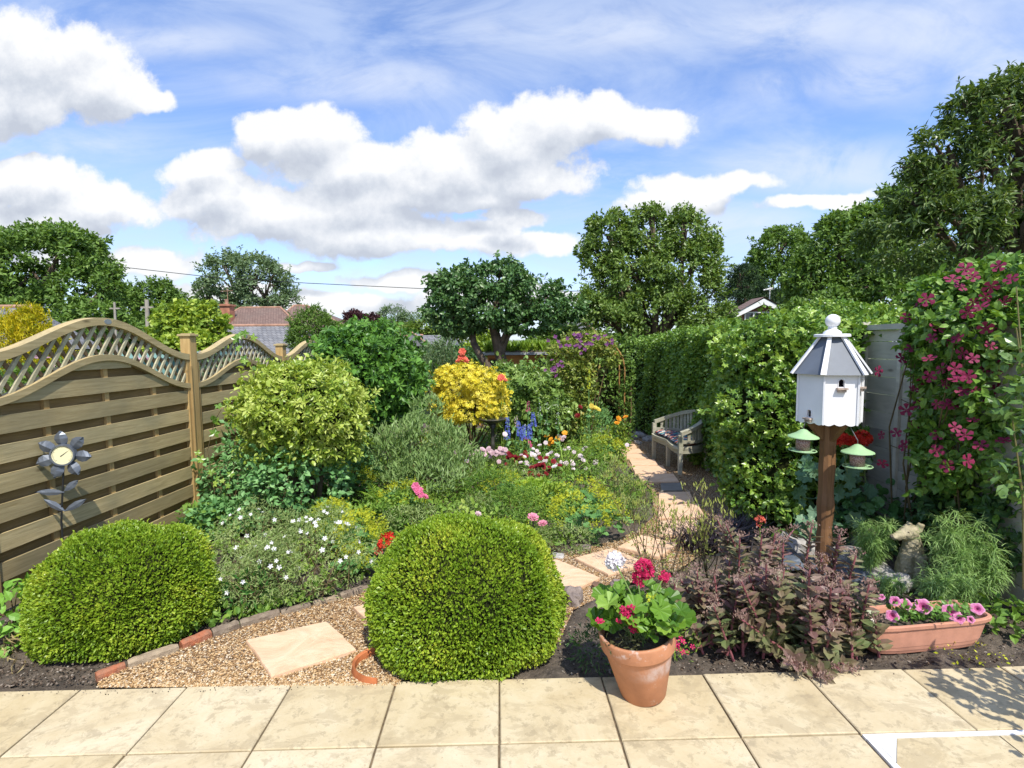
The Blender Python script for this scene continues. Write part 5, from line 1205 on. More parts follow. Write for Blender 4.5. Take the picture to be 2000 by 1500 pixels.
# planted roof tuft of the summerhouse and garden behind it
def mass(name, label, cat, blobs, n, size, mat, tmpl=LEAF, group=None, part='foliage', core=True, K=16, cr=.3, fill=.5, up=.5, grav=0., stems=0, smat=None, out=.5, base=None, rnd_n=.7):
    c = np.mean([b[0] for b in blobs], 0); g = np.array([c[0], c[1], float(gz(c[1]))]) if base is None else np.array(base); root = thing(name, label, cat, g, group)
    P, O = sample(blobs, n, K, cr, fill); mb = MB(); leaves(mb, P, O, size, tmpl, up=up, grav=grav, out=out, rnd_n=rnd_n); mb.obj(part, mat, root, world=True)
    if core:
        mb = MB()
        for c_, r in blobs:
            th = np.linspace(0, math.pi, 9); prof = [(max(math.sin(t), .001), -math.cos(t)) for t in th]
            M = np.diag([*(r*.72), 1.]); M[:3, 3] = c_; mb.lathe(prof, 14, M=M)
        v = mb.V; mb.obj('dark_core', INNER, root, world=True)  # solid dark core stops see-through and stands for the shaded inside
    if stems:
        mb = MB()
        for _ in range(stems):
            b_ = blobs[rng.integers(len(blobs))]; e = b_[0]+rvec(1)[0]*b_[1]*.6; s_ = g+np.array([rng.normal()*.06, rng.normal()*.06, -.03])
            s_ = s_ + (np.array([e[0], e[1], s_[2]])-s_)*.25
            mb.tube([s_, (s_+e)/2+rng.normal(size=3)*.03, e], [.016, .012, .005], 6)
        mb.obj('stems', smat or TWIG, root, world=True)
    return root
def boxy(c, r, n, depth=.06, pw=3.0, lump=.05):
    """points on a superellipsoid skin"""
    d = rvec(n); L = (np.abs(d)**pw).sum(1)**(-1/pw); q = d*L[:, None]
    w = 1+lump*(np.sin(q[:, 0]*5+1)*np.sin(q[:, 2]*6)+np.sin(q[:, 1]*9+q[:, 0]*8)*.6)
    q = q*(w*(1-depth*rng.random(n)**1.3))[:, None]; o = unit(np.sign(q)*np.abs(q)**(pw-1)/r)
    return c+q*r, o
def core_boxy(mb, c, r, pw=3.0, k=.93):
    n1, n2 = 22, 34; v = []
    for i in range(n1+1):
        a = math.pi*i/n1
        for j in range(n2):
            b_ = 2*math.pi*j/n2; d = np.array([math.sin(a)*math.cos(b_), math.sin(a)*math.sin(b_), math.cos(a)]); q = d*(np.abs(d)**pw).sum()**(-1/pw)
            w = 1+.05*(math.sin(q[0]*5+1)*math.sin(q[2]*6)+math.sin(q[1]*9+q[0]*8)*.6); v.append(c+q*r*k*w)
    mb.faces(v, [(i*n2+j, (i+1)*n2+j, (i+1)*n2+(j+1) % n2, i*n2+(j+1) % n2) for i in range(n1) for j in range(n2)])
Y = 15.; P0 = at(955, 690, Y); P1 = at(1095, 690, Y)
def turf_roof():
    n = 7000; x = rng.uniform(P0[0]-.1, P1[0], n); y = rng.uniform(Y-.15, Y+2.3, n); z = np.full(n, zat(1010, 690, Y)+.03); root = thing('roof_planting', 'shaggy green grass growing on the summerhouse roof', 'roof garden', ((P0[0]+P1[0])/2, Y+1, z[0]))
    mb = MB(); D = unit(rvec(n)*.35+[0, 0, 1.]); mb.inst(T_blade(.16), np.stack([x, y, z], 1), D, rvec(n), rng.uniform(.15, .42, n), rng.random(n)); mb.obj('grass', leafmat('roof_grass', [(0.102, 0.203, 0.0145),(0.189, 0.319, 0.029),(0.319, 0.435, 0.058)], .3), root, world=True)
    mb = MB(); mb.box(P0[0]-.1, P1[0], Y-.15, Y+2.3, z[0], z[0]+.05); mb.obj('substrate', SOIL, root, world=True)
turf_roof()
mass('shrub', 'yellow green bush seen between the twin apple trunks', 'shrub', [PB(948,665,24,24,17.8),PB(925,690,24,18,17.5)], 2500, .12, M_YG, core=False)
mass('shrub', 'mid green bush under the apple tree at right, before the pear tree', 'shrub', [PB(1095,655,30,20,17.8),PB(1060,665,30,14,18)], 2500, .14, M_OAK, core=False)
mass('neighbour_shrub', 'dark shrub beyond the fence under the gabled outbuilding', 'shrub', [PB(760,700,60,30,17),PB(850,705,60,22,17),PB(900,705,40,25,16.5)], 6000, .14, M_DK, core=False)
# neighbour's pink roses seen through the trellis
def flowers_on(root, pts, nrm, tmpl, size, mat, name='bloom', lim=90):
    me = None
    for i, (p, n_) in enumerate(zip(pts, nrm)):
        if i >= lim: break
        if me is None:
            mb = MB(); T = tmpl if isinstance(tmpl, list) else [(tmpl, 0, 1., 0.)]
            for (t_, z_, s_, rot) in T:
                a = rot; mb.inst(t_, [[0, 0, z_]], np.array([[math.sin(a), math.cos(a), 0.]]), np.array([[0, 0, 1.]]), s_, rng.random())
            me = mb.mesh(name, mat)
        o = bpy.data.objects.new(name, me); COL.objects.link(o); o.parent = root
        q = Vector(n_).to_track_quat('Z', 'Y'); e = (q @ Matrix.Rotation(rng.random()*6.28, 3, 'Z').to_quaternion()) if False else q
        o.rotation_mode = 'QUATERNION'; o.rotation_quaternion = q @ Matrix.Rotation(rng.random()*6.28, 3, 'Z').to_quaternion()
        o.location = Vector(p)-root.location; s_ = size*rng.uniform(.8, 1.2); o.scale = (s_, s_, s_)
TOCAM = lambda P: unit(np.array([0, 0, H])-P)
def bl(P, up=.5, rd=.5): P = np.atleast_2d(P); return unit(TOCAM(P)*.6+rvec(len(P))*rd+[0, 0, up])
DOUBLE = [(T_flower(6, .8, .1), 0, 1., 0), (T_flower(6, .8, .22), .04, .8, .5), (T_flower(5, .8, .3), .08, .55, .2), (T_flower(5, .8, .35), .11, .35, .9)]
SINGLE5 = [(FL5, 0, 1., 0)]
def fmat(name, c, c2=None, tr=.25): return leafmat(name, [c, c2 or tuple(min(1, x*1.3+.02) for x in c)], tr, .6, .25, .1, tint=(1.1, .9, .9))
F_PINK = fmat('petal_pink', (.60, .16, .26), (.75, .38, .46)); F_RED = fmat('petal_red', (.55, .02, .015), (.75, .06, .03)); F_WHITE = fmat('petal_white', (.80, .80, .82), (.86, .86, .86)); F_CRIM = fmat('petal_crimson', (.45, .012, .07), (.65, .04, .16))
F_HOT = fmat('petal_hot_pink', (.62, .08, .22), (.75, .2, .36)); F_LILAC = fmat('petal_pale_pink', (.62, .42, .46), (.74, .60, .62)); F_MAG = fmat('petal_wine', (.17, .012, .05), (.30, .035, .10)); F_ORG = fmat('petal_orange', (.78, .32, .02), (.85, .5, .05)); F_BLUE = fmat('petal_blue', (.10, .16, .62), (.25, .3, .8)); F_YEL = fmat('petal_yellow', (.72, .58, .05), (.8, .7, .2)); F_DRED = fmat('petal_dark_red', (.16, .008, .012), (.3, .02, .03)); F_CORAL = fmat('petal_coral', (.7, .12, .08), (.8, .25, .15)); F_PET = fmat('petal_petunia', (.68, .22, .40), (.78, .36, .52))
nb = mass('rose_bush', 'pink flowered bush of the neighbours seen through the first trellis', 'shrub', [PB(150,745,50,45,6.6),PB(90,760,60,45,6.2),PB(210,735,45,35,7),PB(20,760,50,40,6)], 7000, .05, M_OAK, core=False)
pts = [at(rng.uniform(60, 300), rng.uniform(695, 745), rng.uniform(6.0, 6.6)) for _ in range(34)]; flowers_on(nb, pts, bl(np.array(pts)), DOUBLE, .055, fmat('petal_rose_pale', (.6, .35, .42), (.8, .7, .72)))
mass('shrub', 'dull green bush of the neighbours seen through the second trellis', 'shrub', [PB(420,735,60,40,9.5),PB(500,730,60,30,10)], 4000, .08, M_BL, core=False)

# ---- clipped box
M_BOX = leafmat('box_leaf', [(0.0906, 0.179, 0.0117), (0.181, 0.308, 0.0196), (0.307, 0.43, 0.0352), (0.525, 0.552, 0.0587)], .28, .38, .4, .5, 3.2)
def box_ball(label, c, r, n, pw, cut=None):
    g = np.array([c[0], c[1], float(gz(c[1]))]); root = thing('box_bush', label, 'shrub', g, 'clipped box bushes')
    P, O = boxy(c, r, n, .075, pw); k = P[:, 2] > g[2]+.02; P, O = P[k], O[k]; mb = MB(); m = len(P)
    D = unit(O*.9+rvec(m)*.8+[0, 0, .25]); Nn = unit(O*.5+rvec(m)*.8+[0, 0, .3]); mb.inst(T_leaf(.62, .12, -.05), P, D, Nn, .0165*rng.uniform(.6, 1.4, m), rng.random(m))
    
    q, o_ = boxy(c, r*1.0, 420, .01, pw); kk = q[:, 2] > g[2]+.1; q, o_ = q[kk], o_[kk]
    for t in (0, .4, .8, 1.2): mm = len(q); mb.inst(T_leaf(.6, .12), q+o_*.022*t, unit(o_+rvec(mm)*.9), unit(rvec(mm)+o_*.3), .016*rng.uniform(.7, 1.3, mm), rng.uniform(.5, 1, mm))
    mb.obj('foliage', M_BOX, root, world=True); mb = MB(); core_boxy(mb, c, r, pw, .93); mb.obj('dark_core', INNER, root, world=True)  # solid core under the leaves, its inner shade painted
    mb = MB()
    for _ in range(7): e = c+rvec(1)[0]*r*.4; mb.tube([g+rng.normal(size=3)*[.04, .04, 0]+[0, 0, -.02], e], [.014, .008], 6)
    mb.obj('stems', TWIG, root, world=True)
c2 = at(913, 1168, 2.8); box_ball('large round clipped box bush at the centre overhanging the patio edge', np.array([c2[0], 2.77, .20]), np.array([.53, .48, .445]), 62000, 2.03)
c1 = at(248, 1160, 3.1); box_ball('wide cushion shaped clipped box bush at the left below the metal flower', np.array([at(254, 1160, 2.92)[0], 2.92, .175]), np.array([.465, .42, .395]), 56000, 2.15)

# ---- shrubs on the left of the border
M_CHO = leafmat('variegated_leaf', [(.14,.25,.025),(.29,.40,.045),(.44,.53,.09),(.58,.64,.2)] or [(0.157, 0.246, 0.0224), (0.358, 0.448, 0.0448), (0.56, 0.594, 0.101), (0.717, 0.717, 0.224)], .3, .4, .5, .25)
SPR = (np.concatenate([T_leaf(.4)[0] @ np.array([[math.cos(a), math.sin(a), 0], [-math.sin(a), math.cos(a), 0], [0, 0, 1]]) for a in (0, 1.25, -1.25, 2.5, -2.5)]), [tuple(i+4*j for i in f) for j in range(5) for f in T_leaf()[1]])
def sprig(k=5, w=.4, lift=.35):
    v = []; f = []
    for j in range(k):
        a = 2*math.pi*j/k+.2; t = T_leaf(w)[0]; c_, s_ = math.cos(a), math.sin(a)
        for x, y, z in t: v.append([x*c_-y*s_, x*s_+y*c_, z+y*lift]);
        f += [tuple(i+4*j for i in q) for q in T_leaf()[1]]
    return np.array(v), f
SP5, SP6 = sprig(5), sprig(7, .3, .25)
def sprigs(mb, P, O, size, tm, rn=.45, up=.35):
    h = len(P)*2//5; jj = rng.permutation(len(P)); Q = np.repeat(P[jj[:h]], 4, 0); Q = Q+rng.normal(size=Q.shape)*size*.7; leaves(mb, Q, np.repeat(O[jj[:h]], 4, 0), size*.9, OVAL, up=.5, rnd_n=.8); P = P[jj[h:]]; O = O[jj[h:]]
    n = len(P); Nn = unit(O+rvec(n)*rn+[0, 0, up]); mb.inst(tm, P, rvec(n), Nn, size*rng.uniform(.7, 1.3, n), rng.random(n))
def shrub_sprig(name, label, blobs, n, size, mat, tm=SP5, trunk=None, K=22, cr=.22, fill=.6, core=True, rt=.03):
    c = np.mean([b[0] for b in blobs], 0); g = trunk if trunk is not None else np.array([c[0], c[1], float(gz(c[1]))]); root = thing(name, label, 'shrub', g)
    P, O = sample(blobs, n, K, cr, fill, inner=.16); mb = MB(); sprigs(mb, P, O, size, tm); mb.obj('foliage', mat, root, world=True)
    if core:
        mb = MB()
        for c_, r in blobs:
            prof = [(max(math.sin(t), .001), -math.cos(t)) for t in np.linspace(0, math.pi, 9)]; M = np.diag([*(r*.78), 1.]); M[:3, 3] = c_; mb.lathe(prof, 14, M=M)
        mb.obj('dark_core', INNER, root, world=True)  # solid core, coloured as dark as the shaded inside
    mb = MB()
    for _ in range(9):
        b_ = blobs[rng.integers(len(blobs))]; e = b_[0]+rvec(1)[0]*b_[1]*.5; s_ = g+rng.normal(size=3)*[.1, .08, 0]-[0, 0, .03]; mb.tube([s_, (s_*.6+e*.4)+rng.normal(size=3)*.04, e], [rt, rt*.8, rt*.4], 6)
    mb.obj('stems', BARK, root, world=True); return root
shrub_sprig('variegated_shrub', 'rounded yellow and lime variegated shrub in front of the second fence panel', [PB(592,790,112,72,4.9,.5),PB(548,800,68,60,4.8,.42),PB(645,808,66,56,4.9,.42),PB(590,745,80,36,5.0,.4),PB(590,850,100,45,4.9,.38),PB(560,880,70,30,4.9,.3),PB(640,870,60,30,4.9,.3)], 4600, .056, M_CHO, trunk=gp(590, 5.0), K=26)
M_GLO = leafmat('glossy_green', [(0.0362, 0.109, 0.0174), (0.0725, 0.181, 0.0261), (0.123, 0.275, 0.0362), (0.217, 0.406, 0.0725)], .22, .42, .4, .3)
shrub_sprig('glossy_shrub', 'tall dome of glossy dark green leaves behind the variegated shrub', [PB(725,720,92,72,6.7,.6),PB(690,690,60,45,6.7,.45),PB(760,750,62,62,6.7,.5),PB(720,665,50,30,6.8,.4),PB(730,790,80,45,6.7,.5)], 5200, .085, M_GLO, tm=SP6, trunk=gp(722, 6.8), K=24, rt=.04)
M_WIL = leafmat('silvery_willow_leaf', [(.11,.20,.05),(.19,.30,.09),(.28,.40,.14),(.40,.52,.24)] or [(0.102, 0.174, 0.0653), (0.174, 0.275, 0.109), (0.275, 0.392, 0.174), (0.406, 0.522, 0.275)], .25, .5, .3)
def spiky(name, label, cat, blobs, n, size, mat, w=.14, upb=.9, group=None, stems=10, sm=None, core=False, part='foliage', K=18, cr=.34):
    c = np.mean([b[0] for b in blobs], 0); g = np.array([c[0], c[1], float(gz(c[1]))]); root = thing(name, label, cat, g, group); P, O = sample(blobs, n, K, cr, .5, inner=.8); mb = MB(); m = len(P)
    D = unit(rvec(m)*.75+O*.35+[0, 0, upb]); mb.inst(T_leaf(w*2, .06, -.1), P, D, rvec(m), size*rng.uniform(.6, 1.3, m), rng.random(m)); mb.obj(part, mat, root, world=True)
    if stems:
        mb = MB()
        for _ in range(stems):
            b_ = blobs[rng.integers(len(blobs))]; e = b_[0]+rvec(1)[0]*b_[1]*.8; e[2] = max(e[2], g[2]+.1); s_ = np.array([g[0]*.5+e[0]*.5, g[1]*.6+e[1]*.4, g[2]]); mb.tube([s_, (s_+e)/2+rng.normal(size=3)*.02, e], [.008, .006, .003], 5)
        mb.obj('stems', sm or TWIG, root, world=True)
    return root
spiky('willow_shrub', 'loose silvery green narrow leaved shrub left of the yellow azalea', 'shrub', [PB(830,870,58,55,5.6),PB(780,880,50,55,5.4),PB(870,880,45,50,5.6),PB(835,800,28,25,5.8),PB(840,930,70,40,5.3),PB(900,905,40,35,5.5)], 6000, .07, M_WIL, stems=26)
spiky('buddleia', 'tall sparse grey green shrub behind the yellow azalea at left', 'shrub', [PB(845,710,22,40,8.2),PB(870,690,20,25,8.2),PB(825,745,18,40,8.0),PB(885,730,20,20,8.3)], 1900, .08, M_BL, stems=10, upb=.5)
# yellow azalea
M_AZ = leafmat('yellow_blossom', [(.48, .42, .03), (.74, .64, .04), (.82, .72, .08), (.84, .76, .22)], .25, .6, .3, .2)
az = thing('yellow_shrub', 'bright yellow rounded shrub at the middle of the garden', 'shrub', gp(915, 7.6))
azb = [PB(880,770,36,40,7.55),PB(950,800,36,26,7.5),PB(905,757,58,42,7.6),PB(935,760,50,42,7.6),PB(885,745,38,30,7.6),PB(925,800,55,26,7.5),PB(905,730,35,18,7.6),PB(960,770,26,28,7.6),PB(890,800,30,26,7.5)]
azb.append(PB(865,790,24,22,7.5)); azb.append(PB(975,790,20,30,7.6)); P, O = sample(azb, 7500, 30, .26, .35, inner=.3); mb = MB(); n = len(P); mb.inst(T_flower(5, .7, .12), P, rvec(n), unit(O+rvec(n)*.5+[0, 0, .5]), .06*rng.uniform(.7, 1.3, n), rng.random(n)); mb.obj('blossom', M_AZ, az, world=True)
P, O = sample(azb, 2200, 20, .22, .5, inner=.5); mb = MB(); leaves(mb, P, O, .05, LEAF); mb.obj('leaves', leafmat('az_leaf', [(0.145, 0.203, 0.0145),(0.362, 0.362, 0.0435)]), az, world=True)
mb = MB()
for _ in range(16): b_ = azb[rng.integers(7)]; e = b_[0]+rvec(1)[0]*b_[1]*.8; s_ = np.array(az.location)+rng.normal(size=3)*[.08, .05, 0]; mb.tube([s_, (s_+e)/2, e], [.018, .012, .005], 6)
mb.obj('stems', TWIG, az, world=True)
shrub_sprig('rhododendron', 'broad leaved mid green shrub between the yellow shrub and the arch', [PB(1030,770,55,45,8.6,.5),PB(985,750,35,35,8.8,.4),PB(1060,800,50,45,8.5,.45),PB(1000,810,40,35,8.5,.4),PB(1010,752,25,16,8.6,.3)], 2600, .10, leafmat('rhodo_leaf', [(0.0725, 0.145, 0.0261),(0.131, 0.232, 0.0435),(0.217, 0.334, 0.0725),(0.348, 0.464, 0.131)], .22, .35, .5), tm=SP6)
# ---- garden arch with climbers
ay = 8.9; a0, a1 = gp(1082, ay), gp(1219, ay); ar = thing('garden_arch', 'thin rusty metal garden arch over the far end of the path', 'arch', (a0+a1)/2)
RUST = plain('rusty_metal', (.36, .2, .07), .8, .2, nscale=8, amt=.3)
top = zat(1150, 655, ay); cx_ = (a0[0]+a1[0])/2; hw_ = (a1[0]-a0[0])/2
for dy in (0, .45):
    mb = MB(); zs = [float(gz(ay)), top-.62]; pts = [[a0[0], ay+dy, zs[0]], [a0[0], ay+dy, zs[1]]]+[[cx_-hw_*math.cos(t), ay+dy, top-.62+.62*math.sin(t)] for t in np.linspace(.12, math.pi-.12, 14)]+[[a1[0], ay+dy, zs[1]], [a1[0], ay+dy, zs[0]]]
    mb.tube(pts, .013, 8); mb.obj('hoop', RUST, ar, world=True)
mb = MB()
for t in np.linspace(0, math.pi, 9): x = cx_-hw_*math.cos(t); z_ = top-.62+.62*math.sin(t); mb.tube([[x, ay, z_], [x, ay+.45, z_]], .008, 6)
for z_ in np.arange(float(gz(ay))+.3, top-.7, .35):
    for x in (a0[0], a1[0]): mb.tube([[x, ay, z_], [x, ay+.45, z_]], .008, 6)
mb.obj('rungs', RUST, ar, world=True)
M_CLL = leafmat('clematis_leaf_bronze', [(0.102, 0.145, 0.029),(0.189, 0.261, 0.0435),(0.319, 0.392, 0.0725),(0.435, 0.29, 0.102)], .28, .45)
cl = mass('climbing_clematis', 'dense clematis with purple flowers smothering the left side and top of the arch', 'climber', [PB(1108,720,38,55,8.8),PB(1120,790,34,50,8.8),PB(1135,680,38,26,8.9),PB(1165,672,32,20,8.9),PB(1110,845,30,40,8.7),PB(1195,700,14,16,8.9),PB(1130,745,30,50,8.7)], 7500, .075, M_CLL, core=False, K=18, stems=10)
pts = [at(1152+rng.normal()*32, 652+abs(rng.normal())*16, 8.4) for _ in range(34)]+[at(1085+rng.normal()*10, 720+rng.normal()*7, 8.3) for _ in range(10)]; flowers_on(cl, pts, bl(np.array(pts)), [(FL4, 0, 1, 0), (FL4, .02, .7, .6)], .078, fmat('petal_purple', (.16, .04, .16), (.3, .09, .28)))
mass('climbing_rose', 'thin leafy climber on the right leg of the arch with a few peach blooms', 'climber', [PB(1222,800,14,60,8.9),PB(1215,850,20,25,8.8),PB(1228,740,10,40,8.95)], 1500, .06, M_OAK, core=False, stems=4)

mass('shrub', 'dark leafy shrubbery seen through the arch at the garden end', 'shrub', [PB(1180,770,45,90,12.6,.4),PB(1130,760,50,80,12.8,.4),PB(1225,740,40,80,12.7,.4),PB(1060,760,60,60,12.8,.4),PB(1180,690,50,35,12.9,.4)], 9000, .09, M_OAK, tmpl=OVAL)
# ---- hedge down the right side
M_HED = leafmat('hedge_leaf', [(0.0584, 0.135, 0.0152), (0.108, 0.216, 0.0274), (0.184, 0.319, 0.0426), (0.316, 0.462, 0.0761)], .26, .4, .5, .3)
def hedge_wall(label, x0f, y0, y1, thick, ztf, n, size, mat, name='hedge', lump=.09):
    """clipped hedge: face x0f(y) towards the path, top ztf(y)"""
    root = thing(name, label, 'hedge', (x0f((y0+y1)/2)+thick/2, (y0+y1)/2, float(gz((y0+y1)/2))))
    u = 1-np.sqrt(rng.random(n)) ; Yv = y0+(y1-y0)*u; side = rng.random(n); P = np.zeros((n, 3)); O = np.zeros((n, 3))
    b = lambda a, c: lump*(np.sin(a*2.1)*np.sin(c*3+a)+.6*np.sin(a*5.3+c*4))
    xf = np.array([x0f(y) for y in Yv]); zt = np.array([ztf(y) for y in Yv]); zg = gz(Yv)
    f_ = side < .58; t_ = (side >= .58) & (side < .86); e_ = side >= .86
    zz_ = zg+.05+(zt-zg-.05)*rng.random(n)**.9
    P[f_] = np.stack([xf-b(Yv, zz_), Yv, zz_], 1)[f_]; O[f_] = [-1, -.1, .1]
    xx = xf+thick*rng.random(n); P[t_] = np.stack([xx, Yv, zt+b(Yv, xx)*.6+.05*rng.random(n)**2], 1)[t_]; O[t_] = [0, 0, 1]
    P[e_] = np.stack([xf+thick*rng.random(n), y0+b(xx, zz_), zz_], 1)[e_]; O[e_] = [0, -1, .1]
    P -= O*(rng.random((n, 1))**1.6*.16); P += rng.normal(size=P.shape)*.02
    mb = MB(); leaves(mb, P, O, size, OVAL if size > .05 else LEAFW, up=.35, rnd_n=.8); mb.obj('foliage', mat, root, world=True)
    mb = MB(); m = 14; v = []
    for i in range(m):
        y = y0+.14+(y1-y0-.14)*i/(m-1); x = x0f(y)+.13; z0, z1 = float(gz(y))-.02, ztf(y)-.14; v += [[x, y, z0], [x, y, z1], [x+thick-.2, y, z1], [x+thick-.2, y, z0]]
    mb.faces(v, [(i*4+j, (i+1)*4+j, (i+1)*4+(j+1) % 4, i*4+(j+1) % 4) for i in range(m-1) for j in range(4)]+[(0, 1, 2, 3), ((m-1)*4+3, (m-1)*4+2, (m-1)*4+1, (m-1)*4)]); mb.obj('dark_core', INNER, root, world=True)  # solid box inside the hedge, painted as dark as its shade
zt1 = lambda y: H+.02*0+np.interp(y, [5, 12.5], [zat(1500, 636, 5.5)-H, zat(1235, 662, 12)-H])
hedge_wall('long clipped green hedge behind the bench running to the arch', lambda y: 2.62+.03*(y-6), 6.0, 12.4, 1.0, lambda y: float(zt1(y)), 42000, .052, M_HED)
M_IVY = leafmat('ivy_leaf', [(0.0638, 0.152, 0.0203), (0.128, 0.251, 0.0319), (0.223, 0.365, 0.0508), (0.415, 0.548, 0.102)], .26, .33, .6, .25)
def ivy():
    y0 = 4.55; blobs = []
    root = thing('ivy_hedge', 'bulging ivy and field maple hedge between the bench and the dovecote', 'hedge', (2.6, 5.2, float(gz(5.2))))
    blobs = [PB(1500,705,88,85,5.1,.55),PB(1490,810,85,100,5.0,.55),PB(1515,910,90,90,4.9,.5),PB(1575,700,80,75,4.9,.5),PB(1570,820,80,100,4.8,.45),PB(1450,730,45,60,5.4,.4),PB(1590,930,70,80,4.7,.4),PB(1650,655,70,34,4.9,.4),PB(1448,880,42,70,5.2,.4),PB(1485,965,70,45,4.85,.4)]
    P, O = sample(blobs, 21000, 26, .24, .6, inner=.2); mb = MB(); n = len(P); h = n*2//3
    leaves(mb, P[:h], O[:h], .062, LOBED, up=.3, rnd_n=.6); leaves(mb, P[h:], O[h:], .055, OVAL, up=.3, rnd_n=.7); mb.obj('foliage', M_IVY, root, world=True)
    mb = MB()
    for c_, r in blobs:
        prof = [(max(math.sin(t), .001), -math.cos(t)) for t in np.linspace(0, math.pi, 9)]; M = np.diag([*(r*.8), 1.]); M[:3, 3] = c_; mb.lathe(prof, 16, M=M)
    mb.obj('dark_core', INNER, root, world=True)  # solid cores painted dark for the shade behind the leaves
    mb = MB()
    for i in range(9):
        x = rng.uniform(1450, 1640); s_ = gp(x, 4.9); mb.tube([s_-[0, 0, .05], s_+[rng.normal()*.05, 0, .6], s_+[rng.normal()*.15, .1, 1.3]], [.02, .015, .01], 6)
    mb.obj('stems', TWIG, root, world=True)
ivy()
tb_ = mass('hedge_top_growth', 'bright new shoots above the grey fence, right of the dovecote finial', 'shrub', [PB(1690,620,55,24,5.2,.3),PB(1620,612,60,24,5.4,.3),PB(1740,640,40,20,5.0,.3),PB(1570,640,55,22,5.6,.3)], 3600, .05, M_IVY, core=False, K=24)
P = None
# ---- clematis on the right fence
M_CLR = leafmat('clematis_leaf', [(0.0508, 0.131, 0.0174), (0.102, 0.217, 0.029), (0.174, 0.319, 0.0508), (0.319, 0.478, 0.102)], .3, .42, .45, .3)
def clematis():
    bl_ = [PB(1900,640,105,85,3.55,.30),PB(1960,760,90,110,3.3,.28),PB(1880,760,70,90,3.6,.28),PB(1838,680,45,60,3.75,.22),PB(1900,890,95,110,3.5,.28),PB(1990,900,80,110,3.2,.28),PB(1850,570,60,35,3.7,.22),PB(1960,560,70,55,3.4,.26),PB(1990,640,60,80,3.25,.28),PB(1895,650,70,45,3.35,.2),PB(1960,650,50,40,3.2,.2),PB(1838,880,38,60,3.75,.2),PB(1880,960,60,50,3.6,.25)]
    root = thing('climbing_clematis', 'large clematis with wine red flowers covering the right fence', 'climber', (rx(3.5)-.1, 3.5, float(gz(3.5))))
    P, O = sample(bl_, 15000, 20, .26, .5, inner=.35); mb = MB(); leaves(mb, P, O, .058, OVAL, up=.35, rnd_n=.6, grav=.35); mb.obj('foliage', M_CLR, root, world=True)
    mb = MB()
    for _ in range(26):
        b_ = bl_[rng.integers(len(bl_))]; e = b_[0]+rvec(1)[0]*b_[1]; s_ = np.array([rx(3.6)-.12, rng.uniform(3.1, 4.0), float(gz(3.5))]); mb.tube([s_, (s_+e)/2+rng.normal(size=3)*.06, e], [.008, .006, .003], 5)
    for (x, y) in ((1790, 700), (1770, 840), (1800, 900), (1760, 780), (1740, 870)):
        e = at(x, y, 3.95); s_ = at(1830, y+60, 3.9); mb.tube([s_, (s_+e)/2+[0, 0, .05], e], .003, 5)
    mb.obj('stems', TWIG, root, world=True)
    P, O = sample([(c, r*.92) for c, r in bl_], 500, 10, .2, .9, inner=.1); 
    pts = []
    spots = [(1875,560),(1900,590),(1850,620),(1810,585),(1790,600),(1950,520),(1975,545),(1925,640),(1945,650),(1870,660),(1900,700),(1860,670),(1780,680),(1840,720),(1800,745),(1965,700),(1925,720),(1950,725),(1870,740),(1815,735),(1930,790),(1880,765),(1860,790),(1785,760),(1830,790),(1900,820),(1830,850),(1790,830),(1880,690),(1715,725),(1770,800),(1722,850),(1960,860),(1915,870),(1890,900),(1940,930),(1980,900),(1850,910),(1830,880),(1925,580),(1990,600),(1975,640),(1900,540),(1830,640),(1815,700),(1770,620),(1890,610),(1915,600),(1935,560),(1860,545),(1885,525),(1960,590),(1820,660),(1935,675),(1905,765),(1945,760),(1865,720),(1850,790),(1885,850),(1845,750),(1890,735),(1990,740),(1955,805),(1990,820),(1865,835),(1760,700),(1795,790),(1750,845),(1765,870),(1724,905)]
    for x, y in spots:
        Yd = 3.3 if x > 1930 else (3.30 if x > 1860 else (3.5 if x > 1800 else 3.82)); pts.append(at(x, y, Yd-.08-.14*rng.random()))
    flowers_on(root, pts, bl(np.array(pts), .15, .5), [(T_flower(5, .75, .05), 0, 1., 0), (T_flower(4, .6, .15), .02, .45, .4)], .084, F_MAG, lim=100)
clematis()
rs = mass('rose_bush', 'climbing rose with large rounded leaflets at the right picture edge', 'climber', [PB(2012,800,38,60,2.55,.12),PB(1990,700,35,30,2.7,.1),PB(2000,930,40,50,2.5,.12),PB(2060,850,60,150,2.5,.2)], 300, .052, leafmat('rose_leaf', [(.07,.15,.03),(.12,.22,.05),(.19,.31,.09)] or [(0.102, 0.189, 0.0725),(0.174, 0.29, 0.116),(0.29, 0.435, 0.189)], .25, .35, .5), tmpl=T_oval(.75), core=False, K=14, fill=.3)
mb = MB()
for (x0, y0, x1, y1) in ((2010, 1180, 1985, 560), (2040, 1200, 1985, 640), (2000, 1150, 1975, 800)): a, b_ = at(x0, y0, 2.7), at(x1, y1, 2.65); mb.tube([a, (a+b_)/2+[.03, 0, 0], b_], [.008, .006, .003], 6)
mb.obj('stems', leafmat('rose_cane', [(0.174, 0.217, 0.0725),(0.232, 0.145, 0.0725)], 0), rs, world=True)

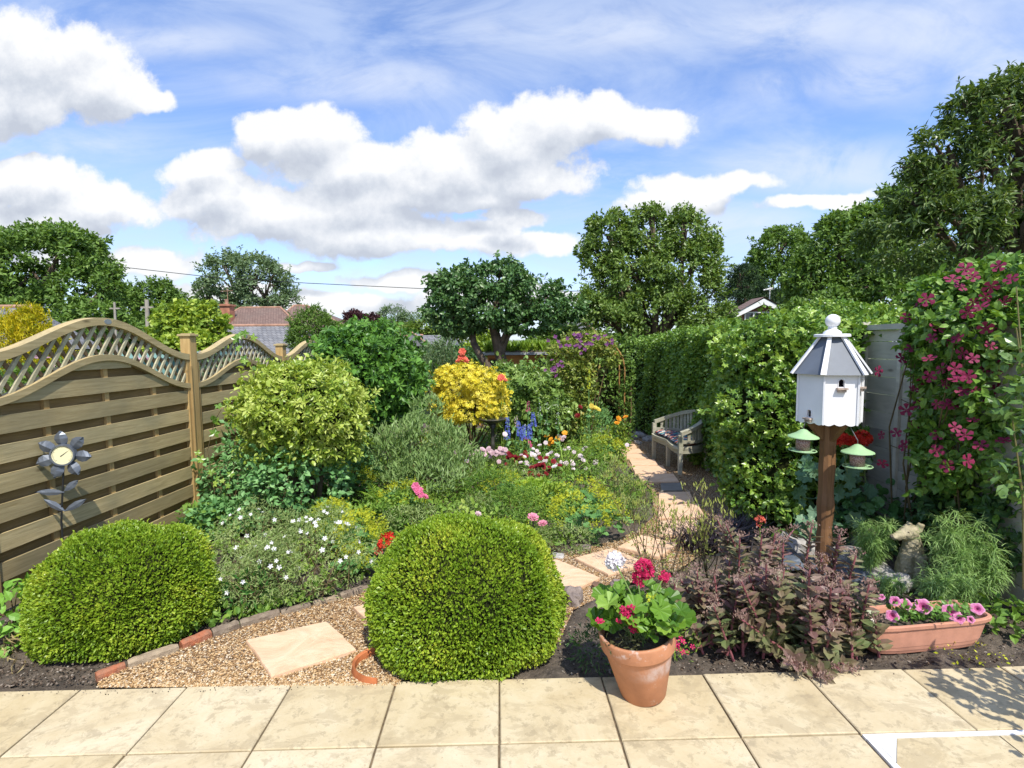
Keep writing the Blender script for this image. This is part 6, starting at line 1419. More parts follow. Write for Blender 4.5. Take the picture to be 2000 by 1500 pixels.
# ---- lower border plants
def clump(name, label, cat, px, py, w, h, n, size, mat, tm=OVAL, up=.6, group=None, stems=0, dep=None, core=False, grav=0., K=14, Y=None, cr=.38, fill=.5, rnd_n=.7, out=.5, part='foliage'):
    """a plant whose foot stands at image point (px, py): w, h in picture pixels"""
    g = gnd(px, py) if Y is None else gp(px, Y); k = g[1]/F; r = np.array([w*k/2, (dep or w*k*.4), h*k*.55]); c = g+np.array([0, r[1]*.3, h*k*.45])
    root = thing(name, label, cat, g, group); P, O = sample([(c, r)], n, K, cr, fill, inner=.7); mb = MB(); leaves(mb, P, O, size, tm, up=up, grav=grav, rnd_n=rnd_n, out=out); mb.obj(part, mat, root, world=True)
    if stems:
        mb = MB()
        for _ in range(stems): e = c+rvec(1)[0]*r*.8; e[2] = max(e[2], g[2]+.05); s_ = g+rng.normal(size=3)*[r[0]*.35, r[1]*.3, 0]; mb.tube([s_, (s_+e)/2, e], [.005, .004, .002], 5)
        mb.obj('stems', TWIG, root, world=True)
    return root, c, r
def topscatter(c, r, n, lo=.35, f=1.02):
    d = rvec(n*6); d = d[d[:, 2] > lo][:n]; return c+d*r*f, d
M_MINT = leafmat('mint_leaf', [(0.0686, 0.196, 0.0587), (0.138, 0.304, 0.0979), (0.216, 0.421, 0.147), (0.352, 0.587, 0.235)], .25, .5, .35)
M_LOW = leafmat('border_green', [(.06,.13,.02),(.11,.22,.035),(.18,.31,.045),(.28,.41,.065),(.44,.50,.12)] or [(0.058, 0.131, 0.0217), (0.116, 0.217, 0.0362), (0.203, 0.319, 0.058), (0.348, 0.45, 0.116)], .28, .5, .3, .6, 1.6)
M_GRY = leafmat('grey_green', [(.14,.22,.06),(.23,.32,.10),(.34,.43,.16),(.48,.55,.26)] or [(0.131, 0.203, 0.0725), (0.217, 0.304, 0.116), (0.334, 0.435, 0.174), (0.493, 0.58, 0.275)], .28, .55, .3)
M_LMG = leafmat('ladys_mantle', [(0.0725, 0.189, 0.0508), (0.131, 0.29, 0.0798), (0.203, 0.392, 0.116)], .28, .5, .35)
M_CHT = leafmat('chartreuse_froth', [(0.314, 0.381, 0.0224), (0.538, 0.582, 0.0336), (0.739, 0.739, 0.0784)], .3, .6, .25)
# ground layer of low leaves over the bed
poly = np.array([gnd(*q)[:2] for q in [(430,1240),(735,1135),(960,1085),(1130,1075),(1215,1050),(1262,985),(1225,925),(1190,880),(1170,850),(900,850),(700,880),(420,940),(330,1090),(60,1260)]])
n = 24000; lo, hi = poly.min(0), poly.max(0); x = rng.uniform(lo[0], hi[0], n*3); y = lo[1]+(hi[1]-lo[1])*rng.random(n*3)**1.3; k_ = inside(poly, x, y); x, y = x[k_][:n], y[k_][:n]
dens = np.sin(x*6+y*3)*np.sin(y*5-x*4); k_ = dens > -.8; x, y = x[k_], y[k_]; hgt = (.05+.15*rng.random(len(x)))*(1+.8*np.sin(x*5)*np.sin(y*4))*np.clip((y-3.0)/1.5, .25, 1)
mb = MB(); P = np.stack([x, y, gz(y)+hgt], 1); leaves(mb, P, np.tile([0, 0, 1.], (len(P), 1)), .045, OVAL, up=.4, rnd_n=.9)
tag(mb.obj('ground_cover', M_LOW, origin=P.mean(0)), 'low mixed green foliage covering the soil of the flower border', 'ground cover', kind='stuff')

# mint / oregano
MB_ = 'green leafy clumps by the fence'
for i, (px, py, w, h, lab) in enumerate([(455,1015,130,150,'blue green leafy clump at the foot of the second fence post'),(540,1040,150,170,'leafy green mint clump under the variegated shrub'),(615,1020,130,150,'leafy green clump right of the mint, before the fern'),(470,985,90,170,'upright green clump against the second fence panel'),(420,1045,110,60,'low green clump beside the orange brown fence post'),(575,985,130,130,'shaded leafy clump among the variegated shrub stems'),(665,985,120,130,'shaded leafy clump between variegated and glossy shrubs')]):
    clump('mint_clump', lab, 'plant', px, py, w, h, 1250, .055, M_MINT, LEAFW, group=MB_, stems=12, up=.7)
# white flowered silene in front
for i, (px, py, w, h, lab) in enumerate([(600,1170,230,150,'sprawling grey green plant with small white flowers behind the gravel'),(500,1190,150,130,'white flowered sprawling plant next to the left box bush'),(500,1100,150,110,'white flowered plant behind the left box bush'),(620,1090,140,95,'white flowered plant below the mint clump')]):
    root, c, r = clump('campion', lab, 'plant', px, py, w, h, 2700, .030, M_GRY, LEAFN, up=.2, group='sprawling white campions', K=26, cr=.34, rnd_n=1., stems=25)
    P, d = topscatter(c, r, [26, 16, 14, 12][i], -.1, 1.05); P = P[P[:, 2] > gz(P[:, 1])+.02]; flowers_on(root, P, unit(d[:len(P)]+TOCAM(P)), [(FL5, 0, 1., 0), (FL5, .02, .6, .6)], .032, F_WHITE)
clump('hellebore', 'dark green palmate leaved plant between the left box bush and the campion', 'plant', 482, 1195, 80, 70, 120, .075, leafmat('dark_palmate', [(0.0435, 0.145, 0.029),(0.087, 0.232, 0.0435)]), LEAFN, up=.6)
clump('weed', 'bright green leafy plant at the left picture edge by the fence foot', 'plant', 20, 1270, 110, 130, 240, .055, leafmat('fresh_leaf', [(0.116, 0.275, 0.029),(0.203, 0.406, 0.058),(0.29, 0.522, 0.102)], .3), OVAL, stems=8)
clump('weed', 'dry straw coloured stems beside the left box bush foot', 'plant', 60, 1292, 90, 50, 60, .06, leafmat('straw', [(.3,.24,.1),(.45,.36,.18)], .1), T_leaf(.06), up=.1)
# lady's mantles
def mantle(label, px, py, w, h, nfl, side=0, name='ladys_mantle'):
    g = gnd(px, py); k = g[1]/F; root = thing(name, label, 'plant', g, 'ladys mantle plants'); r = np.array([w*k/2, w*k*.3, h*k*.5]); c = g+[0, 0, h*k*.3]
    n = 46; d = rvec(n); d[:, 2] = np.abs(d[:, 2]); P = c+d*r*[1, 1, .8]*rng.uniform(.6, 1.0, (n, 1)); mb = MB(); mb.inst(T_round(9, 27, .10, .15), P, rvec(n)*[1, 1, .2], unit(d*.5+[0, -.3, 1.]), .085*rng.uniform(.6, 1.2, n), rng.random(n)); mb.obj('foliage', M_LMG, root, world=True)
    mb = MB(); mb2 = MB()
    for i in range(nfl):
        d = rvec(1)[0]; d[2] = abs(d[2]); q = c+d*r*[1.0, .9, 1.2]+np.array([side*r[0]*.35, 0, r[2]*.35]); m = 42
        P = q+rng.normal(size=(m, 3))*.022; mb.inst(FL5, P, rvec(m), unit(rvec(m)+[0, 0, 1.]), .014*rng.uniform(.7, 1.4, m), rng.random(m)); mb2.tube([g+rng.normal(size=3)*[.03, .03, 0], q], .0018, 4)
    mb.obj('flower_sprays', M_CHT, root, world=True); mb2.obj('stems', M_LMG, root, world=True)
mantle("lady's mantle with round green leaves and yellow froth at the bend of the path", 1165, 1058, 150, 100, 34, -.8)
mantle("lime flowered lady's mantle left of the red geranium bloom", 710, 1095, 110, 90, 34, 0)
mantle("lime flowered lady's mantle beside the campion", 655, 1070, 90, 90, 30, 0)
mantle("small lime flowered lady's mantle under the silvery willow shrub", 690, 985, 90, 80, 26, 0)
mantle("small lime flowered lady's mantle low beside the campion", 690, 1125, 60, 60, 16, 0)
mantle("yellow flowered lady's mantle behind the one at the path bend", 1130, 1000, 110, 60, 26, .3)
mantle("lime flowered lady's mantle above the left shoulder of the round box bush", 790, 1010, 100, 70, 26, 0)
mantle("lime flowered lady's mantle in the middle of the border left of the lobed leaves", 985, 985, 90, 60, 24, 0)
mantle("lime flowered lady's mantle at the path edge near the far slabs", 1185, 905, 70, 50, 22, 0)
# fern
fr = thing('fern', 'yellow green fern between the mint and the silvery willow shrub', 'fern', gp(752, 5.1)); mb = MB()
for i in range(16):
    a = i*2.4; L = .42*rng.uniform(.7, 1.1); g = np.array(fr.location); prev = g
    for j in range(16):
        t = j/15; p = g+np.array([math.cos(a)*L*t*.7, math.sin(a)*L*t*.6, L*(1.15*t-.5*t*t)]); d = unit(p-prev+1e-6); prev = p; s_ = np.cross(d, [0, 0, 1.]); w = .085*math.sin(math.pi*min(1, t*.9+.12))
        for sg in (-1, 1): mb.inst(T_leaf(.22), [p], np.array([unit(s_*sg+d*.5)]), np.array([[0, 0, 1.]]), w, rng.random())
mb.obj('fronds', leafmat('fern_green', [(0.174, 0.319, 0.029),(0.319, 0.493, 0.058)], .35), fr, world=True)
# mixed border clumps
BD = 'leafy clumps of the middle border'
mids = [(760,1015,120,50,M_LOW,.04,LEAF,'low grey green clump behind the round box bush'),(860,1015,130,40,M_LOW,.045,LEAFN,'low dark clump directly above the round box bush'),(960,1000,130,80,M_LOW,.045,LEAFN,'narrow leaved clump behind the round box bush, left of the pink blooms'),(1050,1060,120,70,M_LOW,.035,LEAFN,'heathery low clump right of the round box bush'),(1010,960,110,80,M_GRY,.05,LEAFN,'grey green clump in the middle border'),(1050,980,90,60,leafmat('lime_maple', [(0.232, 0.377, 0.0435),(0.377, 0.551, 0.0725)], .35),.07,LOBED,'lime green lobed leaf clump in the middle border'),(900,960,120,90,M_LOW,.05,LEAFN,'olive green clump below the bird bath'),(960,930,120,60,M_GRY,.045,LEAFN,'grassy clump around the bird bath foot'),(1060,930,130,70,M_LOW,.04,LEAFN,'clump of fine leaves under the white pinks'),(1130,940,110,80,M_LOW,.04,LEAFN,'fine leaved clump left of the path'),(1180,905,80,60,M_YG,.04,LEAFW,'yellow green clump at the path edge opposite the bench'),(1195,960,70,60,M_GRY,.03,LEAFN,'grey feathery clump at the path edge'),(1160,880,90,80,M_MINT,.06,LEAFN,'mid green clump under the dark red bloom'),(1120,870,80,90,M_LOW,.07,LEAFN,'upright green clump right of the delphiniums'),(1020,880,90,50,M_LOW,.06,LEAFN,'green foliage clump at the foot of the delphiniums'),(900,900,100,80,M_MINT,.06,LEAFN,'mid green clump left of the bird bath'),(880,860,80,50,M_LOW,.07,T_leaf(.12),'strap leaved clump under the yellow shrub'),(1090,850,60,70,M_GRY,.12,T_leaf(.12),'upright iris leaves right of the delphiniums'),(1150,830,90,80,M_GRY,.09,LEAFN,'silvery arching leaves beside the arch')]
mids += [(1240,1020,60,50,M_GRY,.03,LEAFN,'feathery grey tuft at the inner curve of the path'),(1252,985,50,45,M_LOW,.03,LEAFN,'small green tuft between the grey tuft and the slabs'),(1225,975,60,50,M_GRY,.03,LEAFN,'grey tuft by the small black grass'),(960,985,80,45,MC['lime_maple'] if 'lime_maple' in MC else M_YG,.045,LEAFW,'lime green clump left of the lobed leaves'),(820,925,90,80,M_YG,.035,LEAF,'yellow green clump among the silvery willow stems'),(1090,1010,90,60,M_YG,.035,LEAFW,'yellow green clump under the middle grass blades'),(720,1050,110,60,M_LOW,.045,LEAF,'mid green clump behind the red geranium bloom'),(800,1045,110,50,M_GRY,.04,LEAFN,'grey green clump directly behind the left shoulder of the round box bush'),(760,960,100,90,M_LOW,.045,LEAFN,'green clump left of the small pink roses'),(850,960,90,80,M_MINT,.045,LEAFN,'mid green clump right of the small pink roses'),(700,930,100,90,M_LOW,.045,LEAFN,'clump of fresh leaves below the glossy shrub'),(940,1030,100,60,M_GRY,.03,LEAFN,'fine grey foliage around the single lilac bloom'),(1000,1030,110,80,M_LOW,.04,LEAFN,'green clump below the lime lobed leaves'),(1100,1080,110,50,M_GRY,.03,LEAFN,'low heathery edge plant left of the path bend'),(1110,990,90,70,M_LOW,.04,LEAFN,'green clump above the yellow froth'),(1210,1010,60,60,M_LOW,.03,LEAFN,'small tuft spilling over the left path edge'),(1000,900,100,70,M_LOW,.045,LEAFN,'clump beneath the crimson pinks'),(850,920,110,90,M_GRY,.05,LEAFN,'silvery green clump left of the drift of pale pink flowers'),(1200,880,50,50,M_YG,.035,LEAFW,'small chartreuse tuft near the far slabs')]
for (px, py, w, h, mt, sz, tm, lab) in mids:
    if 860 < px < 1130 and 870 < py < 1000: h *= .55
    clump('border_plant', lab, 'plant', px, py, w, h, int(520+w*h*.13), sz, mt, tm, group=BD, stems=6, up=.35, rnd_n=.9, K=12)
# iris / grass blades
def blades(name, label, cat, px, py, h, n, mat, spread, Y=None, w=.05, bend=.6, grp=None):
    g = gnd(px, py) if Y is None else gp(px, Y); k = g[1]/F; root = thing(name, label, cat, g, grp); mb = MB(); P = g+rng.normal(size=(n, 3))*[spread*k*.5, spread*k*.3, 0]
    mb.inst(T_blade(w, bend), P, unit(rvec(n)*.45*[1, 1, .2]+[0, 0, 1.]), rvec(n), h*k*rng.uniform(.6, 1.1, n), rng.random(n)); mb.obj('blades', mat, root, world=True); return root
blades('iris', 'upright green iris leaves by the fence post', 'plant', 437, 1010, 75, 9, M_MINT, 12, w=.09, bend=.1)
blades('iris', 'upright sword leaves in front of the orange lily', 'plant', 910, 880, 60, 30, M_MINT, 60, w=.07, bend=.4)
blades('iris', 'upright sword leaves right of the delphiniums', 'plant', 1085, 880, 80, 26, M_GRY, 40, w=.06, bend=.4)
blades('ornamental_grass', 'tuft of lime grass in the middle of the border', 'grass', 920, 975, 60, 26, leafmat('lime_grass', [(0.29, 0.464, 0.058),(0.435, 0.609, 0.116)], .3), 26)
blades('ornamental_grass', 'tall lime grass blades left of the path', 'grass', 1100, 935, 80, 22, leafmat('lime_grass', []) if False else MC['lime_grass'], 50, w=.03)
M_BLK = leafmat('black_grass_leaf', [(.010, .008, .010), (.03, .022, .028), (.05, .03, .04)], .05, .4, .5)
blades('black_grass', 'black mondo grass tuft left of the sedum', 'grass', 1395, 1075, 78, 420, M_BLK, 60, w=.035, bend=.9, grp='black grass tufts'); blades('black_grass', 'black mondo grass tuft behind the sedum, nearer the hedge', 'grass', 1432, 1050, 60, 300, M_BLK, 50, w=.035, bend=.9, grp='black grass tufts'); blades('black_grass', 'small black grass tuft at the left edge of the path', 'grass', 1218, 950, 32, 160, M_BLK, 34, w=.05, bend=.9, grp='black grass tufts')
vn = thing('climbing_vine', 'young vine with light green lobed leaves climbing the second fence panel', 'climber', gp(425, 4.75)); mb = MB(); ml = MB()
for pts in ([(425,1010),(415,930),(405,880),(420,820),(432,800)], [(440,1000),(450,930),(470,880),(480,850)], [(500,770),(490,700),(470,680),(492,655)]):
    q = np.array([at(x, y, 4.78) for x, y in pts]); mb.tube(q, .0035, 5)
    for x, y in pts[1:]:
        for _ in range(3): p = at(x+rng.normal()*13, y+rng.normal()*12, 4.72); ml.inst(LOBED, [p], rvec(1)*[1, .3, 1], TOCAM(p[None])+rvec(1)*.3+[[0, 0, .3]], .085*rng.uniform(.6, 1.2), rng.random())
mb.obj('stems', TWIG, vn, world=True); ml.obj('foliage', M_IVY, vn, world=True)
# delphiniums
def spike(label, px, ptop, pbot, Y, mat, name='delphinium', grp='blue delphinium spikes', w=.030, m=90, fs=.028):
    g = gp(px+rng.normal()*3, Y); a, b_ = at(px, ptop, Y), at(px+rng.normal()*2, pbot, Y); root = thing(name, label, 'flower', g, grp)
    mb = MB(); t = rng.random(m); ang = rng.random(m)*6.28; rad = w*(.45+.55*t); P = a*(1-t)[:, None]+b_*t[:, None]+np.stack([np.cos(ang)*rad, np.sin(ang)*rad, 0*t], 1)
    O = np.stack([np.cos(ang), np.sin(ang), .3+0*t], 1); mb.inst(FL5, P, rvec(m), unit(O), fs*(.6+.5*t), rng.random(m)); mb.obj('flower_spike', mat, root, world=True)
    mb = MB(); mb.tube([g, b_, a-[0, 0, .01]], [.006, .005, .002], 6); mb.obj('stem', M_MINT, root, world=True)
    mb = MB(); n = 14; P = g+(b_-g)*rng.random((n, 1)); leaves(mb, P, rvec(n), .07, LOBED); mb.obj('leaves', M_MINT, root, world=True)
for px, t_, b_, Y, lab in [(991,815,858,7.0,'leftmost blue delphinium spike right of the bird bath'),(1012,822,850,7.0,'blue delphinium spike leaning second from the left'),(1024,830,858,6.9,'lowest blue delphinium spike'),(1034,828,856,7.1,'blue delphinium spike third from the left'),(1041,806,832,7.3,'tallest blue delphinium spike')]: spike(lab, px, t_, b_, Y, F_BLUE, w=.040, m=130)
spike('pink foxglove spike above the delphiniums', 1032, 783, 803, 7.6, F_HOT, 'foxglove', 'pink spires near the delphiniums', .03, 30); spike('pale pink spire directly behind the leftmost delphinium', 1008, 812, 835, 7.6, F_LILAC, 'foxglove', 'pink spires near the delphiniums', .03, 26)
for px, t_, b_, lab in [(1052,775,815,'white dotted flower spire nearest the yellow shrub'),(1068,785,830,'white dotted flower spire in the middle of the three'),(1090,772,832,'white dotted flower spire nearest the arch')]: spike(lab, px, t_, b_, 7.8, F_WHITE, 'white_spire', 'white dotted spires', .035, 20, .022)
spike('greenish flower spire before the arch foliage', 1151, 716, 760, 7.6, M_CHT, 'foxtail_lily', None, .022, 60, .03)
# flower clumps
def heads(label, name, px, py, pts, Y, size, mat, tm=DOUBLE, cat='flower', grp=None, lv=M_LOW, nl=60, sz=.04, up=.5):
    g = gnd(px, py) if Y is None else gp(px, Y); Yv = g[1]; root = thing(name, label, cat, g, grp); Yf = Yv-(.3 if Y is None else .1); size *= 1.25; q = np.array([at(x, y, Yf-.06*rng.random()) for x, y in pts]); flowers_on(root, q, bl(q, up), tm, size, mat)
    mb = MB()
    for p in q: mb.tube([g*[.55, .55, 1]+p*[.45, .45, 0], (g+p)/2+rng.normal(size=3)*.01, p-[0, 0, .004]], [.004, .003, .002], 5)
    mb.obj('stems', lv, root, world=True)
    if nl: mb = MB(); P = np.concatenate([g+(q-g)*rng.uniform(.1, .85, (len(q), 1))+rng.normal(size=q.shape)*.03 for _ in range(max(1, nl//len(q)))]); leaves(mb, P, rvec(len(P)), sz, LEAFN, up=.6); mb.obj('leaves', lv, root, world=True)
def jit(px, py, sx, sy, n): return [(px+rng.normal()*sx, py+rng.normal()*sy) for _ in range(n)]
GH = [(T_flower(5, .9, .12), z, s_, r_) for z, s_, r_ in ((0, 1, 0), (.05, .9, .6), (.12, .75, .2), (.18, .5, 1.))]
def ball_head(root, p, R_h, n, mat, fs, name='flower_head'):
    mb = MB(); d = rvec(n); d[:, 2] = d[:, 2]*.8+.15; d = unit(d); mb.inst(T_flower(5, .85, .18), p+d*R_h*rng.uniform(.7, 1.05, (n, 1)), rvec(n), d, fs*rng.uniform(.8, 1.2, n), rng.random(n)); return mb.obj(name, mat, root, world=True)
rg = thing('red_geranium', 'scarlet geranium bloom peeping over the left of the round box bush', 'flower', gp(752, 3.6)); ball_head(rg, at(755, 1058, 3.55), .062, 46, F_RED, .042); ball_head(rg, at(738, 1075, 3.52), .025, 10, F_CORAL, .035)
mb = MB(); mb.tube([rg.location, at(755, 1060, 3.56)], .005, 6); mb.obj('stem', M_LOW, rg, world=True)
heads('cluster of small hot pink roses low in the border', 'rose', 825, 985, [(812,950),(820,957),(822,966),(830,970),(816,960)], 4.7, .065, F_HOT, nl=30)
heads('pale pink double rose with a smaller darker pink one, above the round box bush', 'rose', 1055, 1050, [(1060,1023),(1041,1011)], None, .075, F_PINK, nl=30)
heads('single lilac bloom behind the top of the round box bush', 'rose', 934, 1040, [(934,1004)], None, .06, F_LILAC, nl=20)
heads('drift of pale pink flowers around the bird bath foot', 'phlox', 960, 900, jit(958, 886, 26, 6, 38), 6.1, .05, F_LILAC, GH, nl=60)
heads('white and blush pinks in the centre of the border', 'dianthus', 1070, 925, jit(1075, 890, 48, 16, 44), None, .05, fmat('petal_blush', (.74, .62, .64), (.84, .80, .80)), GH, nl=90)
heads('single white bloom above the pink rose cluster', 'dianthus', 893, 955, [(890,932),(912,900),(1083,912)], None, .055, F_WHITE, GH, nl=20)
heads('dark crimson flowered plant right of the bird bath foot', 'dark_dianthus', 1010, 920, jit(1008, 893, 11, 7, 22), None, .05, F_DRED, GH, nl=20)
heads('dark crimson leaved plant in the centre of the border', 'dark_dianthus', 1058, 945, jit(1055, 918, 12, 12, 26), None, .05, F_DRED, GH, nl=20)
heads('cluster of yellow and orange blooms beside the white pinks', 'gaillardia', 1078, 890, [(1068,852),(1076,858),(1082,864),(1090,856),(1073,866),(1103,846)], None, .075, F_ORG, GH, nl=20)
heads('magenta flower below the delphiniums', 'geranium', 1035, 895, [(1028,858),(1033,865),(1036,870)], None, .06, F_HOT, GH, nl=20)
heads('pink and white bloom right of the orange ones', 'rose', 1097, 890, [(1092,852),(1098,858),(1102,853)], None, .07, F_LILAC, nl=20)
heads('orange daylilies left of the bird bath under the yellow shrub', 'daylily', 932, 880, [(922,822),(930,828),(938,832),(926,836)], None, .10, F_ORG, [(FL6, 0, 1., 0)], nl=10)
heads('coral red rose on a tall stem above the yellow shrub', 'rose', 903, 0, [(903,687),(902,700),(898,706),(907,704)], 8.3, .13, F_CORAL, nl=40, sz=.07)
heads('orange bloom at the right side of the yellow shrub', 'rose', 980, 0, [(979,738),(985,742)], 7.4, .09, F_CORAL, nl=30, sz=.07)
heads('peach rose blooms at the left behind the yellow shrub', 'rose', 868, 0, [(865,708),(822,742)], 8.6, .09, F_CORAL, nl=20)
heads('dark red rose by the arch', 'rose', 1135, 880, [(1133,795),(1128,812)], None, .09, F_DRED, nl=60, sz=.07)
heads('pale yellow flat flower heads right of the dark red rose', 'achillea', 1160, 885, [(1155,793),(1163,797),(1168,800),(1158,800)], None, .075, F_YEL, GH, nl=60, sz=.07)
heads('peach roses at the foot of the arch\'s right leg', 'rose', 1222, 0, [(1205,826),(1222,815),(1208,818)], 8.6, .08, F_ORG, nl=20)

# ---- wiry plants beside the path
M_WRY = leafmat('wiry_seedhead', [(0.232, 0.29, 0.058), (0.392, 0.435, 0.116), (0.551, 0.551, 0.203)], .3, .6, .2)
STD = leafmat('dark_stem', [(.07, .05, .03), (.12, .09, .05)], 0, .7)
def wiry(label, px, py, top, wd, n):
    g = gnd(px, py); k = g[1]/F; root = thing('aquilegia', label, 'plant', g, 'wiry seed stems by the path'); mb = MB(); ml = MB()
    for i in range(n):
        e = g+np.array([rng.normal()*wd*k*.5, rng.normal()*wd*k*.25, (py-top)*k*rng.uniform(.65, 1.05)]); m = (g+e)/2+rng.normal(size=3)*.03; mb.tube([g+rng.normal(size=3)*[.03, .03, 0], m, e], [.0035, .0028, .0015], 5)
        for j in range(4):
            t = rng.uniform(.5, .95); p = m*(1-t)+e*t; q = p+rng.normal(size=3)*[.05, .04, .02]+[0, 0, .07]; mb.tube([p, q], [.002, .001], 4); c_ = 5
            P = q+rng.normal(size=(c_, 3))*.012; sh_ = MB(); sh_.inst(T_leaf(.3), P, unit(rvec(c_)*.4+[0, 0, 1.]), rvec(c_), .034*rng.uniform(.7, 1.3, c_), rng.random(c_)); sh_.obj('seed_head', M_WRY, root, world=True)
        P = g+(e-g)*rng.uniform(.05, .8, (16, 1))+rng.normal(size=(16, 3))*.03; ml.inst(T_leaf(.35), P, rvec(16)+[0, 0, .5], rvec(16), .028, rng.random(16))
    mb.obj('stems', STD, root, world=True); ml.obj('foliage', M_WRY, root, world=True)
wiry('wiry seed stems rising in front of the path bend', 1300, 1160, 985, 60, 7); wiry('tallest wiry seed stems over the stepping slabs', 1345, 1165, 935, 50, 6); wiry('wiry seed stems at the left edge of the path', 1215, 1010, 905, 60, 9); wiry('low wiry stems behind the crimson geranium', 1260, 1120, 985, 60, 8); wiry('sparse wiry stems left of the sedum', 1390, 1160, 1010, 50, 7)
clump('heather_clump', 'low dull purple green clump behind the clay pot', 'plant', 1330, 1180, 130, 80, 900, .024, leafmat('dull_purple', [(0.102, 0.087, 0.058),(0.203, 0.189, 0.102),(0.29, 0.246, 0.174)], .2), LEAFN, stems=20, up=.2, rnd_n=1)

# ---- sedum
M_SED = leafmat('sedum_leaf', [(.11, .17, .06), (.18, .22, .09), (.23, .19, .11), (.21, .115, .105), (.28, .19, .17)], .15, .35, .5, .45, 7, tint=(1.1, .9, .7))
M_SST = leafmat('sedum_stem', [(.22, .06, .08), (.30, .12, .12)], 0, .4, .4)
M_SHD = leafmat('sedum_head', [(.22, .12, .11), (.32, .21, .18), (.38, .29, .23)], .15, .6, .2)
def sedum(label, px, py, stems):
    g = gnd(px, py); root = thing('sedum', label, 'plant', g, 'purple sedum clumps'); mb = MB(); ml = MB()
    for (bx, by, tx, ty) in stems:
        b_ = gnd(bx, by); Yt = b_[1]+rng.normal()*.04-(.02 if ty < 1290 else .19); e = at(tx, ty, Yt); 
        if e[2] < b_[2]+.03: e[2] = b_[2]+.05
        L = np.linalg.norm(e-b_); m = (b_+e)/2+np.array([(e-b_)[0]*.12, 0, .03]); ts = np.linspace(0, 1, 9)[:, None]; path = (1-ts)**2*b_+2*ts*(1-ts)*m+ts**2*e; mb.tube(path, np.linspace(.0075, .0045, 9), 7)
        nn = max(6, int(L/.024)); 
        for j in range(nn):
            t = .16+.80*j/nn; i_ = t*8; i0 = int(i_); p = path[i0]*(1-i_+i0)+path[min(i0+1, 8)]*(i_-i0); d = unit(path[min(i0+1, 8)]-path[i0]); a = j*1.57+rng.normal()*.3; s1 = unit(np.cross(d, [.3, .8, .1])); s2 = np.cross(d, s1)
            sz = .080*(1-.5*abs(t-.4))*rng.uniform(.75, 1.2)
            for sg in (0, math.pi): q = s1*math.cos(a+sg)+s2*math.sin(a+sg); ml.inst(T_oval(.58, .10, .02), [p], np.array([unit(q+d*rng.uniform(.1, .7))]), np.array([unit(d-q*.2+rvec(1)[0]*.25)]), sz, min(1, max(0, .05+.7*t+rng.normal()*.22)))
        c_ = 46; hd = MB(); P = e+rng.normal(size=(c_, 3))*[.020, .020, .008]+[0, 0, .015]; hd.inst(T_leaf(.6), P, unit(rvec(c_)*.6+[0, 0, 1.]), rvec(c_), .013*rng.uniform(.6, 1.3, c_), rng.random(c_))
        for j in range(5): hd.tube([e, P[j*3]], .0018, 4)
        hd.obj('flower_head', M_SHD, root, world=True)
    mb.obj('stems', M_SST, root, world=True); ml.obj('foliage', M_SED, root, world=True)
def fan(cx, cy, n, sx, tops): 
    out = []
    for i in range(n):
        bx = cx+rng.normal()*sx*.35; by = cy+rng.normal()*10; out.append((bx, by, cx+(rng.random()*2-1)*sx, rng.uniform(*tops)))
    return out
sedum('left part of the purple sedum clump beside the clay pot', 1420, 1275, fan(1430, 1270, 19, 95, (1120, 1215))+[(1440,1240,1445,1050),(1470,1240,1488,1045),(1420,1240,1425,1095)])
sedum('middle of the purple sedum clump in front of the dovecote', 1540, 1280, fan(1540, 1278, 20, 95, (1095, 1220))+[(1520,1240,1530,1060),(1550,1240,1585,1030),(1570,1250,1605,1090),(1590,1302,1582,1180),(1600,1250,1635,1060)])
sedum('right part of the purple sedum clump spilling towards the trough', 1640, 1285, fan(1645, 1280, 17, 75, (1130, 1240))+[(1620,1250,1672,1085),(1600,1260,1640,1045),(1660,1270,1705,1160)])
sedum('far left shoots of the purple sedum clump behind the clay pot leaves', 1370, 1240, fan(1365, 1235, 15, 65, (1110, 1200)))
sedum('sedum stems flopping over the patio edge', 1595, 1300, [(1600,1298,1598,1330),(1606,1296,1640,1338),(1598,1298,1610,1342),(1598,1284,1570,1310),(1612,1285,1665,1312),(1602,1280,1615,1325),(1590,1286,1545,1296)])
sedum('upright far stems of the purple sedum clump by the black grass', 1500, 1180, fan(1490, 1180, 12, 90, (1010, 1080)))
rr = thing('red_geranium', 'small red bloom behind the purple sedum', 'flower', gnd(1485, 1100)); ball_head(rr, at(1484, 1017, rr.location[1]), .035, 22, F_CORAL, .032); mb = MB(); mb.tube([rr.location, at(1484, 1020, rr.location[1])], .004, 6); mb.obj('stem', M_LOW, rr, world=True)
clump('penstemon', 'bright green leafy plant behind the sedum, before the ivy hedge', 'plant', 1560, 1060, 110, 70, 260, .07, M_IVY, OVAL, stems=8)
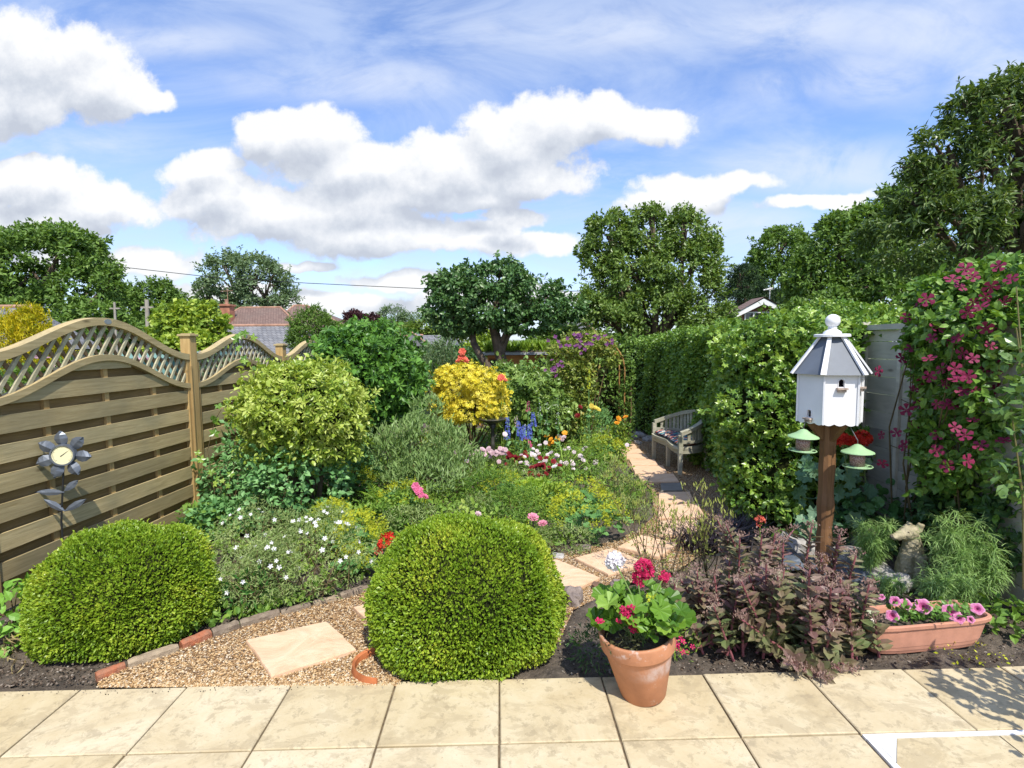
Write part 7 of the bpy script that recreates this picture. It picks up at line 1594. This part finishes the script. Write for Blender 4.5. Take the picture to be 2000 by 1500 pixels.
# poppies with grey-green leaves behind the dovecote
pop = thing('peony_poppy', 'grey green poppies with three red blooms behind the dovecote post', 'plant', gp(1665, 4.1))
for (x, y, r_) in ((1645, 858, .04), (1662, 862, .032), (1686, 856, .055)): ball_head(pop, at(x, y, 4.05), r_, int(30+r_*700), F_RED, .045)
mb = MB(); 
for (x, y) in ((1645, 862), (1662, 865), (1686, 862), (1590, 940), (1630, 930)): e = at(x, y, 4.08); g = np.array(pop.location)+[rng.normal()*.05, 0, 0]; mb.tube([g, (g+e)/2+[.02, 0, 0], e], [.006, .005, .003], 6)
mb.obj('stems', M_GRY, pop, world=True); mb = MB(); n = 120; P = np.array([at(rng.uniform(1560, 1690), rng.uniform(900, 1080), rng.uniform(3.9, 4.3)) for _ in range(n)]); mb.inst(T_round(7, 21, .3, .12), P, rvec(n), unit(TOCAM(P)+rvec(n)*.6+[0, 0, .5]), .11*rng.uniform(.6, 1.2, n), rng.random(n)); mb.obj('foliage', leafmat('poppy_leaf', [(0.087, 0.189, 0.087),(0.145, 0.261, 0.145),(0.232, 0.362, 0.217)], .2, .5), pop, world=True)
heads('small orange bloom low between hedge and dovecote post', 'nasturtium', 1598, 1010, [(1597,930),(1690,985),(1660,1000)], None, .06, F_CORAL, [(FL5, 0, 1, 0)], nl=20)
clump('nasturtium_leaves', 'round green leaves at the foot of the grey fence', 'plant', 1710, 1075, 130, 110, 200, .075, leafmat('nasturtium_leaf', [(0.058, 0.16, 0.0435),(0.116, 0.261, 0.0725)], .25), T_round(5, 16, .02, .05), stems=8)
# feathery plants
M_FEA = leafmat('feathery_leaf', [(.15,.28,.06),(.24,.40,.11),(.34,.50,.18),(.48,.6,.24)] or [(0.145, 0.29, 0.0725), (0.232, 0.42, 0.116), (0.348, 0.551, 0.189), (0.522, 0.667, 0.232)], .3, .5, .3)
def feathery(label, px, py, top, wd, nst, Y=None):
    g = gnd(px, py) if Y is None else gp(px, Y); k = g[1]/F; root = thing('cosmos', label, 'plant', g, 'feathery leaved plants around the statue'); ms = MB(); mb = MB()
    for i in range(nst):
        e = g+np.array([(rng.random()*2-1)*wd*k*.5, rng.normal()*wd*k*.2, (py-top)*k*rng.uniform(.45, 1.0)]); ms.tube([g+rng.normal(size=3)*[.03, .03, 0], (g+e)/2, e], [.005, .004, .002], 5)
        for j in range(7):
            p = g+(e-g)*rng.uniform(.35, 1.0); m = 16; P = np.tile(p, (m, 1))+rng.normal(size=(m, 3))*.006; D = unit(rvec(m)*[1, 1, .6]+[0, 0, .25])
            mb.inst(T_blade(.055, .5, 3), P, D, unit(rvec(m)*.4+[0, 0, 1.]), .085*rng.uniform(.5, 1.2, m), rng.random(m))
            q = P+D*.045; D2 = unit(D+rvec(m)*.8); mb.inst(T_blade(.07, .5, 3), q, D2, unit(rvec(m)*.4+[0, 0, 1.]), .05*rng.uniform(.5, 1.1, m), rng.random(m))
    ms.obj('stems', M_FEA, root, world=True); mb.obj('foliage', M_FEA, root, world=True)
feathery('feathery green plant left of the animal statue', 1700, 1128, 1008, 70, 15); feathery('tallest feathery green plant right of the animal statue', 1868, 1170, 985, 105, 26); feathery('feathery green plant in the lower right beside the trough', 1900, 1190, 1040, 130, 20); feathery('feathery green plant at the right picture edge', 1980, 1170, 1000, 120, 24); feathery('low feathery shoots in front of the statue', 1735, 1165, 1115, 40, 4)
feathery('low feathery growth behind the trough', 1830, 1195, 1100, 110, 14)
mass('shrub', 'dark shaded shrub under the clematis behind the feathery plants', 'shrub', [PB(1900,1010,90,70,3.5,.2),PB(1990,1040,80,90,3.2,.2),PB(1830,1010,50,50,3.7,.15)], 4200, .06, M_DK, tmpl=OVAL, core=False)
clump('weed', 'small leafy weeds along the patio edge right of the trough', 'plant', 1985, 1240, 90, 60, 160, .05, M_LOW, OVAL)
clump('weed', 'tiny chartreuse seedlings in front of the trough', 'plant', 1900, 1290, 120, 16, 120, .018, M_CHT, LEAF)
# unseen shrub and pot added beyond the right edge to shade the patio corner
c_ = np.array([2.5, 1.66, .62]); ps = mass('added_shade_shrub', 'unseen leafy potted shrub added outside the right edge to shade the slabs', 'shrub', [(c_, np.array([.30, .26, .34])), (c_+[-.1, .1, .2], np.array([.2, .2, .2]))], 700, .05, M_LOW, tmpl=OVAL, core=False, stems=10, base=(2.5, 1.66, .0))
mb = MB(); mb.lathe([(0, .003), (.12, .003), (.17, .27), (.18, .27), (.18, .31), (.16, .31), (.15, .27), (0, .27)], 32); mb.obj('pot', TC, ps)
# little plants by the pot
clump('candytuft', 'small dark green tufted plant left of the clay pot', 'plant', 1165, 1312, 90, 80, 420, .03, M_DK, LEAFN, up=.3, out=.9)
root, c, r = clump('snapdragon', 'small bright green plant with crimson flowers right of the clay pot', 'plant', 1335, 1290, 60, 55, 160, .032, M_LOW, LEAFN, up=.3); P = np.array([at(1330+rng.normal()*14, 1256+rng.normal()*6, c[1]-.04) for _ in range(12)]); flowers_on(root, P, bl(P), SINGLE5, .03, F_CRIM)

# ---- geranium in the clay pot
M_GER = leafmat('geranium_leaf', [(.07,.17,.018),(.12,.25,.025),(.18,.34,.04),(.27,.43,.07)] or [(0.101, 0.246, 0.0224), (0.168, 0.347, 0.0336), (0.258, 0.47, 0.056), (0.37, 0.582, 0.101)], .32, .42, .4, .1)
ge = thing('geranium', 'potted geranium with fresh green scalloped leaves, crimson and white blooms', 'plant', potw(0, 0, HP-.04))
def geran():
    n = 78; cen = potw(.035, -.005, HP+.055); d = rvec(n*4); d = d[d[:, 2] > -.35][:n]; R0 = np.array([.20, .17, .125]); P = cen+d*R0*rng.uniform(.55, 1.0, (n, 1))
    for i in range(n):       # keep clear of the near-left where the trailing flowers are
        if P[i, 0] < cen[0]-.03 and P[i, 1] < cen[1]-.02 and P[i, 2] < cen[2]+.02: P[i] += [.05, .12, .05]
    mb = MB(); Nn = unit(d*.9+[-.1, -.35, .75]+rvec(n)*.25); D = unit(d*[1, 1, -.2]+rvec(n)*.4)
    tv, tf = T_round(7, 35, .13, .22)
    # crease the lobes
    for i in range(1, len(tv)): a = i/35*2*math.pi; tv[i, 2] += .05*math.cos(a*7)
    mid = tv.copy()
    mb.inst((tv, tf), P-D*.03, D, Nn, .098*rng.uniform(.6, 1.15, n), rng.random(n)); mb.obj('foliage', M_GER, ge, world=True)
    mb = MB(); b0 = potw(0, 0, HP-.05)
    for p in P[::2]: mb.tube([b0+rng.normal(size=3)*[.03, .03, 0], (b0+p)/2+[0, 0, .02], p], .003, 5)
    for (x, y) in ((1245, 1125), (1205, 1105), (1295, 1130)): p = at(x, y, pb[1]); mb.tube([cen, (cen+p)/2, p], .0035, 6)
    mb.obj('stems', leafmat('ger_stem', [(.16,.26,.06),(.22,.32,.1)], 0), ge, world=True)
    for (x, y, R_h, m) in ((1258, 1112, .042, 60), (1248, 1130, .03, 26), (1298, 1127, .022, 20)): ball_head(ge, at(x, y, pb[1]+.02), R_h, m, F_CRIM, .030)
    ball_head(ge, at(1201, 1097, pb[1]+.05), .036, 120, F_WHITE, .034, 'white_flower_head')
    mb = MB(); q = at(1268, 1172, pb[1]-.12); P = q+rng.normal(size=(14, 3))*.011; mb.inst(T_leaf(.5), P, unit(rvec(14)+[0, 0, 1.]), rvec(14), .018, rng.random(14)); mb.obj('bud_cluster', M_CHT, ge, world=True)
geran()
lo_ = thing('trailing_flowers', 'dark leaved trailing plant with crimson flowers at the near left rim of the clay pot', 'plant', potw(-.06, -.08, HP-.04)); mb = MB(); n = 170; P = potw(-.06, -.09, HP+.0)+rng.normal(size=(n, 3))*[.045, .03, .022]; leaves(mb, P, rvec(n), .022, LEAFN); mb.obj('foliage', leafmat('dark_bronze_leaf', [(0.0725, 0.0653, 0.029),(0.131, 0.145, 0.058)], .15), lo_, world=True)
P = np.concatenate([np.array([at(1220+rng.normal()*10, 1205+rng.normal()*12, pb[1]-.13) for _ in range(14)]), np.array([at(1235+rng.normal()*6, 1225+rng.normal()*7, pb[1]-.155) for _ in range(7)]), np.array([at(1170+rng.normal()*3, 1214, pb[1]-.1) for _ in range(2)])]); flowers_on(lo_, P, bl(P), [(T_flower(5, .8, .25), 0, 1, 0), (T_flower(3, .8, .3), .04, .7, .5)], .030, F_CRIM)

# ---- petunias in the trough
pe = thing('petunias', 'pink petunias with dark throats growing in the trough planter', 'plant', (TR.location[0], TR.location[1], TR.location[2]+TH_-.03)); Yt = TR.location[1]
mb = MB(); n = 420; x = rng.uniform(1740, 1895, n); P = np.array([at(a, 1200+rng.normal()*11, Yt+rng.normal()*.05) for a in x]); P[:, 2] = np.maximum(P[:, 2], TR.location[2]+TH_-.025); leaves(mb, P, rvec(n)*[1, 1, .4]+[0, 0, .4], .03, OVAL); mb.obj('foliage', leafmat('petunia_leaf', [(0.0725, 0.174, 0.029),(0.131, 0.275, 0.0508),(0.217, 0.392, 0.087)], .3), pe, world=True)
def petunia(px, py, s_, Yo, tilt):
    p = at(px, py, Yo); nrm = unit(TOCAM(p[None])[0]*1.0+np.array(tilt)); M = np.array(Vector(nrm).to_track_quat('Z', 'Y').to_matrix()); k = 30; mb = MB(); rings = []
    for r, z, w in ((.012, -.30, 0), (.10, -.10, 0), (.26, .02, .01), (.44, .05, .03), (.52, .02, .05)):
        for j in range(k): a = 2*math.pi*j/k; rr_ = r*(1+w*1.6*math.cos(5*a)); rings.append(p+M @ np.array([rr_*math.cos(a), rr_*math.sin(a), z+w*.8*math.sin(10*a)])*s_)
    fs = [(i*k+j, i*k+(j+1) % k, (i+1)*k+(j+1) % k, (i+1)*k+j) for i in range(4) for j in range(k)]; mb.V and None
    rn = np.repeat([0.9, .8, .5, .1], k); mb.faces(rings, fs, rn); mb.obj('bloom', PETM, pe, world=True, smooth=True)
PETM = leafmat('petunia_petal', [(.74, .36, .54), (.70, .26, .46), (.60, .14, .34), (.28, .02, .10)], .25, .6, .25, .0, tint=(1.1, .8, .95))
for (px, py, s_, dy, tl) in ((1743,1203,.058,-.09,(-.1,0,.1)),(1748,1174,.05,-.03,(-.4,0,.5)),(1769,1180,.058,-.03,(.2,0,.5)),(1803,1184,.075,-.03,(.1,0,.25)),(1857,1195,.075,-.06,(0,0,.2)),(1873,1208,.05,-.09,(.3,0,-.1)),(1909,1189,.058,-.02,(.1,0,.3)),(1896,1210,.035,-.09,(.3,0,0)),(1722,1166,.03,.0,(0,0,.3))): petunia(px, py, s_, Yt+dy, tl)
